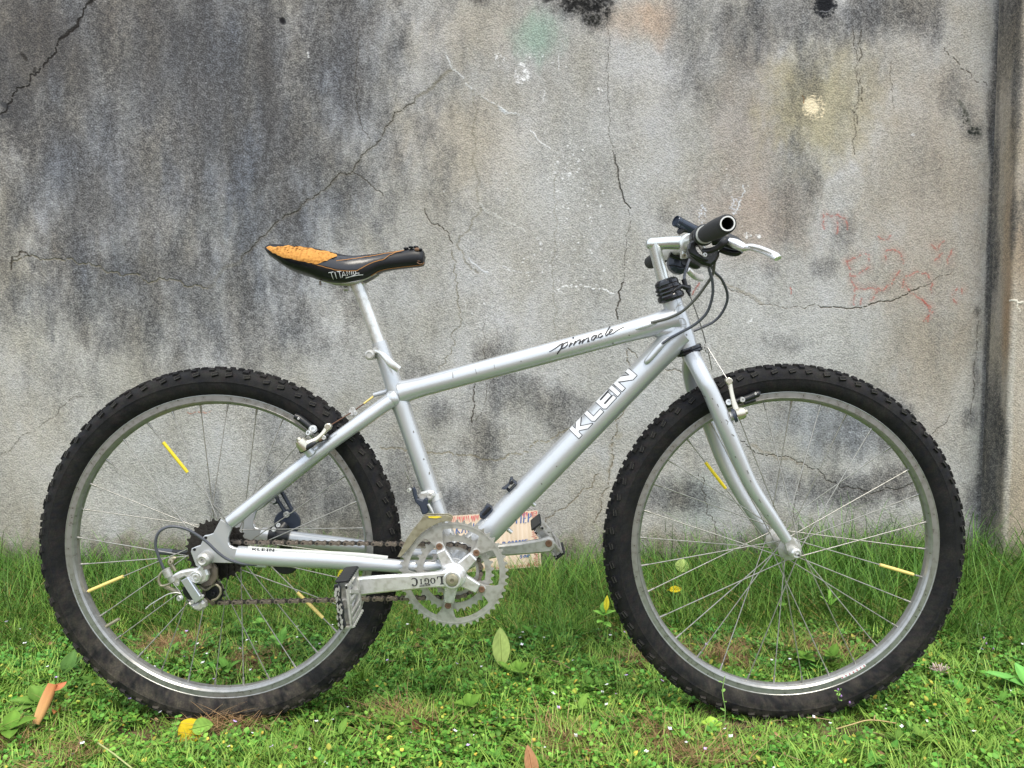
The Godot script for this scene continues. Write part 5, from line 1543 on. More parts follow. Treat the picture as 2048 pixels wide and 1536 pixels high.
func cockpit(bike: Node3D) -> void:
	# headset
	var hs := group("headset", Vector3.ZERO, bike)
	var up := (Vector3(0.2931, 0.787, 0) - Vector3(0.3237, 0.6943, 0)).normalized()
	var T := facing(up, Vector3(0.2931, 0.787, 0), Vector3(0, 0, 1))
	var mb := MB.new()
	mb.lathe(T, [Vector2(.019, -.003), Vector2(.0235, -.001), Vector2(.0248, .002), Vector2(.0248, .007), Vector2(.0232, .0095), Vector2(.019, .010)], 28)
	mb.lathe(T, [Vector2(.019, .0115), Vector2(.0240, .0120), Vector2(.0248, .014), Vector2(.0240, .016), Vector2(.019, .0165)], 28)
	mb.lathe(T, [Vector2(.019, .0185), Vector2(.0238, .0190), Vector2(.0245, .021), Vector2(.0235, .0235), Vector2(.018, .0245)], 28)
	mb.lathe(T, [Vector2(.017, .0255), Vector2(.0215, .0265), Vector2(.0225, .029), Vector2(.0215, .034), Vector2(.0165, .038), Vector2(.0120, .039)], 28)
	mb.lathe(T, [Vector2(.0218, -.002), Vector2(.0218, .030)], 28)
	piece("upper_stack", mb, M.black_gloss, hs)
	mb = MB.new()
	var T2 := facing(up, Vector3(0.3261, 0.6934, 0), Vector3(0, 0, 1))
	mb.lathe(T2, [Vector2(.0185, .0065), Vector2(.0235, .0060), Vector2(.0246, .0035), Vector2(.0246, .0010), Vector2(.0230, 0), Vector2(.0246, -.001), Vector2(.0246, -.0045), Vector2(.0232, -.0068), Vector2(.0175, -.0075)], 28)
	mb.lathe(T2, [Vector2(0, .0062), Vector2(.0225, .0062), Vector2(.0225, -.0068), Vector2(0, -.0068)], 28)
	piece("lower_cup", mb, M.black_gloss, hs)
	mb = MB.new()
	mb.tube(spline([Vector3(0.2902, 0.7985, 0.022), Vector3(0.2969, 0.804, 0.02), Vector3(0.3076, 0.8099, 0.012), Vector3(0.3167, 0.8078, 0.004), Vector3(0.3259, 0.8062, 0)], 4), [.0032, .0032, .0032, .0032, .0033, .0034, .0034, .0034, .0034, .0035, .0037, .0040, .0044, .0046, .0048, .0048, .0045], 10)
	mb.tube([Vector3(0.3242, 0.7998, 0), Vector3(0.3231, 0.8126, 0)], [.0052, .0052], 10)
	piece("cable_hanger_arm", mb, M.black_plastic, hs)
	# stem
	var st := group("stem", Vector3.ZERO, bike)
	mb = MB.new()
	mb.tube([Vector3(0.2847, 0.7943, 0), Vector3(0.279, 0.8144, 0), Vector3(0.2675, 0.8581, 0), Vector3(0.2598, 0.8872, 0)], [.0112, .0112, .0112, .0118], 22)
	mb.tube([Vector3(0.2553, 0.8872, 0), Vector3(0.2845, 0.889, 0), Vector3(0.311, 0.8894, 0), Vector3(0.3184, 0.889, 0)], [.0112, .0118, .0128, .0145], 22)
	mb.ball(Vector3(0.2571, 0.8872, 0), Vector3(.0130, .0118, .0118), 12)
	mb.lathe(at_z(Vector3(0.3193, 0.8872, 0)), [Vector2(.0125, -.021), Vector2(.0165, -.020), Vector2(.0168, -.018), Vector2(.0168, .018), Vector2(.0165, .020), Vector2(.0125, .021)], 28)
	mb.box(Transform3D(Basis(), Vector3(0.3159, 0.869, 0)), Vector3(.012, .016, .022), .002)
	piece("body", mb, mat("stem_paint", Color(.62, .64, .62), .26, .75), st)
	mb = MB.new()
	mb.bolt(Vector3(0.3126, 0.8642, 0.011), Vector3(0, 0, 1), .0045, .004)
	piece("clamp_bolt", mb, M.brass_dirty, st)
	# handlebar
	var hb := group("handlebar", Vector3.ZERO, bike)
	var c := Vector3(0.3193, 0.8872, 0)
	var near := Vector3(0.3148, 0.8823, 0.285)
	var far := Vector3(0.3041, 0.8813, -0.285)
	mb = MB.new()
	var nm := c + Vector3(0, 0, .045)
	var fm := c + Vector3(0, 0, -.045)
	mb.tube([near, near.lerp(nm, .85), nm, c, fm, far.lerp(fm, .85), far], [.0111, .0111, .0127, .0127, .0127, .0111, .0111], 24, false)
	piece("bar", mb, M.alloy, hb)
	mb = MB.new()
	var d := (near - nm).normalized()
	var TB := facing(d, near)
	mb.lathe(TB, [Vector2(.0111, -.006), Vector2(.0111, .0012), Vector2(.0091, .0012), Vector2(.0091, -.002)], 28)
	piece("bar_end_ring", mb, mat("worn_white", Color(.72, .72, .70), .4), hb)
	mb = MB.new()
	mb.lathe(TB, [Vector2(.0091, .0002), Vector2(.0088, -.05), Vector2(0, -.05)], 24)
	piece("bar_bore", mb, M.dark_hole, hb)
	for q in [[near, nm, .142], [far, fm, .128]]:
		mb = MB.new()
		var dd: Vector3 = (q[0] - q[1]).normalized()
		var TG := facing(dd, q[0])
		var g := [Vector2(.0111, -.0002), Vector2(.0128, -.0004), Vector2(.0138, -.0025)]
		var L: float = q[2]
		for k in 40:
			var t := float(k) / 39.0
			var bulge := .0139 + .0013 * sin(t * PI * 1.15) + (.0003 if k % 2 == 0 else 0.0)
			g.append(Vector2(bulge, -.006 - t * (L - .012)))
		g.append(Vector2(.0111, -L))
		mb.lathe(TG, g, 26)
		piece("grip", mb, M.grip_rubber, hb)
	# near lever, shifter and clamps
	var nl := group("near_brake_lever", Vector3.ZERO, bike)
	mb = MB.new()
	var at_bar := func(z: float) -> Vector3: return nm + d * ((z - nm.z) / d.z)
	mb.lathe(facing(d, at_bar.call(.137)), [Vector2(.0111, -.007), Vector2(.0172, -.006), Vector2(.0178, -.003), Vector2(.0178, .001), Vector2(.0160, .003), Vector2(.0111, .0035)], 26)
	mb.lathe(facing(d, at_bar.call(.098)), [Vector2(.0111, -.010), Vector2(.0150, -.010), Vector2(.0155, 0), Vector2(.0150, .012), Vector2(.0111, .012)], 22)
	piece("clamp", mb, M.black_plastic, nl)
	mb = MB.new()
	mb.lathe(facing(d, at_bar.call(.1445)), [Vector2(.0111, -.004), Vector2(.0150, -.0035), Vector2(.0152, .003), Vector2(.0111, .0035)], 26)
	piece("grip_washer", mb, M.tape, nl)
	mb = MB.new()
	mb.tube(spline([Vector3(0.3401, 0.8835, 0.1), Vector3(0.3524, 0.8837, 0.105), Vector3(0.3646, 0.8797, 0.11), Vector3(0.3764, 0.8716, 0.122), Vector3(0.3863, 0.8627, 0.134)], 4), spline([.011, .012, .012, .0105, .004], 4), 14, true, .7, Vector3(0, 0, 1))
	mb.tube(spline([Vector3(0.3553, 0.8672, 0.095), Vector3(0.3677, 0.8624, 0.1), Vector3(0.3784, 0.8588, 0.11), Vector3(0.3856, 0.8602, 0.12)], 4), spline([.006, .0065, .006, .003], 4), 10)
	piece("bracket", mb, M.black_plastic, nl)
	mb = MB.new()
	mb.tube(spline([Vector3(0.3621, 0.8774, 0.122), Vector3(0.3713, 0.8725, 0.128), Vector3(0.3807, 0.8658, 0.136), Vector3(0.3845, 0.8629, 0.14)], 4), spline([.0058, .0082, .0078, .0062], 4), 14, true, .8, Vector3(0, 0, 1))
	mb.tube(spline([Vector3(0.3831, 0.8638, 0.139), Vector3(0.3909, 0.8646, 0.146), Vector3(0.4019, 0.86, 0.158), Vector3(0.412, 0.8528, 0.172), Vector3(0.4194, 0.8459, 0.184), Vector3(0.4222, 0.8414, 0.19)], 5), spline([.0052, .0062, .0068, .0072, .0078, .0066], 5), 16, true, .62, Vector3(0.1, 0.25, 1))
	piece("lever_blade", mb, M.alloy_bright, nl)
	mb = MB.new()
	mb.tube(spline([Vector3(0.3864, 0.8651, 0.1525), Vector3(0.3952, 0.8617, 0.1635), Vector3(0.4042, 0.8563, 0.176), Vector3(0.4123, 0.8498, 0.188)], 4), spline([.0012, .0017, .0018, .0012], 4), 8)
	piece("lever_slot", mb, M.alloy_dull, nl)
	var sh := group("near_shifter", Vector3.ZERO, bike)
	mb = MB.new()
	mb.plate(PackedVector2Array([Vector2(0.3028, 0.8767), Vector2(0.3078, 0.8801), Vector2(0.3113, 0.8734), Vector2(0.3132, 0.8649), Vector2(0.3184, 0.8582), Vector2(0.3252, 0.854), Vector2(0.3371, 0.8599), Vector2(0.3472, 0.8658), Vector2(0.3523, 0.8624), Vector2(0.3525, 0.8548), Vector2(0.3475, 0.8447), Vector2(0.3374, 0.8362), Vector2(0.3237, 0.8396), Vector2(0.3134, 0.8464), Vector2(0.3031, 0.8548), Vector2(0.3004, 0.8649)]), at_z(Vector3(0, 0, .092)), .030, .005)
	piece("pod", mb, M.black_plastic, sh)
	mb = MB.new()
	mb.plate(PackedVector2Array([Vector2(0.2961, 0.8649), Vector2(0.2993, 0.8766), Vector2(0.3052, 0.8795), Vector2(0.3086, 0.8774), Vector2(0.3078, 0.8682), Vector2(0.313, 0.8582), Vector2(0.3232, 0.8524), Vector2(0.3317, 0.8499), Vector2(0.3309, 0.8449), Vector2(0.3199, 0.8465), Vector2(0.3081, 0.8516), Vector2(0.2987, 0.8574)]), at_z(Vector3(0, 0, .112)), .010, .0025)
	piece("thumb_lever", mb, M.black_plastic, sh)
	mb = MB.new()
	mb.tube(spline([Vector3(0.3198, 0.8604, 0.118), Vector3(0.3309, 0.8614, 0.124), Vector3(0.3423, 0.8659, 0.128), Vector3(0.3508, 0.8731, 0.13), Vector3(0.3565, 0.8788, 0.13)], 5), spline([.0055, .0048, .0050, .0065, .0060], 5), 12, true, .6, Vector3(0, 0, 1))
	piece("finger_lever", mb, M.black_plastic, sh)
	mb = MB.new()
	mb.bolt(Vector3(0.3225, 0.8542, 0.121), Vector3(.2, .1, 1), .0040, .003)
	mb.tube([Vector3(0.317, 0.8749, 0.108), Vector3(0.3243, 0.8638, 0.11)], [.005, .005], 10)
	piece("barrel_bolt", mb, M.alloy_dull, sh)
	# far side
	var fl := group("far_brake_lever", Vector3.ZERO, bike)
	mb = MB.new()
	mb.tube(spline([Vector3(0.3545, 0.8522, -0.14), Vector3(0.365, 0.845, -0.15), Vector3(0.3777, 0.8402, -0.165), Vector3(0.3939, 0.8397, -0.185)], 5), spline([.0062, .0068, .0070, .0075], 5), 14, true, .6, Vector3(0, 0, 1))
	piece("lever_blade", mb, M.alloy_bright, fl)
	mb = MB.new()
	mb.tube(spline([Vector3(0.339, 0.8672, -0.09), Vector3(0.3491, 0.8643, -0.1), Vector3(0.3633, 0.8594, -0.11), Vector3(0.3705, 0.8569, -0.115)], 4), spline([.010, .0105, .009, .005], 4), 12)
	mb.tube([Vector3(0.3066, 0.8811, -0.085), Vector3(0.3319, 0.8744, -0.085)], [.009, .010], 12)
	piece("bracket", mb, M.black_plastic, fl)
	var fs := group("far_shifter", Vector3.ZERO, bike)
	mb = MB.new()
	mb.plate(PackedVector2Array([Vector2(0.3099, 0.8732), Vector2(0.3158, 0.8776), Vector2(0.3297, 0.8791), Vector2(0.3436, 0.8771), Vector2(0.3497, 0.8702), Vector2(0.3498, 0.8584), Vector2(0.346, 0.8455), Vector2(0.3341, 0.8411), Vector2(0.3222, 0.8436), Vector2(0.3131, 0.8505), Vector2(0.3091, 0.8603)]), at_z(Vector3(0, 0, -.118)), .04, .009)
	piece("pod", mb, M.blue_black, fs)
	mb = MB.new()
	mb.tube(spline([Vector3(0.3066, 0.8578, -0.098), Vector3(0.319, 0.8567, -0.0965), Vector3(0.3308, 0.8542, -0.0965), Vector3(0.3419, 0.8544, -0.098)], 4), .0010, 6)
	piece("pod_seam", mb, M.dark_hole, fs)
	var tx := TextMesh.new()
	tx.text = "STX"
	tx.font = font("Droid Sans", true)
	tx.font_size = 16
	tx.pixel_size = .0005
	tx.depth = .0004
	mb = MB.new()
	# a short hollow tube strapped beside the stem
	var hold := group("bar_torch", Vector3.ZERO, bike)
	mb = MB.new()
	var a := Vector3(0.3029, 0.9323, -0.02)
	var b := Vector3(0.3556, 0.9122, -0.045)
	mb.lathe(facing((a - b), a), [Vector2(.0100, -.062), Vector2(.0100, -.010), Vector2(.0106, -.008), Vector2(.0106, -.001), Vector2(.0100, .0), Vector2(.0084, 0), Vector2(.0078, -.002), Vector2(0, -.002)], 24)
	piece("barrel", mb, mat("torch_blue", Color(.03, .04, .06), .2, .3), hold)
	mb = MB.new()
	mb.tube(spline([Vector3(0.3099, 0.9102, -0.03), Vector3(0.3191, 0.9185, -0.03), Vector3(0.3334, 0.9192, -0.035), Vector3(0.3459, 0.9106, -0.04)], 4), spline([.004, .0075, .008, .006], 4), 10)
	piece("bracket", mb, M.black_plastic, hold)


func cables(bike: Node3D) -> void:
	var mb := MB.new()
	mb.tube(spline([Vector3(0.3488, 0.8496, 0.085), Vector3(0.3495, 0.8413, 0.082), Vector3(0.3483, 0.8248, 0.074), Vector3(0.3389, 0.8057, 0.062), Vector3(0.3236, 0.7827, 0.05), Vector3(0.3039, 0.7627, 0.04), Vector3(0.2831, 0.7519, 0.033), Vector3(0.267, 0.747, 0.028), Vector3(0.2519, 0.743, 0.022)], 6), .0026, 10)
	piece("cable_housing", mb, M.cable_olive, bike)
	mb = MB.new()
	mb.tube(spline([Vector3(0.3356, 0.8448, 0.09), Vector3(0.3411, 0.8281, 0.086), Vector3(0.3469, 0.814, 0.08), Vector3(0.3504, 0.7925, 0.071), Vector3(0.347, 0.7676, 0.06), Vector3(0.3386, 0.7517, 0.052), Vector3(0.3223, 0.7368, 0.043), Vector3(0.2997, 0.7238, 0.037), Vector3(0.2838, 0.7146, 0.032), Vector3(0.2685, 0.7028, 0.028)], 6), .0026, 10)
	piece("cable_housing", mb, M.cable_grey, bike)
	mb = MB.new()
	mb.tube(spline([Vector3(0.3493, 0.8434, 0.06), Vector3(0.3587, 0.8333, 0.045), Vector3(0.3776, 0.8216, 0.025), Vector3(0.3946, 0.8007, 0), Vector3(0.3991, 0.7822, -0.015), Vector3(0.393, 0.7614, -0.028), Vector3(0.3798, 0.7459, -0.035), Vector3(0.3604, 0.7362, -0.036), Vector3(0.3442, 0.7296, -0.034), Vector3(0.3255, 0.723, -0.03)], 6), .0026, 10)
	piece("cable_housing", mb, M.cable_grey, bike)
	mb = MB.new()
	mb.tube(spline([Vector3(0.3408, 0.8689, -0.06), Vector3(0.3352, 0.8603, -0.05), Vector3(0.3226, 0.8398, -0.02), Vector3(0.3171, 0.8257, -0.005), Vector3(0.3165, 0.8199, 0)], 6), .0027, 10)
	piece("cable_housing", mb, M.cable_grey, bike)
	mb = MB.new()
	mb.tube([Vector3(0.3147, 0.8235, 0), Vector3(0.3185, 0.8117, 0)], [.0046, .0046], 10)
	mb.tube([Vector3(0.3185, 0.8117, 0), Vector3(0.3204, 0.8062, 0)], [.0036, .0034], 10)
	mb.tube([Vector3(0.3232, 0.8007, 0), Vector3(0.327, 0.7925, 0)], [.0030, .0024], 10)
	piece("cable_adjuster", mb, M.black_plastic, bike)
	mb = MB.new()
	mb.tube(spline([Vector3(0.3261, 0.7943, 0), Vector3(0.3337, 0.776, 0), Vector3(0.3442, 0.7485, 0), Vector3(0.3538, 0.7191, 0), Vector3(0.3587, 0.7007, 0)], 4), .0011, 6)
	piece("brake_wire", mb, M.cable_olive, bike)
	mb = MB.new()
	mb.tube([Vector3(0.3586, 0.6981, 0.008), Vector3(0.3886, 0.6368, 0.045)], .0010, 6)
	mb.tube([Vector3(0.3626, 0.6979, -0.008), Vector3(0.3799, 0.6548, -0.04)], .0010, 6)
	piece("straddle_wire", mb, M.wire, bike)
	mb = MB.new()
	mb.plate(PackedVector2Array([Vector2(0.354, 0.7044), Vector2(0.3595, 0.7063), Vector2(0.3642, 0.7007), Vector2(0.3662, 0.6934), Vector2(0.3635, 0.6878), Vector2(0.358, 0.6878), Vector2(0.3532, 0.6952)]), at_z(Vector3(0, 0, .004)), .006, .001)
	mb.bolt(Vector3(0.3524, 0.6971, 0.007), Vector3(0, 0, 1), .0042, .004)
	piece("straddle_carrier", mb, M.alloy_dull, bike)
	# rear brake wire
	mb = MB.new()
	mb.tube([Vector3(-0.3315, 0.5559, 0.03), Vector3(-0.2935, 0.58, 0.006), Vector3(-0.2723, 0.5953, 0)], .0012, 6)
	piece("brake_wire", mb, M.wire_rusty, bike)
	mb = MB.new()
	mb.tube([Vector3(-0.2742, 0.5943, 0), Vector3(-0.2555, 0.6083, 0)], .0019, 8)
	piece("wire_liner", mb, M.yellow_pale, bike)
	mb = MB.new()
	mb.plate(PackedVector2Array([Vector2(-0.3021, 0.5804), Vector2(-0.2974, 0.5888), Vector2(-0.2909, 0.5878), Vector2(-0.2873, 0.5804), Vector2(-0.2911, 0.573), Vector2(-0.2976, 0.572)]), at_z(Vector3(0, 0, .006)), .006, .001)
	mb.bolt(Vector3(-0.2883, 0.5776, 0.009), Vector3(.2, 0, 1), .0040, .004)
	piece("straddle_carrier", mb, M.alloy, bike)
	# shift housing looping to the rear derailleur
	mb = MB.new()
	mb.tube(spline([Vector3(-0.6075, 0.3132, 0.1), Vector3(-0.6142, 0.3365, 0.104), Vector3(-0.6179, 0.3582, 0.106), Vector3(-0.6126, 0.3777, 0.107), Vector3(-0.5998, 0.3876, 0.106), Vector3(-0.5846, 0.389, 0.103), Vector3(-0.5673, 0.3836, 0.099), Vector3(-0.5527, 0.3738, 0.095), Vector3(-0.5354, 0.359, 0.091), Vector3(-0.5172, 0.3387, 0.087), Vector3(-0.5018, 0.325, 0.082), Vector3(-0.4788, 0.3151, 0.075), Vector3(-0.4554, 0.3111, 0.068)], 5), .0025, 10)
	piece("cable_housing", mb, M.cable_grey, bike)
	mb = MB.new()
	mb.tube(spline([Vector3(-0.592, 0.2883, 0.1), Vector3(-0.5853, 0.277, 0.098), Vector3(-0.5794, 0.2665, 0.096)], 4), .0009, 6)
	mb.tube(spline([Vector3(-0.5794, 0.2697, 0.1), Vector3(-0.5881, 0.2717, 0.102), Vector3(-0.5999, 0.2696, 0.105), Vector3(-0.6153, 0.2609, 0.108), Vector3(-0.6285, 0.2527, 0.11), Vector3(-0.6347, 0.2465, 0.11)], 4), .0011, 6)
	mb.tube([Vector3(-0.632, 0.2492, 0.11), Vector3(-0.6356, 0.2456, 0.11)], .0018, 6)
	mb.tube(spline([Vector3(-0.6184, 0.2586, 0.109), Vector3(-0.6224, 0.2527, 0.11), Vector3(-0.6208, 0.2465, 0.11)], 3), .0005, 5)
	piece("loose_wire_end", mb, M.wire, bike)
	mb = MB.new()
	for k in 5:
		var e := Vector3(rng.randf_range(-.006, .006), rng.randf_range(-.004, .004), rng.randf_range(-.004, .004))
		mb.tube(spline([Vector3(-0.1792, 0.4413, 0.035), Vector3(-0.1853, 0.4562, 0.036) + e * .3, Vector3(-0.1931, 0.4783, 0.037) + e * .8, Vector3(-0.2002, 0.4966, 0.037) + e * 1.6], 4), .0005, 4)
	piece("frayed_wire", mb, M.wire, bike)


func cranks(bike: Node3D) -> void:
	var cs := group("crankset", Vector3.ZERO, bike)
	var hub := Vector3(-0.105, 0.2916, 0.085)
	var c := Vector3(hub.x, hub.y, 0)
	var rings := [[48, .0990, .0930, .0825, .0565], [36, .0730, .0675, .0570, .0480], [24, .0505, .0455, .0395, .0395]]
	var spider := [188.0, 116.0, 44.0, -28.0, -100.0]
	for q in 3:
		var R: Array = rings[q]
		var outer := gear(R[0], R[1], R[2])
		var inner := PackedVector2Array()
		for k in outer.size():
			var a := outer[k].angle()
			var nearest := 9.0
			for s in spider:
				nearest = minf(nearest, absf(angle_difference(a, deg_to_rad(s))))
			# tabs reach in to the bolts
			var t := 1.0 - smoothstep(.085, .23, nearest)
			inner.append(Vector2(cos(a), sin(a)) * lerpf(R[3], R[4] - .004, t))
		var mb := MB.new()
		mb.annulus(outer, inner, at_z(c + Vector3(0, 0, [.0560, .0475, .0395][q])), .0030)
		if q == 0:
			# a shallow step round the ring
			var o2 := PackedVector2Array()
			var i2 := PackedVector2Array()
			for k in 96:
				var e := Vector2.from_angle(TAU * k / 96.0)
				o2.append(e * .0915)
				i2.append(e * .0898)
			mb.annulus(o2, i2, at_z(c + Vector3(0, 0, .0577)), .0012)
		piece("chainring", mb, M.chainring_metal, cs)
	var arm := MB.new()
	arm.plate(PackedVector2Array([Vector2(-0.102, 0.3085), Vector2(-0.1267, 0.3049), Vector2(-0.1619, 0.3018), Vector2(-0.1971, 0.2996), Vector2(-0.2323, 0.2973), Vector2(-0.2587, 0.2955), Vector2(-0.2746, 0.2937), Vector2(-0.2852, 0.2902), Vector2(-0.2914, 0.2839), Vector2(-0.2924, 0.2758), Vector2(-0.2881, 0.2678), Vector2(-0.2802, 0.2633), Vector2(-0.2679, 0.2628), Vector2(-0.2503, 0.2651), Vector2(-0.2238, 0.2682), Vector2(-0.1885, 0.2718), Vector2(-0.1533, 0.2754), Vector2(-0.1268, 0.2776), Vector2(-0.1048, 0.2772), Vector2(-0.0942, 0.283), Vector2(-0.0898, 0.2929), Vector2(-0.0941, 0.3036)]), at_z(Vector3(0, 0, .0865)), .0125, .0028)
	piece("crank_arm", arm, M.alloy_bright, cs)
	var sp := MB.new()
	for s in spider:
		var e := Vector2.from_angle(deg_to_rad(s))
		var t := e.orthogonal()
		sp.plate(PackedVector2Array([e * .010 + t * .0165, e * .010 - t * .0165, e * .024 - t * .0112, e * .046 - t * .0094, e * .050 - t * .0086, e * .0508, e * .050 + t * .0086, e * .046 + t * .0094, e * .024 + t * .0112]), at_z(c + Vector3(0, 0, .0655)), .012, .0020)
	sp.lathe(at_z(c), [Vector2(.010, .035), Vector2(.021, .045), Vector2(.0235, .060), Vector2(.0235, .0725), Vector2(.020, .082), Vector2(.014, .084)], 32)
	piece("spider", sp, M.alloy_bright, cs)
	for s in spider:
		sp = MB.new()
		var e := Vector2.from_angle(deg_to_rad(s))
		var t := e.orthogonal()
		sp.plate(PackedVector2Array([e * .046 + t * .0085, e * .046 - t * .0085, e * .058 - t * .0080, e * .0635 - t * .0045, e * .0645, e * .0635 + t * .0045, e * .058 + t * .0080]), at_z(c + Vector3(0, 0, .0600)), .006, .0010)
		piece("spider_tip", sp, M.chainring_metal, cs)
	for s in spider:
		var e := Vector2.from_angle(deg_to_rad(s)) * .0572
		var b := MB.new()
		b.bolt(c + Vector3(e.x, e.y, .0625), Vector3(0, 0, 1), .0060, .0022)
		piece("chainring_bolt", b, M.rust, cs)
	var boss := MB.new()
	boss.lathe(at_z(Vector3(hub.x, hub.y, .0925)), [Vector2(.0158, -.002), Vector2(.0158, .0020), Vector2(.0145, .0030), Vector2(.0115, .0030), Vector2(.0112, .0018)], 28)
	piece("boss_rim", boss, M.alloy_bright, cs)
	boss = MB.new()
	boss.lathe(at_z(Vector3(hub.x, hub.y, .0930)), [Vector2(.0112, -.002), Vector2(.0112, .0022), Vector2(.0095, .0048), Vector2(.0048, .0060), Vector2(.0035, .0060), Vector2(.0032, .002), Vector2(0, .002)], 24)
	piece("axle_bolt", boss, M.brass_dirty, cs)
	# lettering, upside down as the arm points back
	var lg := group("crank_lettering", Vector3(-0.1527, 0.2897, 0.0932), cs)
	lg.rotation = Vector3(0, 0, PI + .068)
	for l in [["L", .0012, -.0268, .0], ["OG", .00084, -.0085, -.0], ["I", .00070, .0070, 0.0], ["C", .0012, .0182, 0.0]]:
		var tm := TextMesh.new()
		tm.text = l[0]
		tm.font = font("Droid Serif", true)
		tm.font_size = 16
		tm.pixel_size = l[1]
		tm.depth = .0006
		var o := obj("letter", tm, M.print_black, lg)
		o.position = Vector3(l[2], l[3], 0)
	var tm2 := TextMesh.new()
	tm2.text = "RITCHEY"
	tm2.font = font("Droid Serif", true)
	tm2.font_size = 16
	tm2.pixel_size = .00027
	tm2.depth = .0006
	var o2 := obj("letter", tm2, M.print_black, lg)
	o2.position = Vector3(.001, .0074, 0)
	o2.rotation.z = .06
	# left arm, seen behind the frame
	arm = MB.new()
	arm.plate(PackedVector2Array([Vector2(-0.1112, 0.2832), Vector2(-0.0834, 0.2892), Vector2(-0.0387, 0.3064), Vector2(-0.0139, 0.3084), Vector2(0.0159, 0.3119), Vector2(0.0546, 0.3184), Vector2(0.0734, 0.3235), Vector2(0.0823, 0.3189), Vector2(0.0858, 0.3104), Vector2(0.0844, 0.3003), Vector2(0.0765, 0.2928), Vector2(0.0407, 0.2897), Vector2(-0.0139, 0.2852), Vector2(-0.0437, 0.2792), Vector2(-0.0935, 0.2529), Vector2(-0.1114, 0.2549)]), at_z(Vector3(0, 0, -.082)), .014, .0035)
	piece("crank_arm", arm, M.alloy_dull, cs)
	boss = MB.new()
	boss.bolt(Vector3(0.0724, 0.3112, -0.0745), Vector3(0, 0, 1), .0070, .0020)
	piece("pedal_axle_end", boss, M.rust, cs)
	# pedals
	var at := Vector3(-0.2737, 0.2802, 0.094)
	pedal("near_pedal", Vector3(at.x, at.y, .147), Vector2(.10, -1.0).normalized(), 1.0, bike)
	at = Vector3(0.0729, 0.3084, -0.085)
	pedal("far_pedal", Vector3(at.x, at.y, -.140), Vector2(.62, -.78).normalized(), -1.0, bike)


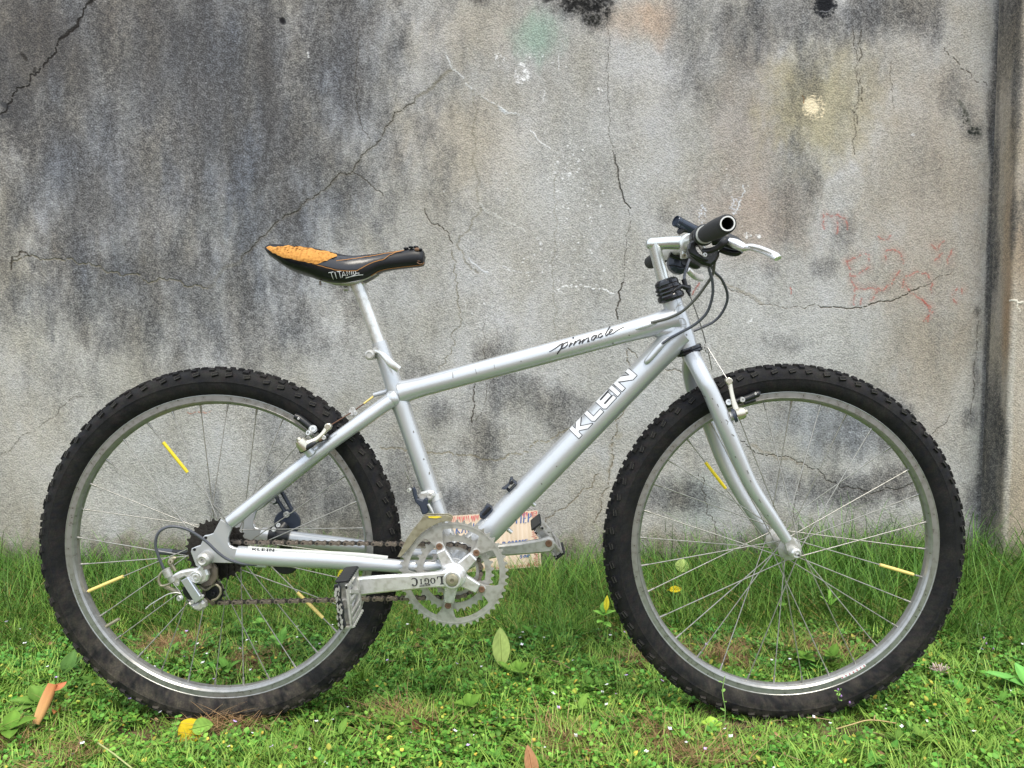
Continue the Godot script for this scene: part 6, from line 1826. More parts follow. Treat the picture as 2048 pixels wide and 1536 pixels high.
func pedal(called: String, at: Vector3, along: Vector2, side: float, bike: Node3D) -> void:
	# local x: the pedal's long way (front to back of the cage), y: its thickness, z: out along the axle
	var p := group(called, at, bike)
	p.scale = Vector3(.93, .93, 1.0)
	var T := Transform3D(Basis(Vector3(along.x, along.y, 0), Vector3(-along.y, along.x, 0), Vector3(0, 0, 1)), Vector3.ZERO)
	var mb := MB.new()
	mb.lathe(T, [Vector2(0, -.052 * side), Vector2(.0072, -.052 * side), Vector2(.0072, -.040 * side), Vector2(.0105, -.036 * side), Vector2(.0095, .030 * side), Vector2(.0075, .038 * side), Vector2(0, .038 * side)], 18)
	for sx in [-1.0, 1.0]:
		# side plates of the body with a slot in each, running out to the cage
		for zz in [-.030, .030]:
			mb.plate(PackedVector2Array([Vector2(.004 * sx, -.010), Vector2(.004 * sx, .010), Vector2(.036 * sx, .0085), Vector2(.039 * sx, .004), Vector2(.039 * sx, -.004), Vector2(.036 * sx, -.0085)]), T * Transform3D(Basis(), Vector3(0, 0, zz)), .005, .001)
		mb.tube([T * Vector3(.008 * sx, 0, -.026), T * Vector3(.034 * sx, 0, .018)], .0045, 8)
		mb.tube([T * Vector3(.008 * sx, .003, .026), T * Vector3(.034 * sx, .002, -.016)], .0040, 8)
	piece("body", mb, M.alloy_dull, p)
	for sy in [-1.0, 1.0]:
		mb = MB.new()
		var face := T * Transform3D(Basis(Vector3(1, 0, 0), Vector3(0, 0, 1), Vector3(0, -1, 0)), Vector3(0, .0085 * sy, 0))
		for b in [[-.033, .002, .008, .090], [.033, .002, .008, .090], [0, -.036, .066, .012], [0, .043, .072, .008], [-.006, -.006, .007, .075], [.020, .006, .006, .070]]:
			mb.box(face * Transform3D(Basis(Vector3(0, 0, 1), .35 if b[0] == -.006 else 0.0), Vector3(b[0], b[1], 0)), Vector3(b[2], b[3], .004), .0008)
		piece("platform", mb, M.alloy_dull, p)
	for sx in [-1.0, 1.0]:
		mb = MB.new()
		var edge := PackedVector2Array()
		for k in 17:
			var z := -.040 + k * .005
			edge.append(Vector2(z, .0100 + (.0035 if k % 2 == 1 else 0.0)))
		for k in range(16, -1, -1):
			var z := -.040 + k * .005
			edge.append(Vector2(z, -.0100 - (.0035 if k % 2 == 1 else 0.0)))
		var TE := T * Transform3D(Basis(Vector3(0, 0, 1), Vector3(0, 1, 0), Vector3(-1, 0, 0)), Vector3(.0412 * sx, 0, 0))
		mb.plate(edge, TE, .004, .0006)
		piece("cage_plate", mb, M.alloy_dull if side > 0 and sx > 0 else M.black_plastic, p)
	mb = MB.new()
	var rim := PackedVector2Array([Vector2(-.040, -.0115), Vector2(-.041, -.004), Vector2(-.033, .000), Vector2(-.015, -.002), Vector2(.005, .001), Vector2(.020, -.001), Vector2(.034, .0015), Vector2(.040, -.003), Vector2(.041, -.010), Vector2(.034, -.0130), Vector2(.012, -.0115), Vector2(0, -.0125), Vector2(-.018, -.011), Vector2(-.034, -.0130)])
	mb.plate(rim, T * Transform3D(Basis(), Vector3(0, 0, .048 * side)), .006, .0012)
	piece("outer_cage", mb, M.black_plastic, p)
	if side > 0:
		mb = MB.new()   # bare metal where the black has been scraped off
		for k in 44:
			var x := -.036 + rng.randf() * .072
			var y := rng.randf_range(-.011, -.002)
			var w := rng.randf_range(.0015, .006)
			var h := rng.randf_range(.0008, .0026)
			mb.plate(PackedVector2Array([Vector2(x - w, y), Vector2(x - w * .3, y - h), Vector2(x + w * .8, y - h * .4), Vector2(x + w, y + h * .5), Vector2(x, y + h)]), T * Transform3D(Basis(), Vector3(0, 0, .0513 + .0001 * k)), .0006)
		piece("scraped_metal", mb, M.alloy_dull, p)


# the chain runs round circles: centre, radius, turn (+1 anticlockwise)
func drivetrain(bike: Node3D) -> void:
	var axle := Vector3(-0.5437, 0.3256, 0)
	var cass := group("cassette", Vector3(axle.x, axle.y, 0), bike)
	var teeth := [28, 24, 21, 18, 15, 13, 11]
	for k in 7:
		var r: float = teeth[k] * .002025
		var o := gear(teeth[k], r + .0022, r - .0030)
		var inn := PackedVector2Array()
		for p in o:
			inn.append(p.normalized() * maxf(r - .0125, .0135))
		var mb := MB.new()
		mb.annulus(o, inn, at_z(Vector3(0, 0, .0215 + k * .0046)), .0022)
		piece("cog", mb, M.steel_dark, cass)
	var mb := MB.new()
	mb.lathe(Transform3D(), [Vector2(.016, .018), Vector2(.0165, .0500), Vector2(.0135, .0525), Vector2(0, .0525)], 24)
	mb.lathe(Transform3D(), [Vector2(.045, .0165), Vector2(.045, .0175), Vector2(.02, .0175)], 28)
	piece("freehub_body", mb, M.steel_dark, cass)

	var hub := Vector3(-0.105, 0.2916, 0.085)
	var up := Vector3(-0.5553, 0.2796, 0.05)
	var lo := Vector3(-0.5404, 0.254, 0.048)
	var path := [[Vector2(axle.x, axle.y), .0225, 1.0], [Vector2(up.x, up.y), .0185, -1.0], [Vector2(lo.x, lo.y), .0185, 1.0], [Vector2(hub.x, hub.y), .0486, 1.0]]
	var pts := PackedVector2Array()
	var seg := []
	for k in 4:
		var A: Array = path[k]
		var B: Array = path[(k + 1) % 4]
		var d: Vector2 = B[0] - A[0]
		var ra: float = A[1] * A[2]
		var rb: float = B[1] * B[2]
		var th := d.angle() + asin((ra - rb) / d.length())
		var right := Vector2(sin(th), -cos(th))
		seg.append([A[0] + right * ra, B[0] + right * rb])
	for k in 4:
		var C: Array = path[k]
		var p_in: Vector2 = seg[(k + 3) % 4][1] - C[0]
		var p_out: Vector2 = seg[k][0] - C[0]
		var a0 := p_in.angle()
		var a1 := p_out.angle()
		var sweep: float = fposmod((a1 - a0) * C[2], TAU) * C[2]
		var steps: int = maxi(4, int(absf(sweep) * C[1] / .002))
		for q in steps + 1:
			pts.append(C[0] + Vector2.from_angle(a0 + sweep * q / steps) * C[1])
	pts.append(pts[0])
	var total := 0.0
	for k in pts.size() - 1:
		total += pts[k].distance_to(pts[k + 1])
	var count := int(round(total / .0127 / 2.0)) * 2
	var step := total / count
	# joint positions along the path
	var joints := PackedVector2Array()
	var want := 0.0
	var run := 0.0
	for k in pts.size() - 1:
		var L := pts[k].distance_to(pts[k + 1])
		while want <= run + L and joints.size() < count:
			joints.append(pts[k].lerp(pts[k + 1], (want - run) / maxf(L, 1e-9)))
			want += step
		run += L
	var shapes := []
	for kind in 2:
		var s := MB.new()
		var eight := PackedVector2Array()
		for k in 24:
			var a := TAU * k / 24.0
			var e := Vector2(cos(a), sin(a)) * .0043
			var cx := .00635 * signf(e.x) if absf(cos(a)) > .2 else 0.0
			eight.append(Vector2(cx + e.x, e.y if cx != 0.0 else signf(e.y) * .0024))
		for sz in [-1.0, 1.0]:
			s.plate(eight, at_z(Vector3(0, 0, sz * (.0036 if kind == 0 else .0024))), .0011, .0002)
		for sx in [-1.0, 1.0]:
			s.lathe(at_z(Vector3(.00635 * sx, 0, 0)), [Vector2(0, -.0046), Vector2(.0019, -.0046), Vector2(.0019, .0044), Vector2(.0013, .0049), Vector2(0, .0049)], 10)
			if kind == 1:
				s.lathe(at_z(Vector3(.00635 * sx, 0, 0)), [Vector2(.0036, -.0016), Vector2(.0036, .0016)], 10)
		shapes.append(s.mesh())
	var chain := group("chain", Vector3(0, 0, .0), bike)
	for k in count:
		var a := joints[k]
		var b := joints[(k + 1) % count]
		var mid := (a + b) / 2.0
		var o := obj("chain_link", shapes[k % 2], M.steel_brown if k % 2 == 0 else M.steel_dark, chain)
		var z := lerpf(.0490, .0400, clampf((mid.x - axle.x) / (hub.x - axle.x), 0.0, 1.0))
		o.transform = Transform3D(Basis(Vector3(0, 0, 1), (b - a).angle()), Vector3(mid.x, mid.y, z))

	# rear derailleur
	var rd := group("rear_derailleur", Vector3.ZERO, bike)
	for q in [up, lo]:
		mb = MB.new()
		var o := gear(11, .0205, .0165)
		var inn := PackedVector2Array()
		for p in o:
			inn.append(p.normalized() * .0045)
		mb.annulus(o, inn, at_z(Vector3(q.x, q.y, .049)), .0035)
		mb.bolt(Vector3(q.x, q.y, .051), Vector3(0, 0, 1), .0045, .006)
		piece("jockey_wheel", mb, M.black_plastic, rd)
	mb = MB.new()
	mb.plate(PackedVector2Array([Vector2(-0.5676, 0.291), Vector2(-0.5548, 0.2965), Vector2(-0.5441, 0.2928), Vector2(-0.5408, 0.2818), Vector2(-0.5356, 0.2735), Vector2(-0.5285, 0.2671), Vector2(-0.5251, 0.2579), Vector2(-0.5271, 0.2488), Vector2(-0.5345, 0.2414), Vector2(-0.5435, 0.2432), Vector2(-0.5505, 0.2524), Vector2(-0.5592, 0.2635), Vector2(-0.5661, 0.2763)]), at_z(Vector3(0, 0, .0405)), .002, .0004)
	mb.tube(spline([Vector3(-0.5641, 0.2693, 0.058), Vector3(-0.5517, 0.2619, 0.058), Vector3(-0.5407, 0.2693, 0.058), Vector3(-0.5334, 0.272, 0.058), Vector3(-0.5263, 0.2656, 0.058), Vector3(-0.5257, 0.2555, 0.058), Vector3(-0.5322, 0.2463, 0.058), Vector3(-0.5413, 0.2427, 0.058)], 4), .0022, 8)
	piece("cage", mb, M.brass_dirty, rd)
	mb = MB.new()
	mb.plate(PackedVector2Array([Vector2(-0.5508, 0.3146), Vector2(-0.542, 0.311), Vector2(-0.5379, 0.2966), Vector2(-0.5408, 0.2857), Vector2(-0.5516, 0.2803), Vector2(-0.5623, 0.2812), Vector2(-0.5692, 0.2875), Vector2(-0.5798, 0.2929), Vector2(-0.587, 0.2893), Vector2(-0.5898, 0.2812), Vector2(-0.5935, 0.2767), Vector2(-0.5988, 0.2785), Vector2(-0.6013, 0.2857), Vector2(-0.6037, 0.2938), Vector2(-0.5974, 0.2984), Vector2(-0.5884, 0.3029), Vector2(-0.5705, 0.3065), Vector2(-0.5581, 0.3078)]), at_z(Vector3(0, 0, .075)), .014, .003)
	piece("upper_knuckle", mb, M.alloy, rd)
	mb = MB.new()
	mb.tube([Vector3(-0.5443, 0.3213, 0.073), Vector3(-0.5429, 0.3068, 0.073)], [.008, .010], 12)
	mb.plate(PackedVector2Array([Vector2(-0.5581, 0.3083), Vector2(-0.5347, 0.3138), Vector2(-0.5278, 0.3029), Vector2(-0.5283, 0.2847), Vector2(-0.5375, 0.2719), Vector2(-0.5555, 0.2701), Vector2(-0.5624, 0.281)]), at_z(Vector3(0, 0, .062)), .008, .002)
	piece("hanger_knuckle", mb, M.steel_brown, rd)
	mb = MB.new()
	mb.lathe(at_z(Vector3(-0.5585, 0.2939, 0.082)), [Vector2(.0105, -.004), Vector2(.0105, .0030), Vector2(.0092, .0040), Vector2(.0085, .0026), Vector2(.0070, .0026), Vector2(.0066, .0038), Vector2(.0050, .0042), Vector2(.0028, .0042), Vector2(.0025, .001), Vector2(0, .001)], 22)
	piece("pivot_bolt", mb, M.alloy, rd)
	mb = MB.new()
	mb.plate(PackedVector2Array([Vector2(-0.5827, 0.289), Vector2(-0.5707, 0.2957), Vector2(-0.546, 0.2575), Vector2(-0.5582, 0.2481)]), at_z(Vector3(0, 0, .086)), .010, .0014)
	piece("link_plate", mb, mat("link_face", Color(.60, .63, .68), .28, .75), rd)
	mb = MB.new()
	mb.plate(PackedVector2Array([Vector2(-0.5852, 0.2729), Vector2(-0.5781, 0.2765), Vector2(-0.5574, 0.2494), Vector2(-0.5647, 0.2421), Vector2(-0.5769, 0.2512), Vector2(-0.5855, 0.262)]), at_z(Vector3(0, 0, .074)), .010, .002)
	piece("link_back", mb, M.black_plastic, rd)
	mb = MB.new()
	mb.plate(PackedVector2Array([Vector2(-0.5751, 0.2521), Vector2(-0.5698, 0.2503), Vector2(-0.562, 0.2444), Vector2(-0.5485, 0.2521), Vector2(-0.5433, 0.2476), Vector2(-0.5426, 0.2394), Vector2(-0.5471, 0.234), Vector2(-0.5525, 0.2322), Vector2(-0.5614, 0.234), Vector2(-0.5709, 0.2421)]), at_z(Vector3(0, 0, .078)), .018, .004)
	piece("lower_knuckle", mb, M.alloy_dull, rd)
	bolts("screw", [[Vector3(-0.5638, 0.2509, 0.087), Vector3(0, 0, 1), .0036, .004], [Vector3(-0.5464, 0.2608, 0.087), Vector3(0, 0, 1), .0034, .004], [Vector3(-0.5908, 0.2816, 0.082), Vector3(0, 0, 1), .0032, .004], [Vector3(-0.5804, 0.2612, 0.096), Vector3(-.4, 0, 1), .0052, .006]], M.alloy, rd)
	mb = MB.new()
	mb.tube(spline([Vector3(-0.6154, 0.3047, 0.084), Vector3(-0.6218, 0.2976, 0.084), Vector3(-0.6242, 0.2886, 0.084), Vector3(-0.6214, 0.2791, 0.084), Vector3(-0.6134, 0.2787, 0.084), Vector3(-0.6027, 0.2832, 0.084), Vector3(-0.599, 0.2886, 0.084)], 4), .0024, 8)
	mb.tube(spline([Vector3(-0.6199, 0.2732, 0.07), Vector3(-0.6067, 0.2659, 0.07), Vector3(-0.5934, 0.2614, 0.07)], 3), .0045, 8)
	piece("cable_arch", mb, M.brass_dirty, rd)
	mb = MB.new()
	mb.tube([Vector3(-0.6068, 0.3108, 0.095), Vector3(-0.6018, 0.2986, 0.093)], [.0072, .0076], 8)
	mb.tube([Vector3(-0.6018, 0.2986, 0.093), Vector3(-0.5973, 0.2878, 0.09)], [.0052, .0052], 10)
	piece("barrel_adjuster", mb, M.alloy_dull, rd)
	mb = MB.new()
	mb.tube(spline([Vector3(-0.6004, 0.3004, 0.07), Vector3(-0.6056, 0.3086, 0.07), Vector3(-0.6098, 0.3168, 0.07), Vector3(-0.6043, 0.3231, 0.07), Vector3(-0.598, 0.324, 0.07)], 4), spline([.0030, .0038, .0042, .0044, .0026], 4), 8)
	mb.bolt(Vector3(-0.6053, 0.3181, 0.073), Vector3(-.3, .2, 1), .0046, .004)
	piece("limit_screw", mb, M.brass_dirty, rd)

	# front derailleur on the seat tube
	var fd := group("front_derailleur", Vector3.ZERO, bike)
	var sa := Vector3(-0.2452, 0.7081, 0)
	var sd := Vector3(-0.105, 0.2914, 0)
	mb = MB.new()
	mb.lathe(facing((sa - sd), sa.lerp(sd, .695)), [Vector2(.0163, -.0058), Vector2(.0180, -.0055), Vector2(.0180, .0055), Vector2(.0163, .0058)], 28)
	mb.plate(PackedVector2Array([Vector2(-0.1727, 0.4258), Vector2(-0.1671, 0.4332), Vector2(-0.1524, 0.4369), Vector2(-0.1432, 0.435), Vector2(-0.1405, 0.4267), Vector2(-0.1452, 0.4183), Vector2(-0.1599, 0.4146), Vector2(-0.1709, 0.4165)]), at_z(Vector3(0, 0, .021)), .012, .003)
	mb.bolt(Vector3(-0.15, 0.4279, 0.028), Vector3(0, 0, 1), .0062, .0035)
	piece("clamp", mb, M.alloy, fd)
	mb = MB.new()
	mb.plate(PackedVector2Array([Vector2(-0.1825, 0.4431), Vector2(-0.1779, 0.4449), Vector2(-0.1743, 0.4385), Vector2(-0.1717, 0.4237), Vector2(-0.1626, 0.42), Vector2(-0.158, 0.4246), Vector2(-0.1535, 0.4219), Vector2(-0.1518, 0.3997), Vector2(-0.1564, 0.3941), Vector2(-0.1637, 0.3951), Vector2(-0.1682, 0.4089), Vector2(-0.1763, 0.4172), Vector2(-0.1799, 0.4292)]), at_z(Vector3(0, 0, .032)), .009, .002)
	piece("arm", mb, M.blue_black, fd)
	mb = MB.new()
	mb.bolt(Vector3(-0.1854, 0.4397, 0.036), Vector3(-.5, 0, 1), .0040, .005)
	mb.tube(spline([Vector3(-0.1528, 0.4139, 0.036), Vector3(-0.1474, 0.4047, 0.036), Vector3(-0.1439, 0.3955, 0.036)], 3), .0028, 6)
	piece("cable_bolt", mb, M.alloy, fd)
	for z in [.0645, .050]:
		mb = MB.new()
		var cage := PackedVector2Array([Vector2(-0.1579, 0.3976), Vector2(-0.1525, 0.3998), Vector2(-0.1329, 0.3994), Vector2(-0.1142, 0.3994), Vector2(-0.1079, 0.3967), Vector2(-0.1062, 0.3904), Vector2(-0.1115, 0.389), Vector2(-0.1214, 0.3885), Vector2(-0.1339, 0.3849), Vector2(-0.1482, 0.3777), Vector2(-0.1617, 0.3677), Vector2(-0.1725, 0.356), Vector2(-0.1815, 0.3433), Vector2(-0.1914, 0.3324), Vector2(-0.1995, 0.3242), Vector2(-0.2049, 0.3247), Vector2(-0.1976, 0.3387), Vector2(-0.1894, 0.3551), Vector2(-0.1786, 0.3714), Vector2(-0.1678, 0.384)])
		mb.plate(cage, at_z(Vector3(0, 0, z)), .0016, .0003)
		piece("cage_plate", mb, M.brass_dirty, fd)
	mb = MB.new()
	mb.plate(PackedVector2Array([Vector2(-0.1497, 0.3978), Vector2(-0.1319, 0.3983), Vector2(-0.1248, 0.3969), Vector2(-0.1355, 0.3947), Vector2(-0.148, 0.3956)]), at_z(Vector3(0, 0, .0659)), .0008)
	piece("yellow_mark", mb, M.yellow, fd)


func brakes(bike: Node3D) -> void:
	# front, right arm in view
	var fb := group("front_brake", Vector3.ZERO, bike)
	var mb := MB.new()
	mb.tube(spline([Vector3(0.3874, 0.6386, 0.046), Vector3(0.3899, 0.6315, 0.047), Vector3(0.392, 0.6183, 0.05), Vector3(0.3946, 0.6034, 0.054), Vector3(0.3991, 0.5877, 0.058), Vector3(0.4049, 0.5807, 0.06)], 4), spline([.0058, .0046, .0042, .0046, .0062, .0080], 4), 12, true, .8, Vector3(0, 0, 1))
	mb.lathe(at_z(Vector3(0.3877, 0.6386, 0.045)), [Vector2(0, -.004), Vector2(.0062, -.004), Vector2(.0062, .005), Vector2(.0048, .006), Vector2(0, .006)], 14)
	mb.tube([Vector3(0.4001, 0.5796, 0.058), Vector3(0.4084, 0.5825, 0.06), Vector3(0.4134, 0.5844, 0.061)], [.0110, .0112, .0085], 18)
	mb.tube([Vector3(0.4134, 0.5844, 0.061), Vector3(0.4175, 0.5858, 0.062)], [.0048, .0044], 12)
	piece("arm", mb, mat("brass_pale", Color(.60, .56, .46), .3, .85), fb)
	mb = MB.new()
	mb.tube([Vector3(0.3883, 0.5759, 0.056), Vector3(0.3942, 0.5778, 0.057)], [.0085, .0085], 14)
	piece("boss", mb, M.alloy_dull, fb)
	mb = MB.new()
	mb.tube([Vector3(0.3933, 0.5769, 0.057), Vector3(0.3984, 0.5788, 0.058)], [.0128, .0122], 18)
	piece("spring_cover", mb, M.blue_black, fb)
	mb = MB.new()
	mb.tube(spline([Vector3(0.388, 0.5918, 0.024), Vector3(0.4061, 0.5991, 0.024), Vector3(0.4287, 0.6064, 0.024), Vector3(0.4459, 0.6137, 0.024), Vector3(0.4504, 0.6137, 0.024)], 4), spline([.0050, .0062, .0062, .0064, .0050], 4), 14, true, 1.1, Vector3(0, 0, 1))
	mb.tube([Vector3(0.4225, 0.5973, 0.024), Vector3(0.4424, 0.6037, 0.024)], [.0042, .0042], 10)
	piece("pad", mb, M.black_plastic, fb)
	bolts("bolt", [[Vector3(0.4156, 0.6044, 0.033), Vector3(0, 0, 1), .0050, .006], [Vector3(0.3886, 0.5999, 0.044), Vector3(-.2, .2, 1), .0058, .006], [Vector3(0.4409, 0.6147, 0.031), Vector3(0, 0, 1), .0022, .001]], M.alloy, fb)
	mb = MB.new()
	mb.tube([Vector3(0.3954, 0.5979, 0.02), Vector3(0.3886, 0.5999, 0.044)], [.0045, .0045], 10)
	piece("bolt_shank", mb, M.alloy, fb)
	mb = MB.new()
	mb.tube(spline([Vector3(0.3492, 0.6469, -0.046), Vector3(0.3588, 0.6063, -0.052), Vector3(0.3664, 0.5817, -0.058)], 4), .0050, 10)
	mb.tube([Vector3(0.3523, 0.5876, -0.024), Vector3(0.3916, 0.6036, -0.024)], [.006, .006], 10)
	piece("far_arm", mb, M.alloy_dull, fb)

	var rb := group("rear_brake", Vector3.ZERO, bike)
	mb = MB.new()
	mb.tube(spline([Vector3(-0.3257, 0.5582, 0.058), Vector3(-0.3307, 0.5531, 0.06), Vector3(-0.336, 0.5455, 0.064), Vector3(-0.3449, 0.5371, 0.068), Vector3(-0.3563, 0.5306, 0.072), Vector3(-0.3687, 0.527, 0.072)], 4), spline([.0062, .0048, .0042, .0046, .0066, .0100], 4), 12, true, .8, Vector3(0, 0, 1))
	mb.lathe(at_z(Vector3(-0.3266, 0.5582, 0.058)), [Vector2(0, -.004), Vector2(.0062, -.004), Vector2(.0062, .005), Vector2(.0048, .006), Vector2(0, .006)], 14)
	mb.tube([Vector3(-0.365, 0.5196, 0.07), Vector3(-0.3696, 0.5288, 0.072), Vector3(-0.3745, 0.536, 0.073)], [.0108, .0112, .0088], 18)
	mb.tube([Vector3(-0.3745, 0.536, 0.073), Vector3(-0.3771, 0.5396, 0.073)], [.0046, .0040], 12)
	piece("arm", mb, M.brass_pale, rb)
	mb = MB.new()
	mb.tube([Vector3(-0.357, 0.5098, 0.064), Vector3(-0.3637, 0.5193, 0.068)], [.0090, .0088], 14)
	piece("boss", mb, M.silver_paint, rb)
	mb = MB.new()
	mb.tube(spline([Vector3(-0.3737, 0.514, 0.074), Vector3(-0.3619, 0.5217, 0.078), Vector3(-0.3513, 0.5287, 0.078), Vector3(-0.3447, 0.5329, 0.076)], 4), spline([.003, .0045, .0045, .003], 4), 10, true, .5, Vector3(0, 0, 1))
	piece("spring_cover", mb, M.black_plastic, rb)
	mb = MB.new()
	mb.tube(spline([Vector3(-0.3956, 0.5735, 0.024), Vector3(-0.3865, 0.5689, 0.024), Vector3(-0.3721, 0.557, 0.024), Vector3(-0.3559, 0.5442, 0.024)], 4), spline([.0060, .0066, .0068, .0060], 4), 14, true, 1.1, Vector3(0, 0, 1))
	piece("pad", mb, M.black_plastic, rb)
	mb = MB.new()
	mb.tube(spline([Vector3(-0.3541, 0.5307, 0.06), Vector3(-0.3421, 0.5358, 0.058), Vector3(-0.3318, 0.5409, 0.056), Vector3(-0.3284, 0.5444, 0.055)], 4), spline([.0045, .0055, .0060, .0045], 4), 12)
	piece("pad_holder", mb, M.black_plastic, rb)
	mb = MB.new()
	mb.tube([Vector3(-0.3429, 0.535, 0.0655), Vector3(-0.3379, 0.5375, 0.064)], [.0042, .0042], 10)
	piece("rusty_washer", mb, M.rust, rb)
	bolts("bolt", [[Vector3(-0.3335, 0.5393, 0.064), Vector3(0, 0, 1), .0040, .003], [Vector3(-0.359, 0.5516, 0.04), Vector3(.2, .2, 1), .0062, .006], [Vector3(-0.3613, 0.5458, 0.052), Vector3(-.5, .2, 1), .0050, .006], [Vector3(-0.3873, 0.5697, 0.031), Vector3(0, 0, 1), .0022, .001]], M.alloy, rb)
	mb = MB.new()
	mb.tube([Vector3(-0.3655, 0.5476, 0.022), Vector3(-0.359, 0.5516, 0.04)], [.0072, .0072], 12)
	piece("bolt_shank", mb, M.alloy, rb)
	mb = MB.new()
	mb.tube([Vector3(-0.3634, 0.5468, 0.03), Vector3(-0.3613, 0.5458, 0.052)], [.0045, .0045], 10)
	piece("bolt_shank", mb, M.alloy, rb)


func kickstand(bike: Node3D) -> void:
	var k := group("kickstand", Vector3.ZERO, bike)
	var mb := MB.new()
	var disc := PackedVector2Array()
	var c := Vector3(-0.4457, 0.3499, -0.088)
	for j in 28:
		disc.append(Vector2(c.x, c.y) + Vector2.from_angle(TAU * j / 28) * .0262)
	mb.plate(disc, at_z(Vector3(0, 0, -.088)), .008, .0015)
	# slotted arm up to the seat stay
	for l in [[Vector3(-0.4507, 0.3734, -0.086), Vector3(-0.4699, 0.4054, -0.086)], [Vector3(-0.4358, 0.3754, -0.086), Vector3(-0.4559, 0.4124, -0.086)]]:
		mb.tube([l[0], l[1]], [.0040, .0040], 8)
	mb.tube([Vector3(-0.4709, 0.4044, -0.086), Vector3(-0.4628, 0.4114, -0.086), Vector3(-0.4549, 0.4124, -0.086)], .0042, 8)
	mb.tube([Vector3(-0.4734, 0.3959, -0.084), Vector3(-0.4625, 0.3979, -0.084)], [.0095, .0090], 12)
	mb.tube(spline([Vector3(-0.4899, 0.4098, -0.084), Vector3(-0.4966, 0.4067, -0.08), Vector3(-0.4971, 0.3997, -0.075)], 3), .006, 8)
	piece("bracket", mb, M.blue_black, k)
	mb = MB.new()
	var s0 := Vector3(-0.4723, 0.3299, -0.064)
	var s1 := Vector3(-0.4324, 0.3267, -0.061)
	mb.tube([s0, s0.lerp(s1, .5), s1], [.0175, .0182, .0172], 20, true, .9, Vector3(0, 0, 1))
	mb.tube([Vector3(-0.4554, 0.3373, -0.07), Vector3(-0.4484, 0.3468, -0.08)], [.012, .012], 10)
	piece("stay_clamp", mb, M.black_plastic, k)
	bolts("bolt", [[Vector3(-0.4682, 0.3974, -0.072), Vector3(0, 0, 1), .0055, .004], [Vector3(-0.4454, 0.3676, -0.083), Vector3(0, 0, 1), .0062, .004], [Vector3(-0.4569, 0.3497, -0.066), Vector3(0, .3, 1), .0045, .003], [Vector3(-0.4593, 0.3466, -0.045), Vector3(0, .3, 1), .0045, .003]], M.alloy, k)
	mb = MB.new()
	disc = PackedVector2Array()
	c = Vector3(-0.4512, 0.2711, -0.092)
	for j in 24:
		disc.append(Vector2(c.x, c.y) + Vector2.from_angle(TAU * j / 24) * Vector2(.027, .026))
	mb.plate(disc, at_z(Vector3(0, 0, -.092)), .012, .002)
	mb.tube([Vector3(-0.4517, 0.3242, -0.09), Vector3(-0.4502, 0.2751, -0.092)], [.012, .012], 10)
	piece("pivot", mb, M.black_plastic, k)
	mb = MB.new()
	mb.tube([Vector3(-0.4518, 0.2725, -0.094), Vector3(-0.5842, 0.2831, -0.096), Vector3(-0.7071, 0.2886, -0.098)], [.0062, .0058, .0056], 12)
	piece("leg", mb, M.black_plastic, k)
	mb = MB.new()
	mb.tube([Vector3(-0.6791, 0.2871, -0.098), Vector3(-0.7031, 0.2886, -0.098), Vector3(-0.7101, 0.2891, -0.098)], [.0066, .0066, .0058], 12)
	piece("foot", mb, M.cable_grey, k)


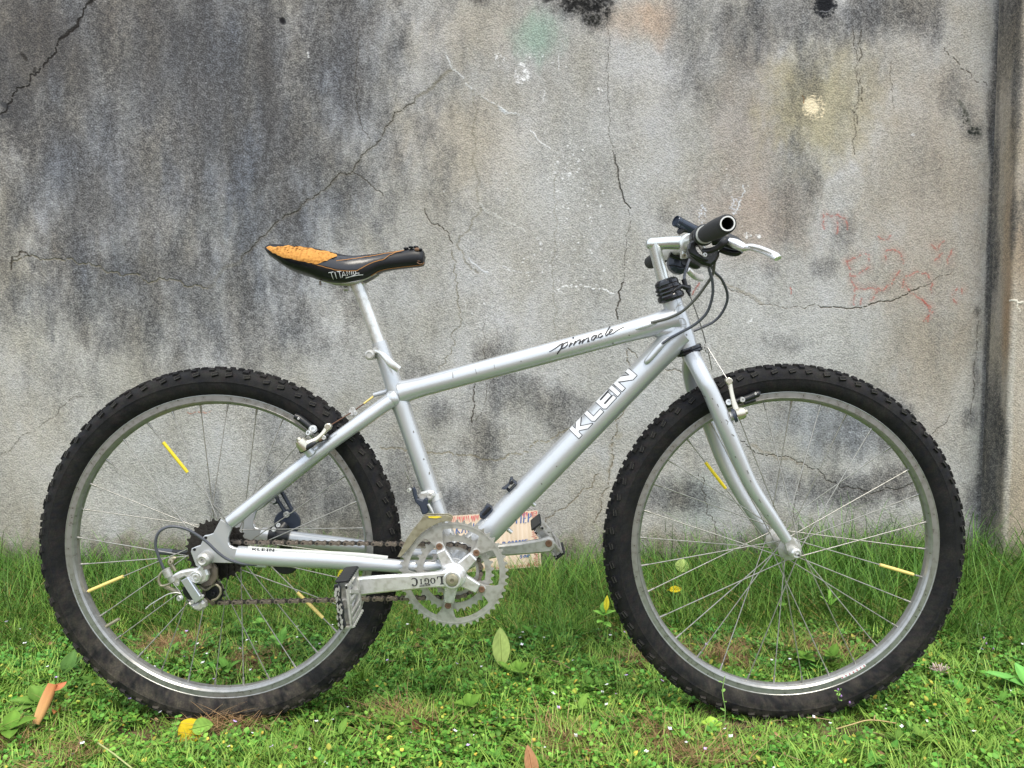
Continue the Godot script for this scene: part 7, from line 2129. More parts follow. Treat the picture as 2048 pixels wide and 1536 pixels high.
func cardboard() -> void:
	# a sheet of corrugated board leaning on the wall, hand lettered
	var tl := Vector3(-0.2406, 0.1716, -0.895)
	var tr := Vector3(0.0779, 0.1902, -0.905)
	var br := Vector3(0.0891, 0.0266, -0.868)
	var bl := Vector3(-0.2335, 0.0076, -0.845)
	var s := group("cardboard_sign", (bl + br) / 2.0)
	tag(s, "beige corrugated cardboard sign with red crayon border and blue writing behind the cranks", "sign")
	var o := (bl + br) / 2.0
	var at := func(u: float, v: float, lift: float) -> Vector3:
		var p: Vector3 = bl.lerp(br, u).lerp(tl.lerp(tr, u), v)
		var n: Vector3 = (br - bl).cross(tl - bl).normalized()
		return p + n * (lift + .0008 * sin(u * 150.0)) - o
	var mb := MB.new()
	var nn := (br - bl).cross(tl - bl).normalized()
	var W := 150
	var H := 6
	var fbm := FastNoiseLite.new()
	fbm.frequency = 3.0
	fbm.fractal_octaves = 3
	for j in H + 1:
		for k in W + 1:
			var u := float(k) / W
			var v := float(j) / H
			var t := fbm.get_noise_2d(u * 2.0, v * .7) + .6 * fbm.get_noise_2d(u * 14.0, v)
			var rib := 0.035 * sin(u * 150.0 + 1.0)
			mb.col = Color(.60 + .07 * t + rib, .48 + .06 * t + rib, .36 + .06 * t + rib)
			mb.add(at.call(u, v, .002), (nn + Vector3(-.25 * cos(u * 150.0), 0, 0)).normalized())
	for j in H:
		for k in W:
			var a := j * (W + 1) + k
			mb.quad(a, a + 1, a + W + 2, a + W + 1)
	mb.col = Color(.45, .34, .22)
	var cs := [at.call(0, 0, .002), at.call(1, 0, .002), at.call(1, 1, .002), at.call(0, 1, .002)]
	var cb := [at.call(0, 0, -.002), at.call(1, 0, -.002), at.call(1, 1, -.002), at.call(0, 1, -.002)]
	for k in 4:
		mb.flat([cs[k], cs[(k + 1) % 4], cb[(k + 1) % 4], cb[k]], (cs[k] + cs[(k + 1) % 4]) / 2.0 - (cs[0] + cs[2]) / 2.0)
	mb.flat([cb[0], cb[1], cb[2], cb[3]], -nn)
	var m := mat("cardboard", Color(1, 1, 1), .9)
	m.vertex_color_use_as_albedo = true
	piece("board", mb, m, s)
	var put := func(t: Vector2) -> Array: return [at.call(t.x, t.y, .0032), nn]
	# red crayon border, scrubbed to and fro
	var red := MB.new()
	var edge := func(a: Vector2, b: Vector2, inward: Vector2, count: int, depth: float) -> void:
		var path := PackedVector2Array()
		for k in count + 1:
			var p := a.lerp(b, float(k) / count)
			path.append(p + inward * (depth * rng.randf_range(.55, 1.2) if k % 2 else rng.randf_range(.0, .01)))
		for q in stroke(path, .012, .012):
			print_on(red, q, put, .08)
	edge.call(Vector2(.01, .985), Vector2(.99, .985), Vector2(0, -1), 120, .11)
	edge.call(Vector2(.985, .98), Vector2(.985, .02), Vector2(-1, 0), 50, .05)
	edge.call(Vector2(.99, .015), Vector2(.01, .015), Vector2(0, 1), 80, .055)
	edge.call(Vector2(.015, .02), Vector2(.015, .98), Vector2(1, 0), 60, .055)
	piece("crayon_border", red, mat("crayon_red", Color(.55, .12, .12), .8), s)
	var ink := MB.new()
	var glyph := {
		"K": [[0, 0, 0.05, 1], [.55, 1, .05, .45, .6, 0]], "A": [[0, 0, .3, 1, .6, 0], [.12, .4, .5, .42]], "C": [[.55, .9, .2, 1, 0, .5, .2, 0, .55, .1]], "H": [[0, 0, .05, 1], [.55, 0, .6, 1], [.05, .5, .55, .5]],
		"I": [[.1, 0, .1, 1], [-.05, 1, .3, 1], [-.05, 0, .3, 0]], "T": [[.3, 0, .35, 1], [0, .95, .7, 1]], "E": [[.55, 1, .05, 1, 0, 0, .55, 0], [.02, .5, .45, .5]], "P": [[.05, 0, .1, 1, .5, .95, .6, .65, .1, .45]],
		"9": [[.5, .6, .2, .5, .05, .8, .3, 1, .5, .8, .45, .3, .3, 0]], "8": [[.3, .5, .05, .8, .3, 1, .5, .8, .3, .5, .05, .2, .3, 0, .55, .2, .3, .5]], "0": [[.3, 1, .05, .6, .2, 0, .5, .3, .5, .8, .3, 1]], "F": [[.05, 0, .1, 1, .6, 1], [.08, .5, .45, .5]], ".": [[.1, .0, .2, .05]], "R": [[0, 0, .05, 1, .45, .95, .5, .6, .05, .5, .5, 0]], "5": [[.5, 1, .1, 1, .08, .55, .4, .6, .5, .25, .25, 0, .0, .1]]}
	for line in [["KACH", .215, .70, .062, .15], ["ITTEP", .735, .77, .048, .16], ["R.9800PF", .645, .375, .038, .10], ["50R", .80, .155, .04, .05]]:
		var x: float = line[1]
		for ch in line[0]:
			for st in glyph[ch]:
				var pl := PackedVector2Array()
				for k in range(0, st.size(), 2):
					pl.append(Vector2(x + st[k] * line[3] + st[k + 1] * .008, line[2] + st[k + 1] * line[4] + (x - .5) * .06))
				for q in stroke(pl, .013, .011):
					print_on(ink, q, put, .06)
			x += line[3] * (.45 if ch == "." else .86)
	piece("blue_writing", ink, mat("ink_blue", Color(.06, .11, .28), .6), s)


# ---------------------------------------------------------------- grass, ground cover, leaves

func leaf_mat(called: String, tint: Color, rough := 0.5) -> StandardMaterial3D:
	var m := mat(called, tint, rough)
	m.vertex_color_use_as_albedo = true
	m.backlight_enabled = true
	m.backlight = Color(0.24, 0.32, 0.08)
	m.metallic_specular = 0.28
	return m


# one grass blade: a narrow ribbon that rises and bends over
func blade(mb: MB, at: Vector3, lean: float, dir: float, length: float, width: float, droop: float, tint: Color) -> void:
	var steps := 6
	var e := Vector3(cos(dir), 0, sin(dir))
	var side := Vector3(-sin(dir), 0, cos(dir))
	var p := at
	var ang := lean
	var last := []
	for k in steps + 1:
		var t := float(k) / steps
		var d := e * sin(ang) + Vector3.UP * cos(ang)
		var nn := (e * cos(ang) * -1.0 + Vector3.UP * sin(ang)).normalized()
		var w := width * (1.0 - t * t * 0.92) * 0.5
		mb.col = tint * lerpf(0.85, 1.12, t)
		var a := mb.add(p - side * w, nn)
		var b := mb.add(p + side * w, nn)
		if k > 0:
			mb.quad(last[0], last[1], b, a)
		last = [a, b]
		p += d * length / steps
		ang = minf(ang + droop / steps * (0.5 + t), 2.7)
	mb.col = Color.WHITE


# a leaf as a small cupped sheet with a midrib; u runs along it
func leaf(mb: MB, T: Transform3D, length: float, width: float, cup: float, bend: float, tip: float, c0: Color, c1: Color, nu := 5, nv := 2, wave := 0.0) -> void:
	var rows := []
	for k in nu + 1:
		var t := float(k) / nu
		var w := width * 0.5 * pow(sin(PI * pow(clampf(t, 0.001, 0.999), tip)), 0.75)
		var row := []
		for j in range(-nv, nv + 1):
			var s := float(j) / nv
			var y := cup * absf(s) * w * 2.0 - bend * t * t * length + wave * sin(t * 17.0 + s * 2.0) * width * absf(s)
			var p := Vector3(t * length * (1.0 - bend * bend * t * .3), y, s * w)
			mb.col = c0.lerp(c1, t) * (1.0 + 0.08 * signf(s) + 0.10 * sin((t * 1.0 - absf(s) * .16) * 46.0) + .08 * sin(t * 9.0 + s * 4.0)) if j != 0 else c0.lerp(c1, t) * 1.18
			var nn := Vector3(2.0 * bend * t, 1.0, -cup * signf(s) * 1.4).normalized()
			row.append(mb.add(T * p, (T.basis * nn).normalized()))
		rows.append(row)
	for k in nu:
		for j in 2 * nv:
			mb.quad(rows[k][j], rows[k][j + 1], rows[k + 1][j + 1], rows[k + 1][j])
	mb.col = Color.WHITE


func turned(yaw: float, pitch: float, roll: float, at: Vector3) -> Transform3D:
	return Transform3D(Basis(Vector3.UP, yaw) * Basis(Vector3(0, 0, 1), pitch) * Basis(Vector3.RIGHT, roll), at)


func scatter(called: String, mesh: Mesh, m: Material, where: Array, tints: Array) -> MultiMeshInstance3D:
	var mm := MultiMesh.new()
	mm.transform_format = MultiMesh.TRANSFORM_3D
	mm.use_colors = true
	mm.mesh = mesh
	mm.instance_count = where.size()
	for k in where.size():
		mm.set_instance_transform(k, where[k])
		mm.set_instance_color(k, tints[k])
	var o := MultiMeshInstance3D.new()
	o.name = numbered(called)
	o.multimesh = mm
	o.material_override = m
	add_child(o, true)
	return o


func plants() -> void:
	rng.seed = 41
	var patch := FastNoiseLite.new()
	patch.seed = 8
	patch.frequency = 1.6
	patch.fractal_octaves = 3
	# long fine grass along the foot of the wall, blades lying every way over one another
	var mb := MB.new()
	for k in 19:
		var a := rng.randf() * TAU
		var r := .09 * sqrt(rng.randf())
		var green := Color(.034, .105, .017).lerp(Color(.150, .310, .062), pow(rng.randf(), 1.6))
		if rng.randf() < .07:
			green = Color(.34, .29, .12)
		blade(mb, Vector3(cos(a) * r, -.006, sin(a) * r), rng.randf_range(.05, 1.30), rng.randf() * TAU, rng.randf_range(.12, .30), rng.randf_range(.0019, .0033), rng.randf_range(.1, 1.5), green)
	var tuft := mb.mesh()
	var gm := leaf_mat("grass_blade", Color(1, 1, 1), .40)
	var where := []
	var tints := []
	for k in 15000:
		var x := rng.randf_range(-2.4, 2.4)
		var z := rng.randf_range(-.925, .12)
		# the edge of the long grass wanders; it comes further out between the wheels and at the sides
		var n := patch.get_noise_2d(x * 1.5, z * 1.5)
		var n2 := patch.get_noise_2d(x * 5.0 + 12.0, z * 5.0)
		var reach := -.36 + .10 * n + .12 * exp(-pow((x - .05) / .22, 2.0)) - .03 * cos(x * 3.0) + .10 * smoothstep(.95, 1.25, absf(x))
		var keep := smoothstep(reach + .12, reach - .10, z) * clampf(.75 + 1.2 * n2, .12, 1.0)
		var dry := exp(-(pow((x - .36) / .11, 2.0) + pow((z + .33) / .10, 2.0))) + exp(-(pow((x - .57) / .05, 2.0) + pow((z + .27) / .06, 2.0))) + .8 * exp(-(pow((x + .63) / .08, 2.0) + pow((z + .30) / .06, 2.0)))
		keep *= 1.0 - minf(dry, .92)
		if rng.randf() > keep * .44:
			continue
		var near_wall := smoothstep(-.60, -.9, z)
		var s := rng.randf_range(.45, .95) + .30 * near_wall * rng.randf() + .35 * n2
		s *= 1.0 - .45 * smoothstep(-.60, reach + .05, z)
		# lower just behind the cranks, higher by the pillar and the front hub
		s *= 1.0 + .35 * smoothstep(1.25, 1.45, x) + .38 * exp(-pow((x - 1.0) / .28, 2.0)) + .15 * exp(-pow((x - .15) / .12, 2.0)) - .55 * exp(-pow((x + .03) / .22, 2.0)) * near_wall - .15 * exp(-pow((x + .35) / .2, 2.0)) * near_wall
		s = maxf(s * (.86 - .10 * exp(-pow((x + .1) / .35, 2.0))), .22)
		where.append(Transform3D(Basis(Vector3.UP, rng.randf() * TAU).scaled(Vector3(s, s * rng.randf_range(.75, 1.15), s)), Vector3(x, ground_y(x, z), z)))
		var v := rng.randf_range(.70, 1.25)
		var yel := rng.randf()
		tints.append(Color(v * (1.0 + .3 * yel * yel), v, v * (1.0 - .2 * yel)))
	var o: Node = scatter("long_grass", tuft, gm, where, tints)
	tag(o, "long fine green grass growing along the foot of the wall", "grass", "", "stuff")
	# short grass between the ground cover
	mb = MB.new()
	for k in 13:
		var a := rng.randf() * TAU
		var r := .022 * sqrt(rng.randf())
		var green := Color(.10, .235, .03).lerp(Color(.28, .42, .08), rng.randf())
		if rng.randf() < .12:
			green = Color(.34, .28, .13)
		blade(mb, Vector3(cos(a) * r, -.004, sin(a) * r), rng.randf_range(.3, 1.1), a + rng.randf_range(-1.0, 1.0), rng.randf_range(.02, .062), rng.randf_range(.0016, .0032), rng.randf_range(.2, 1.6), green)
	tuft = mb.mesh()
	where = []
	tints = []
	for k in 26000:
		var x := rng.randf_range(-2.3, 2.3)
		var z := rng.randf_range(-.55, .85)
		var n := patch.get_noise_2d(x * 2.3 + 30.0, z * 2.3)
		var more := .62 + .6 * n + .35 * smoothstep(.25, .7, x) * smoothstep(-.05, .15, z)
		if rng.randf() > more:
			continue
		var s := rng.randf_range(.5, 1.15)
		if minf(absf(x - .507), absf(x + .544)) < .17 and z > -.03 and z < .12:
			s *= .5
		where.append(Transform3D(Basis(Vector3.UP, rng.randf() * TAU).scaled(Vector3(s, s * rng.randf_range(.7, 1.1), s)), Vector3(x, ground_y(x, z), z)))
		var v := rng.randf_range(.75, 1.2)
		tints.append(Color(v, v, v))
	o = scatter("short_grass", tuft, gm, where, tints)
	tag(o, "short yellowish green grass between the small leaved ground cover", "grass", "", "stuff")
	# creeping ground cover with small round leaves, a few sprigs of different build
	var cm := leaf_mat("cover_leaf", Color(1, 1, 1), .45)
	var sprigs := []
	for q in 4:
		mb = MB.new()
		for s in 3:
			var dir := rng.randf() * TAU
			var p := Vector3(0, .004, 0)
			var stem := [p]
			for k in rng.randi_range(3, 5):
				p += Vector3(cos(dir), 0, sin(dir)) * rng.randf_range(.006, .011) + Vector3(0, rng.randf_range(-.001, .0065), 0)
				dir += rng.randf_range(-.5, .5)
				stem.append(p)
				for e in [-1.0, 1.0]:
					var L := rng.randf_range(.0050, .0110)
					var g := Color(.060, .175, .024).lerp(Color(.185, .345, .055), pow(rng.randf(), 1.2))
					if rng.randf() < .04:
						g = Color(.42, .36, .06)
					leaf(mb, turned(-dir + e * rng.randf_range(1.0, 1.7), rng.randf_range(-.1, .9), rng.randf_range(-.5, .5), p), L, L * rng.randf_range(.80, 1.05), .12, .15, .85, g, g * 1.05, 4, 1)
			mb.col = Color(.20, .20, .06)
			mb.tube(stem, .0006, 4, false)
			mb.col = Color.WHITE
		sprigs.append(mb.mesh())
	for q in 4:
		where = []
		tints = []
		for k in 8800:
			var x := rng.randf_range(-2.2, 2.2)
			var z := rng.randf_range(-.62, .80)
			var n := patch.get_noise_2d(x * 2.0 - 50.0, z * 2.0)
			var n2 := patch.get_noise_2d(x * 6.0, z * 6.0 + 80.0)
			var keep := smoothstep(-.52, -.28, z + .06 * n) * clampf(.60 + 1.1 * n + 1.1 * n2, .03, 1.0)
			# worn bare places at the bottom edge
			keep *= 1.0 - .85 * clampf(exp(-(pow((x - .33) / .20, 2.0) + pow((z - .17) / .06, 2.0))) + exp(-(pow((x + .90) / .14, 2.0) + pow((z - .13) / .05, 2.0))) + .8 * exp(-(pow((x + .28) / .12, 2.0) + pow((z - .20) / .03, 2.0))) + .7 * exp(-(pow((x - .38) / .12, 2.0) + pow((z + .30) / .09, 2.0))), 0.0, 1.0)
			var tyre := 1.0 if minf(absf(x - .507), absf(x + .544)) < .17 and z > -.02 and z < .10 else 0.0
			if rng.randf() > keep * (1.0 - .35 * tyre):
				continue
			var s := rng.randf_range(.55, 1.2) * (1.0 - .38 * tyre)
			var y := ground_y(x, z) + rng.randf() * rng.randf() * .016 * (1.0 - tyre) - .002
			where.append(Transform3D(Basis(Vector3.UP, rng.randf() * TAU) * Basis(Vector3.RIGHT, rng.randf_range(-.4, .4)) * Basis.from_scale(Vector3(s, s, s)), Vector3(x, y, z)))
			var v := rng.randf_range(.55, 1.25)
			var hue := rng.randf_range(.75, 1.15)
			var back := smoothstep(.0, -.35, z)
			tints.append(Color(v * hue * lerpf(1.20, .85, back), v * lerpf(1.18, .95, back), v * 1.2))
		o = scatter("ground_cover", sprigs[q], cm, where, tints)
		tag(o, "creeping ground cover with small round yellow green leaves", "ground cover", "ground cover plants", "stuff")
	# young broad leaved weeds, here and there
	mb = MB.new()
	for k in 7:
		var a := k * 2.4
		var L := rng.randf_range(.014, .030)
		var g := Color(.06, .15, .025).lerp(Color(.13, .27, .05), rng.randf())
		leaf(mb, turned(a, rng.randf_range(.15, .9), rng.randf_range(-.3, .3), Vector3(0, .006 + .002 * k, 0)), L, L * rng.randf_range(.35, .6), .12, .25, .85, g, g * 1.1, 6, 2, .02)
	var rosette := mb.mesh()
	where = []
	tints = []
	for k in 700:
		var x := rng.randf_range(-2.1, 2.1)
		var z := rng.randf_range(-.40, .75)
		if patch.get_noise_2d(x * 3.0 + 120.0, z * 3.0) < .02 or (minf(absf(x - .507), absf(x + .544)) < .17 and z > -.03 and z < .12):
			continue
		var s := rng.randf_range(.5, 1.2)
		where.append(Transform3D(Basis(Vector3.UP, rng.randf() * TAU) * Basis.from_scale(Vector3(s, s, s)), Vector3(x, ground_y(x, z), z)))
		var v := rng.randf_range(.7, 1.3)
		tints.append(Color(v * rng.randf_range(.8, 1.3), v, v))
	var wl := leaf_mat("rosette_leaf", Color(1, 1, 1), .65)
	wl.metallic_specular = .2
	o = scatter("small_weeds", rosette, wl, where, tints)
	tag(o, "low broad leaved weeds mixed into the ground cover", "weeds", "", "stuff")
	# dead leaf scraps and stems
	mb = MB.new()
	leaf(mb, turned(.4, .1, .3, Vector3.ZERO), .016, .008, .4, .3, .8, Color(.24, .14, .07), Color(.34, .22, .12), 4, 1, .1)
	mb.col = Color(.36, .27, .15)
	mb.tube([Vector3(-.01, .003, .006), Vector3(.012, .006, .010), Vector3(.034, .003, .004)], .0007, 4, false)
	mb.col = Color.WHITE
	var scraps := mb.mesh()
	where = []
	tints = []
	for k in 800:
		var x := rng.randf_range(-1.8, 1.8)
		var z := rng.randf_range(-.45, .5)
		var s := rng.randf_range(.4, 1.3)
		where.append(Transform3D(Basis(Vector3.UP, rng.randf() * TAU) * Basis(Vector3.RIGHT, rng.randf_range(-.6, .6)) * Basis.from_scale(Vector3(s, s, s)), Vector3(x, ground_y(x, z) + rng.randf_range(.002, .016), z)))
		var v := rng.randf_range(.5, 1.3)
		tints.append(Color(v, v, v))
	o = scatter("litter", scraps, M.dry_scrap if M.has("dry_scrap") else leaf_mat("dry_scrap", Color(1, 1, 1), .85), where, tints)
	tag(o, "small brown scraps of dead leaves and stems on the ground", "litter", "", "stuff")
	# tiny white and lilac flowers among it
	mb = MB.new()
	for k in 4:
		var a := TAU * k / 4.0 + .3
		leaf(mb, turned(a, .5, 0, Vector3(0, .018, 0)), .0036, .0030, .1, .1, .8, Color(.80, .78, .84), Color(.85, .84, .88), 3, 1)
	mb.col = Color(.2, .3, .06)
	mb.tube([Vector3.ZERO, Vector3(.002, .018, 0)], .0004, 4, false)
	var flower := mb.mesh()
	where = []
	tints = []
	for k in 330:
		var x := rng.randf_range(-1.6, 1.6)
		var z := rng.randf_range(-.42, .40)
		if patch.get_noise_2d(x * 2.6 + 9.0, z * 2.6) < -.12:
			continue
		var s := rng.randf_range(.8, 1.5)
		where.append(Transform3D(Basis(Vector3.UP, rng.randf() * TAU) * Basis(Vector3.RIGHT, rng.randf_range(-.6, .6)) * Basis.from_scale(Vector3(s, s, s)), Vector3(x, ground_y(x, z) + .004, z)))
		tints.append(Color(1, 1, 1) if rng.randf() < .78 else Color(.75, .55, .95))
	o = scatter("small_flowers", flower, leaf_mat("petal", Color(1, 1, 1), .6), where, tints)
	tag(o, "tiny white and lilac flowers dotted through the ground cover", "flowers", "", "stuff")
	# dry brown grass lying in patches
	mb = MB.new()
	for k in 26:
		var a := rng.randf_range(-.9, .9) + (PI if rng.randf() < .4 else 0.0)
		var c := Color(.27, .155, .075).lerp(Color(.42, .29, .15), rng.randf())
		blade(mb, Vector3(rng.randf_range(-.03, .03), .002, rng.randf_range(-.03, .03)), rng.randf_range(1.0, 1.5), a, rng.randf_range(.03, .09), .0013, rng.randf_range(.0, .5), c)
	var straw := mb.mesh()
	where = []
	tints = []
	for e in [Vector3(0.4858, 0, -0.2746), Vector3(0.4614, 0, -0.2267), Vector3(0.506, 0, -0.2477), Vector3(0.676, 0, -0.2856), Vector3(0.6835, 0, -0.2477), Vector3(-0.7927, 0, -0.337), Vector3(-0.749, 0, -0.3081), Vector3(-0.5524, 0, -0.2267), Vector3(0.2961, 0, -0.253), Vector3(-0.9006, 0, 0.0803), Vector3(0.243, 0, 0.1059), Vector3(0.3363, 0, 0.1542), Vector3(-0.5315, 0, 0.0356), Vector3(-0.2088, 0, 0.0263), Vector3(-0.7631, 0, 0.1619), Vector3(0.1089, 0, 0.1304)]:
		for k in 15:
			var p: Vector3 = e + Vector3(rng.randfn(0, .035), 0, rng.randfn(0, .03))
			where.append(Transform3D(Basis(Vector3.UP, rng.randf() * TAU).scaled(Vector3.ONE * rng.randf_range(.6, 1.1)), Vector3(p.x, ground_y(p.x, p.z) + rng.randf() * .012, p.z)))
			var v := rng.randf_range(.7, 1.2)
			tints.append(Color(v, v, v))
	o = scatter("dry_grass", straw, leaf_mat("dry_blade", Color(1, 1, 1), .8), where, tints)
	tag(o, "brown dry grass lying in patches on the ground", "dry grass", "", "stuff")
	fallen_leaves()
	weeds()


func lone_leaf(called: String, T: Transform3D, args: Array, label: String, category := "leaf", m: Material = null) -> Node3D:
	var root := group(called, T.origin)
	root.basis = T.basis
	tag(root, label, category)
	var mb := MB.new()
	leaf(mb, Transform3D(), args[0], args[1], args[2], args[3], args[4], args[5], args[6], 12, 4, args[7])
	piece("leaf_blade", mb, m if m else M.cover_leaf, root)
	mb = MB.new()
	mb.col = args[5] * .8
	var rib := [Vector3(-args[0] * .12, -.001, 0)]
	for k in 6:
		var t := k / 6.0
		rib.append(Vector3(t * args[0] * (1.0 - args[3] * args[3] * t * .3), -args[3] * t * t * args[0] + .0006, 0))
	mb.tube(rib, [.0011, .0010, .0009, .0008, .0007, .0006, .0004], 5)
	piece("leaf_stalk", mb, m if m else M.cover_leaf, root)
	return root


func fallen_leaves() -> void:
	var dry := leaf_mat("fallen_leaf", Color(1, 1, 1), .7)
	dry.backlight = Color(.3, .22, .05)
	# upright leaves face the camera: local x along the leaf, y its face
	var stand := func(at: Vector3, lean: float, yaw: float) -> Transform3D:
		var up := Vector3(sin(lean), cos(lean), -.35).normalized()
		var face := Vector3(sin(yaw), .35, cos(yaw))
		face = (face - up * face.dot(up)).normalized()
		return Transform3D(Basis(up, face, up.cross(face)), at)
	var lay := func(at: Vector3, angle: float, tilt: float) -> Transform3D:   # flat leaf, its face tipped towards the front
		var face := Vector3(0, cos(tilt), sin(tilt))
		var along := Vector3(cos(angle), 0, 0) + Vector3(0, sin(tilt), -cos(tilt)) * sin(angle)
		return Transform3D(Basis(along, face, along.cross(face)), at)
	lone_leaf("fallen_leaf", stand.call(Vector3(-0.0213, 0.0148, -0.18), -.06, .1), [.082, .038, .10, .0, .95, Color(.36, .46, .13), Color(.40, .50, .15), .0], "pale green fallen leaf standing upright in the grass below the chainrings", "leaf", dry)
	lone_leaf("fallen_leaf", lay.call(Vector3(-0.5626, 0.03, 0.0758), -2.05, .95), [.050, .046, .2, .12, .75, Color(.62, .46, .02), Color(.55, .40, .02), .02], "bright yellow fallen leaf under the rear tyre at the bottom", "leaf", dry)
	lone_leaf("fallen_leaf", lay.call(Vector3(-0.5685, 0.022, 0.0924), .25, .8), [.036, .030, .15, .1, .8, Color(.20, .34, .06), Color(.16, .28, .05), .02], "green half of a leaf beside the yellow leaf at the rear tyre", "leaf", dry)
	lone_leaf("fallen_leaf", stand.call(Vector3(-0.398, 0.1407, -0.35), .2, .3), [.046, .030, .16, .0, .8, Color(.62, .52, .04), Color(.50, .48, .05), .03], "yellow spotted fallen leaf hanging in the grass behind the rear tyre and pedal", "leaf", dry)
	lone_leaf("fallen_leaf", stand.call(Vector3(0.2205, 0.0762, -0.35), .12, -.2), [.036, .013, .2, .05, .85, Color(.55, .50, .03), Color(.58, .52, .04), .0], "narrow yellow leaf upright at the left edge of the front tyre", "leaf", dry)
	lone_leaf("fallen_leaf", lay.call(Vector3(0.4155, 0.05, -0.58), .1, .9), [.036, .018, .2, .1, .8, Color(.66, .52, .02), Color(.62, .46, .02), .02], "small bright yellow leaf lying in the grass inside the front wheel", "leaf", dry)
	lone_leaf("fallen_leaf", stand.call(Vector3(0.4823, 0.0477, -0.74), .2, .1), [.040, .042, .1, .0, .9, Color(.38, .50, .15), Color(.42, .54, .18), .0], "pale round leaf in the grass close to the wall behind the front wheel", "leaf", dry)
	lone_leaf("fallen_leaf", lay.call(Vector3(0.0351, 0.012, 0.2338), 1.75, .8), [.055, .022, .35, .05, .7, Color(.30, .15, .07), Color(.34, .18, .09), .03], "reddish brown pointed leaf at the bottom edge of the picture", "leaf", dry)
	lone_leaf("fallen_leaf", lay.call(Vector3(0.1378, 0.014, 0.1667), 2.7, .6), [.024, .012, .4, .2, .8, Color(.52, .22, .08), Color(.48, .20, .07), .04], "small orange leaf on bare soil near the bottom edge", "leaf", dry)
	lone_leaf("fallen_leaf", lay.call(Vector3(0.8701, 0.014, 0.0444), -.6, .6), [.050, .026, .4, .15, .8, Color(.20, .12, .08), Color(.24, .14, .09), .05], "crumpled dark brown leaf at the lower right", "leaf", dry)
	lone_leaf("fallen_leaf", lay.call(Vector3(-0.183, 0.012, 0.0661), .2, .7), [.026, .020, .5, .3, .8, Color(.20, .09, .05), Color(.24, .11, .06), .08], "small curled red brown leaf right of the rear tyre in the foreground", "leaf", dry)
	lone_leaf("fallen_leaf", turned(-1.4, .5, .2, Vector3(-0.8545, 0.012, 0.01)), [.022, .016, .5, .25, .8, Color(.55, .22, .08), Color(.45, .18, .07), .06], "tiny orange leaf beside the rolled orange leaf", "leaf", dry)
	# the rolled dry leaf at the left: a tube that opens at its upper end
	var at := Vector3(-0.869, 0.012, 0.0552)
	var root := group("fallen_leaf", at)
	tag(root, "long rolled up orange leaf leaning among broad green weeds at the left", "leaf")
	var tip := Vector3(-0.8569, 0.0707, 0.02) - at
	var mb := MB.new()
	var ax := tip.normalized()
	var sx := ax.cross(Vector3(0, 0, 1)).normalized()
	var sy := sx.cross(ax)
	var rows := []
	for k in 9:
		var t := k / 8.0
		var row := []
		for j in 13:
			var a := -1.2 + 5.2 * j / 12.0
			var r := lerpf(.006, .0095, sin(t * 2.6)) * (1.0 + .12 * j / 12.0)
			mb.col = Color(.60, .34, .14).lerp(Color(.52, .20, .08), t * t) * (1.0 + .15 * sin(j * 1.7))
			var e := sx * cos(a) + sy * sin(a)
			row.append(mb.add(tip * t + e * r, e))
		rows.append(row)
	for k in 8:
		for j in 12:
			mb.quad(rows[k][j], rows[k][j + 1], rows[k + 1][j + 1], rows[k + 1][j])
	mb.col = Color.WHITE
	piece("rolled_blade", mb, dry, root)
	mb = MB.new()
	leaf(mb, Transform3D(Basis(ax.rotated(Vector3(0, 0, 1), -.9), Vector3(0, .2, 1).normalized(), sx), tip - ax * .012), .026, .022, .3, .3, .8, Color(.50, .18, .08), Color(.55, .2, .1), 6, 2)
	piece("curled_end", mb, dry, root)


# a weed: broad leaves round a short stem; each entry is [yaw, pitch, length, width]
func weed(called: String, at: Vector3, leaves: Array, c0: Color, c1: Color, stem_h: float, label: String, category := "weed") -> Node3D:
	var root := group(called, at)
	tag(root, label, category)
	var mb := MB.new()
	mb.col = c0 * .9
	mb.tube([Vector3(0, -.01, 0), Vector3(.001, stem_h * .5, .001), Vector3(0, stem_h, 0)], [.0016, .0014, .0010], 6)
	piece("stem", mb, M.cover_leaf, root)
	for k in leaves.size():
		var l: Array = leaves[k]
		mb = MB.new()
		var h: float = stem_h * (l[4] if l.size() > 4 else 1.0)
		leaf(mb, turned(l[0], l[1], 0, Vector3(0, h, 0)), l[2], l[3], .12, .18, .85, c0 * rng.randf_range(.85, 1.1), c1 * rng.randf_range(.9, 1.15), 8, 3, .015)
		piece("leaf", mb, M.weed_leaf, root)
	return root


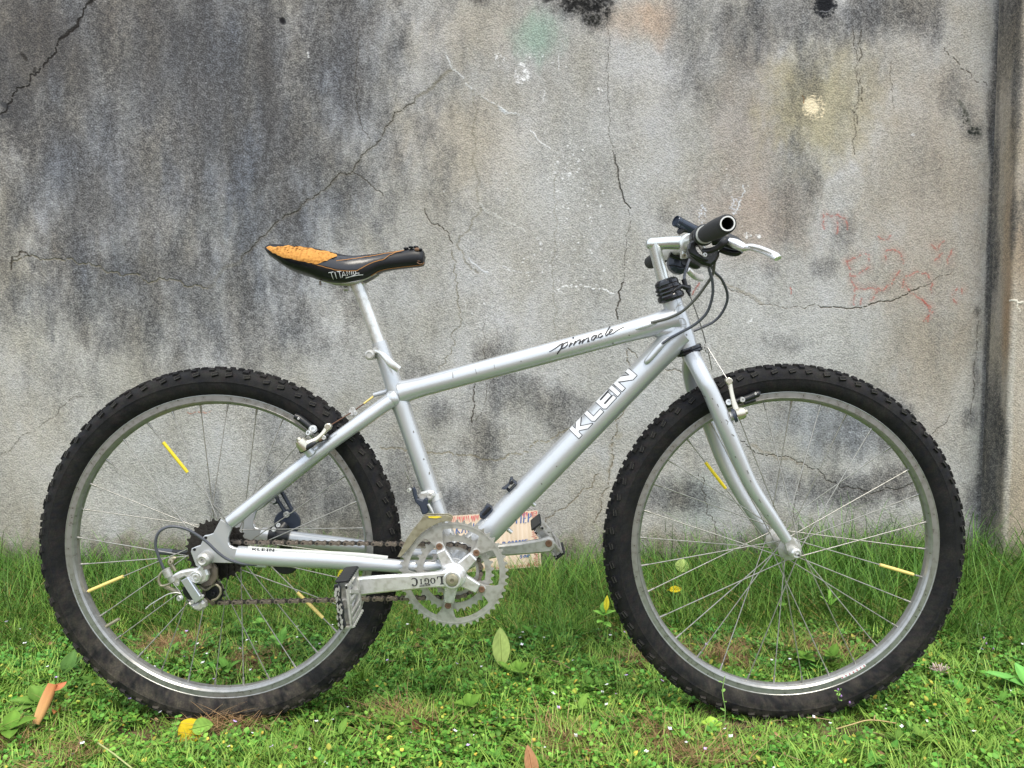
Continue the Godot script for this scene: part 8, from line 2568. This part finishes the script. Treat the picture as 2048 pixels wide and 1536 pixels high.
func weeds() -> void:
	var wm := leaf_mat("weed_leaf", Color(1, 1, 1), .7)
	wm.metallic_specular = .15
	var g0 := Color(.085, .18, .028)
	var g1 := Color(.15, .27, .045)
	weed("plantain_weed", Vector3(-0.9046, 0, -0.022), [[.4, .75, .055, .034], [1.5, .9, .046, .030], [2.5, .6, .055, .032], [3.3, .35, .060, .030], [-2.3, .2, .050, .026], [-1.2, .15, .045, .026]], g0, Color(.16, .28, .06), .012, "broad leaved weed beside the rolled orange leaf at the left edge")
	weed("plantain_weed", Vector3(-0.9375, 0, -0.1572), [[.9, .8, .045, .028], [1.6, .95, .050, .032], [.2, .3, .035, .02]], Color(.07, .15, .035), Color(.12, .22, .06), .012, "two big serrated leaves against the lower left of the rear tyre")
	weed("broadleaf_weed", Vector3(-0.9006, 0, 0.0803), [[.3, .5, .045, .032], [1.9, .7, .04, .028], [3.6, .3, .045, .028], [-1.0, .2, .04, .026]], g0, g1, .015, "green weed with wide leaves in the bottom left corner")
	weed("seedling", Vector3(-0.5158, 0, -0.2583), [[.2, .55, .030, .020], [1.4, .9, .032, .020], [2.9, .5, .030, .020], [-1.4, .3, .03, .02], [.9, 1.0, .024, .015, 1.3], [2.4, .7, .026, .017, .6]], Color(.12, .28, .05), Color(.22, .42, .09), .04, "bright green seedling inside the rear wheel near its lower right spokes")
	weed("seedling", Vector3(-0.6083, 0, -0.3977), [[.0, .4, .02, .016], [2.0, .5, .02, .016], [4.0, .4, .02, .016]], Color(.12, .28, .05), Color(.22, .42, .09), .03, "small three leaved seedling in the middle of the rear wheel's lower half")
	weed("seedling", Vector3(0.2142, 0, -0.3518), [[.1, .5, .032, .020, 1.0], [1.3, .9, .030, .019, 1.1], [2.8, .5, .026, .019, 1.0], [3.9, .2, .022, .018, .8], [-.9, .0, .026, .02, .75]], Color(.14, .32, .05), Color(.24, .46, .09), .065, "bright green seedling with five leaves left of the front tyre")
	weed("seedling", Vector3(-0.0796, 0, 0.0016), [[.5, .8, .030, .026], [1.8, .7, .028, .024], [3.2, .4, .03, .026], [-1.2, .5, .026, .02]], g0, g1, .02, "round leaved green weed in the foreground below the chainrings")
	weed("seedling", Vector3(-0.2043, 0, 0.0574), [[2.9, .25, .05, .028], [.3, .3, .04, .024], [-1.3, .2, .035, .024]], g0, g1, .012, "flat broad leaved weed in the foreground right of the rear tyre")
	weed("seedling", Vector3(0.0164, 0, -0.1178), [[.4, .8, .026, .018], [1.9, .7, .026, .018], [3.4, .5, .026, .018], [-1.2, .4, .026, .018]], g0, g1, .035, "upright green seedling right of the pale fallen leaf")
	weed("seedling", Vector3(0.6719, 0, -0.4626), [[.3, .3, .016, .015], [2.2, .3, .016, .015], [4.2, .3, .016, .015], [1.2, .5, .014, .013, .5]], Color(.14, .32, .05), Color(.24, .44, .09), .05, "clover like seedling under the front hub")
	weed("seedling", Vector3(0.7943, 0, -0.4626), [[1.3, 1.2, .045, .010], [.4, .7, .04, .010], [2.6, .8, .035, .010]], Color(.14, .32, .05), Color(.24, .44, .09), .05, "narrow leaved shoot inside the front wheel right of the hub")
	weed("seedling", Vector3(0.6279, 0, -0.1888), [[.5, .5, .024, .02], [2.0, .6, .026, .02], [3.5, .4, .024, .02], [-1.0, .3, .024, .02]], g0, g1, .03, "small broad leaved weed inside the front wheel just above its rim")
	weed("seedling", Vector3(0.6868, 0, -0.1888), [[.9, .9, .032, .020], [2.4, .5, .026, .018], [3.6, .4, .024, .018], [-.7, .3, .024, .018]], g0, g1, .035, "taller leafy weed inside the front wheel beside the rim label")
	weed("seedling", Vector3(0.3597, 0, 0.0803), [[.3, .4, .02, .022], [1.5, .6, .022, .022], [2.8, .4, .022, .022], [4.0, .3, .022, .022], [5.2, .2, .02, .02]], Color(.22, .40, .05), Color(.34, .50, .08), .02, "yellow green leafy weed below the front tyre in the foreground")
	weed("seedling", Vector3(0.6314, 0, 0.0016), [[.4, .5, .016, .016], [1.6, .6, .018, .018], [2.9, .4, .018, .016], [4.2, .3, .018, .016], [5.3, .3, .016, .016]], Color(.20, .40, .05), Color(.30, .50, .08), .022, "rounded bright green weed beneath the right part of the front tyre")
	weed("broadleaf_weed", Vector3(1.0276, 0, -0.0631), [[2.75, .45, .085, .038], [1.6, .8, .06, .03], [3.5, .1, .06, .03]], Color(.12, .30, .06), Color(.16, .40, .10), .02, "weed with a long pointed green leaf at the right edge")
	# thin flowering stems that stand in front of the front tyre
	for q in [[Vector3(0.383, 0, 0.0574), Vector3(0.3945, 0.0905, 0.03), "thin weed stem with small leaves in front of the lower front tyre", false], [Vector3(0.6201, 0, -0.0121), Vector3(0.5969, 0.0798, 0.06), "thin stem with purple flowers in front of the front tyre's right half", true], [Vector3(0.9159, 0, -0.0955), Vector3(1.02, 0.0722, -0.2), "thin grass stem with a lilac flower right of the front tyre", true]]:
		var at: Vector3 = q[0]
		var root := group("flower_stem", at)
		tag(root, q[2], "weed")
		var top: Vector3 = q[1] - at
		var mb := MB.new()
		mb.col = Color(.22, .36, .10)
		var path := spline([Vector3(0, -.01, 0), top * .35 + Vector3(.004, 0, 0), top * .7 - Vector3(.003, 0, 0), top], 4)
		mb.tube(path, .0009, 5)
		mb.col = Color.WHITE
		piece("stem", mb, M.cover_leaf, root)
		for k in 5:
			mb = MB.new()
			var p: Vector3 = path[2 + k * 2]
			leaf(mb, turned(k * 2.4, .5, 0, p), .011, .007, .1, .2, .85, Color(.18, .34, .08), Color(.24, .42, .1), 5, 1)
			piece("leaf", mb, M.cover_leaf, root)
		if q[3]:
			for k in 3:
				mb = MB.new()
				mb.col = Color(.36, .20, .46)
				mb.ball(top + Vector3(.006 * (k - 1) * (1.0 + .8 * k), -.012 * k, .002), Vector3(.0016, .0024, .0016), 5)
				mb.col = Color.WHITE
				piece("flower", mb, M.petal, root)
	# pale dry stalk lying in front of the front wheel
	var root := group("dry_stalk", Vector3(0.6046, 0.02, 0.0833))
	tag(root, "pale dry forked stalk lying in front of the front wheel", "stalk")
	var mb := MB.new()
	mb.col = Color(.50, .38, .18)
	var o: Vector3 = root.position
	mb.tube(spline([Vector3(0.5702, 0.012, 0.0803) - o, Vector3(0.605, 0.024, 0.0821) - o, Vector3(0.6491, 0.026, 0.068) - o, Vector3(0.7084, 0.012, 0.0552) - o], 4), .0012, 6)
	piece("stem", mb, M.cover_leaf, root)
	mb = MB.new()
	mb.col = Color(.50, .38, .18)
	mb.tube([Vector3(0.6545, 0.026, 0.068) - o, Vector3(0.6573, 0.034, 0.0654) - o], .0012, 6)
	piece("side_shoot", mb, M.cover_leaf, root)
	# pale stalk at the lower left
	root = group("dry_stalk", Vector3(-0.6546, 0.012, 0.1754))
	tag(root, "straight pale stalk lying in the ground cover at the bottom left", "stalk")
	o = root.position
	mb = MB.new()
	mb.col = Color(.44, .46, .20)
	mb.tube([Vector3(-0.7162, 0.016, 0.1287) - o, Vector3(-0.6646, 0.022, 0.1748) - o, Vector3(-0.6148, 0.014, 0.2087) - o], .0014, 6)
	piece("stem", mb, M.cover_leaf, root)
	# pale bristly tuft seen right of the front wheel
	root = group("seed_head", Vector3(0.895, 0.01, -0.1494))
	tag(root, "pale pinkish seed head right of the front tyre", "seed head")
	mb = MB.new()
	for k in 40:
		var e := Vector3(rng.randf_range(-1, 1), rng.randf_range(.2, 1.2), rng.randf_range(-1, 1)).normalized()
		mb.col = Color(.62, .55, .46).lerp(Color(.6, .4, .4), rng.randf())
		mb.tube([Vector3(0, .006, 0), e * rng.randf_range(.014, .024) + Vector3(0, .006, 0)], [.0006, .0012], 4)
	piece("bristles", mb, M.cover_leaf, root)
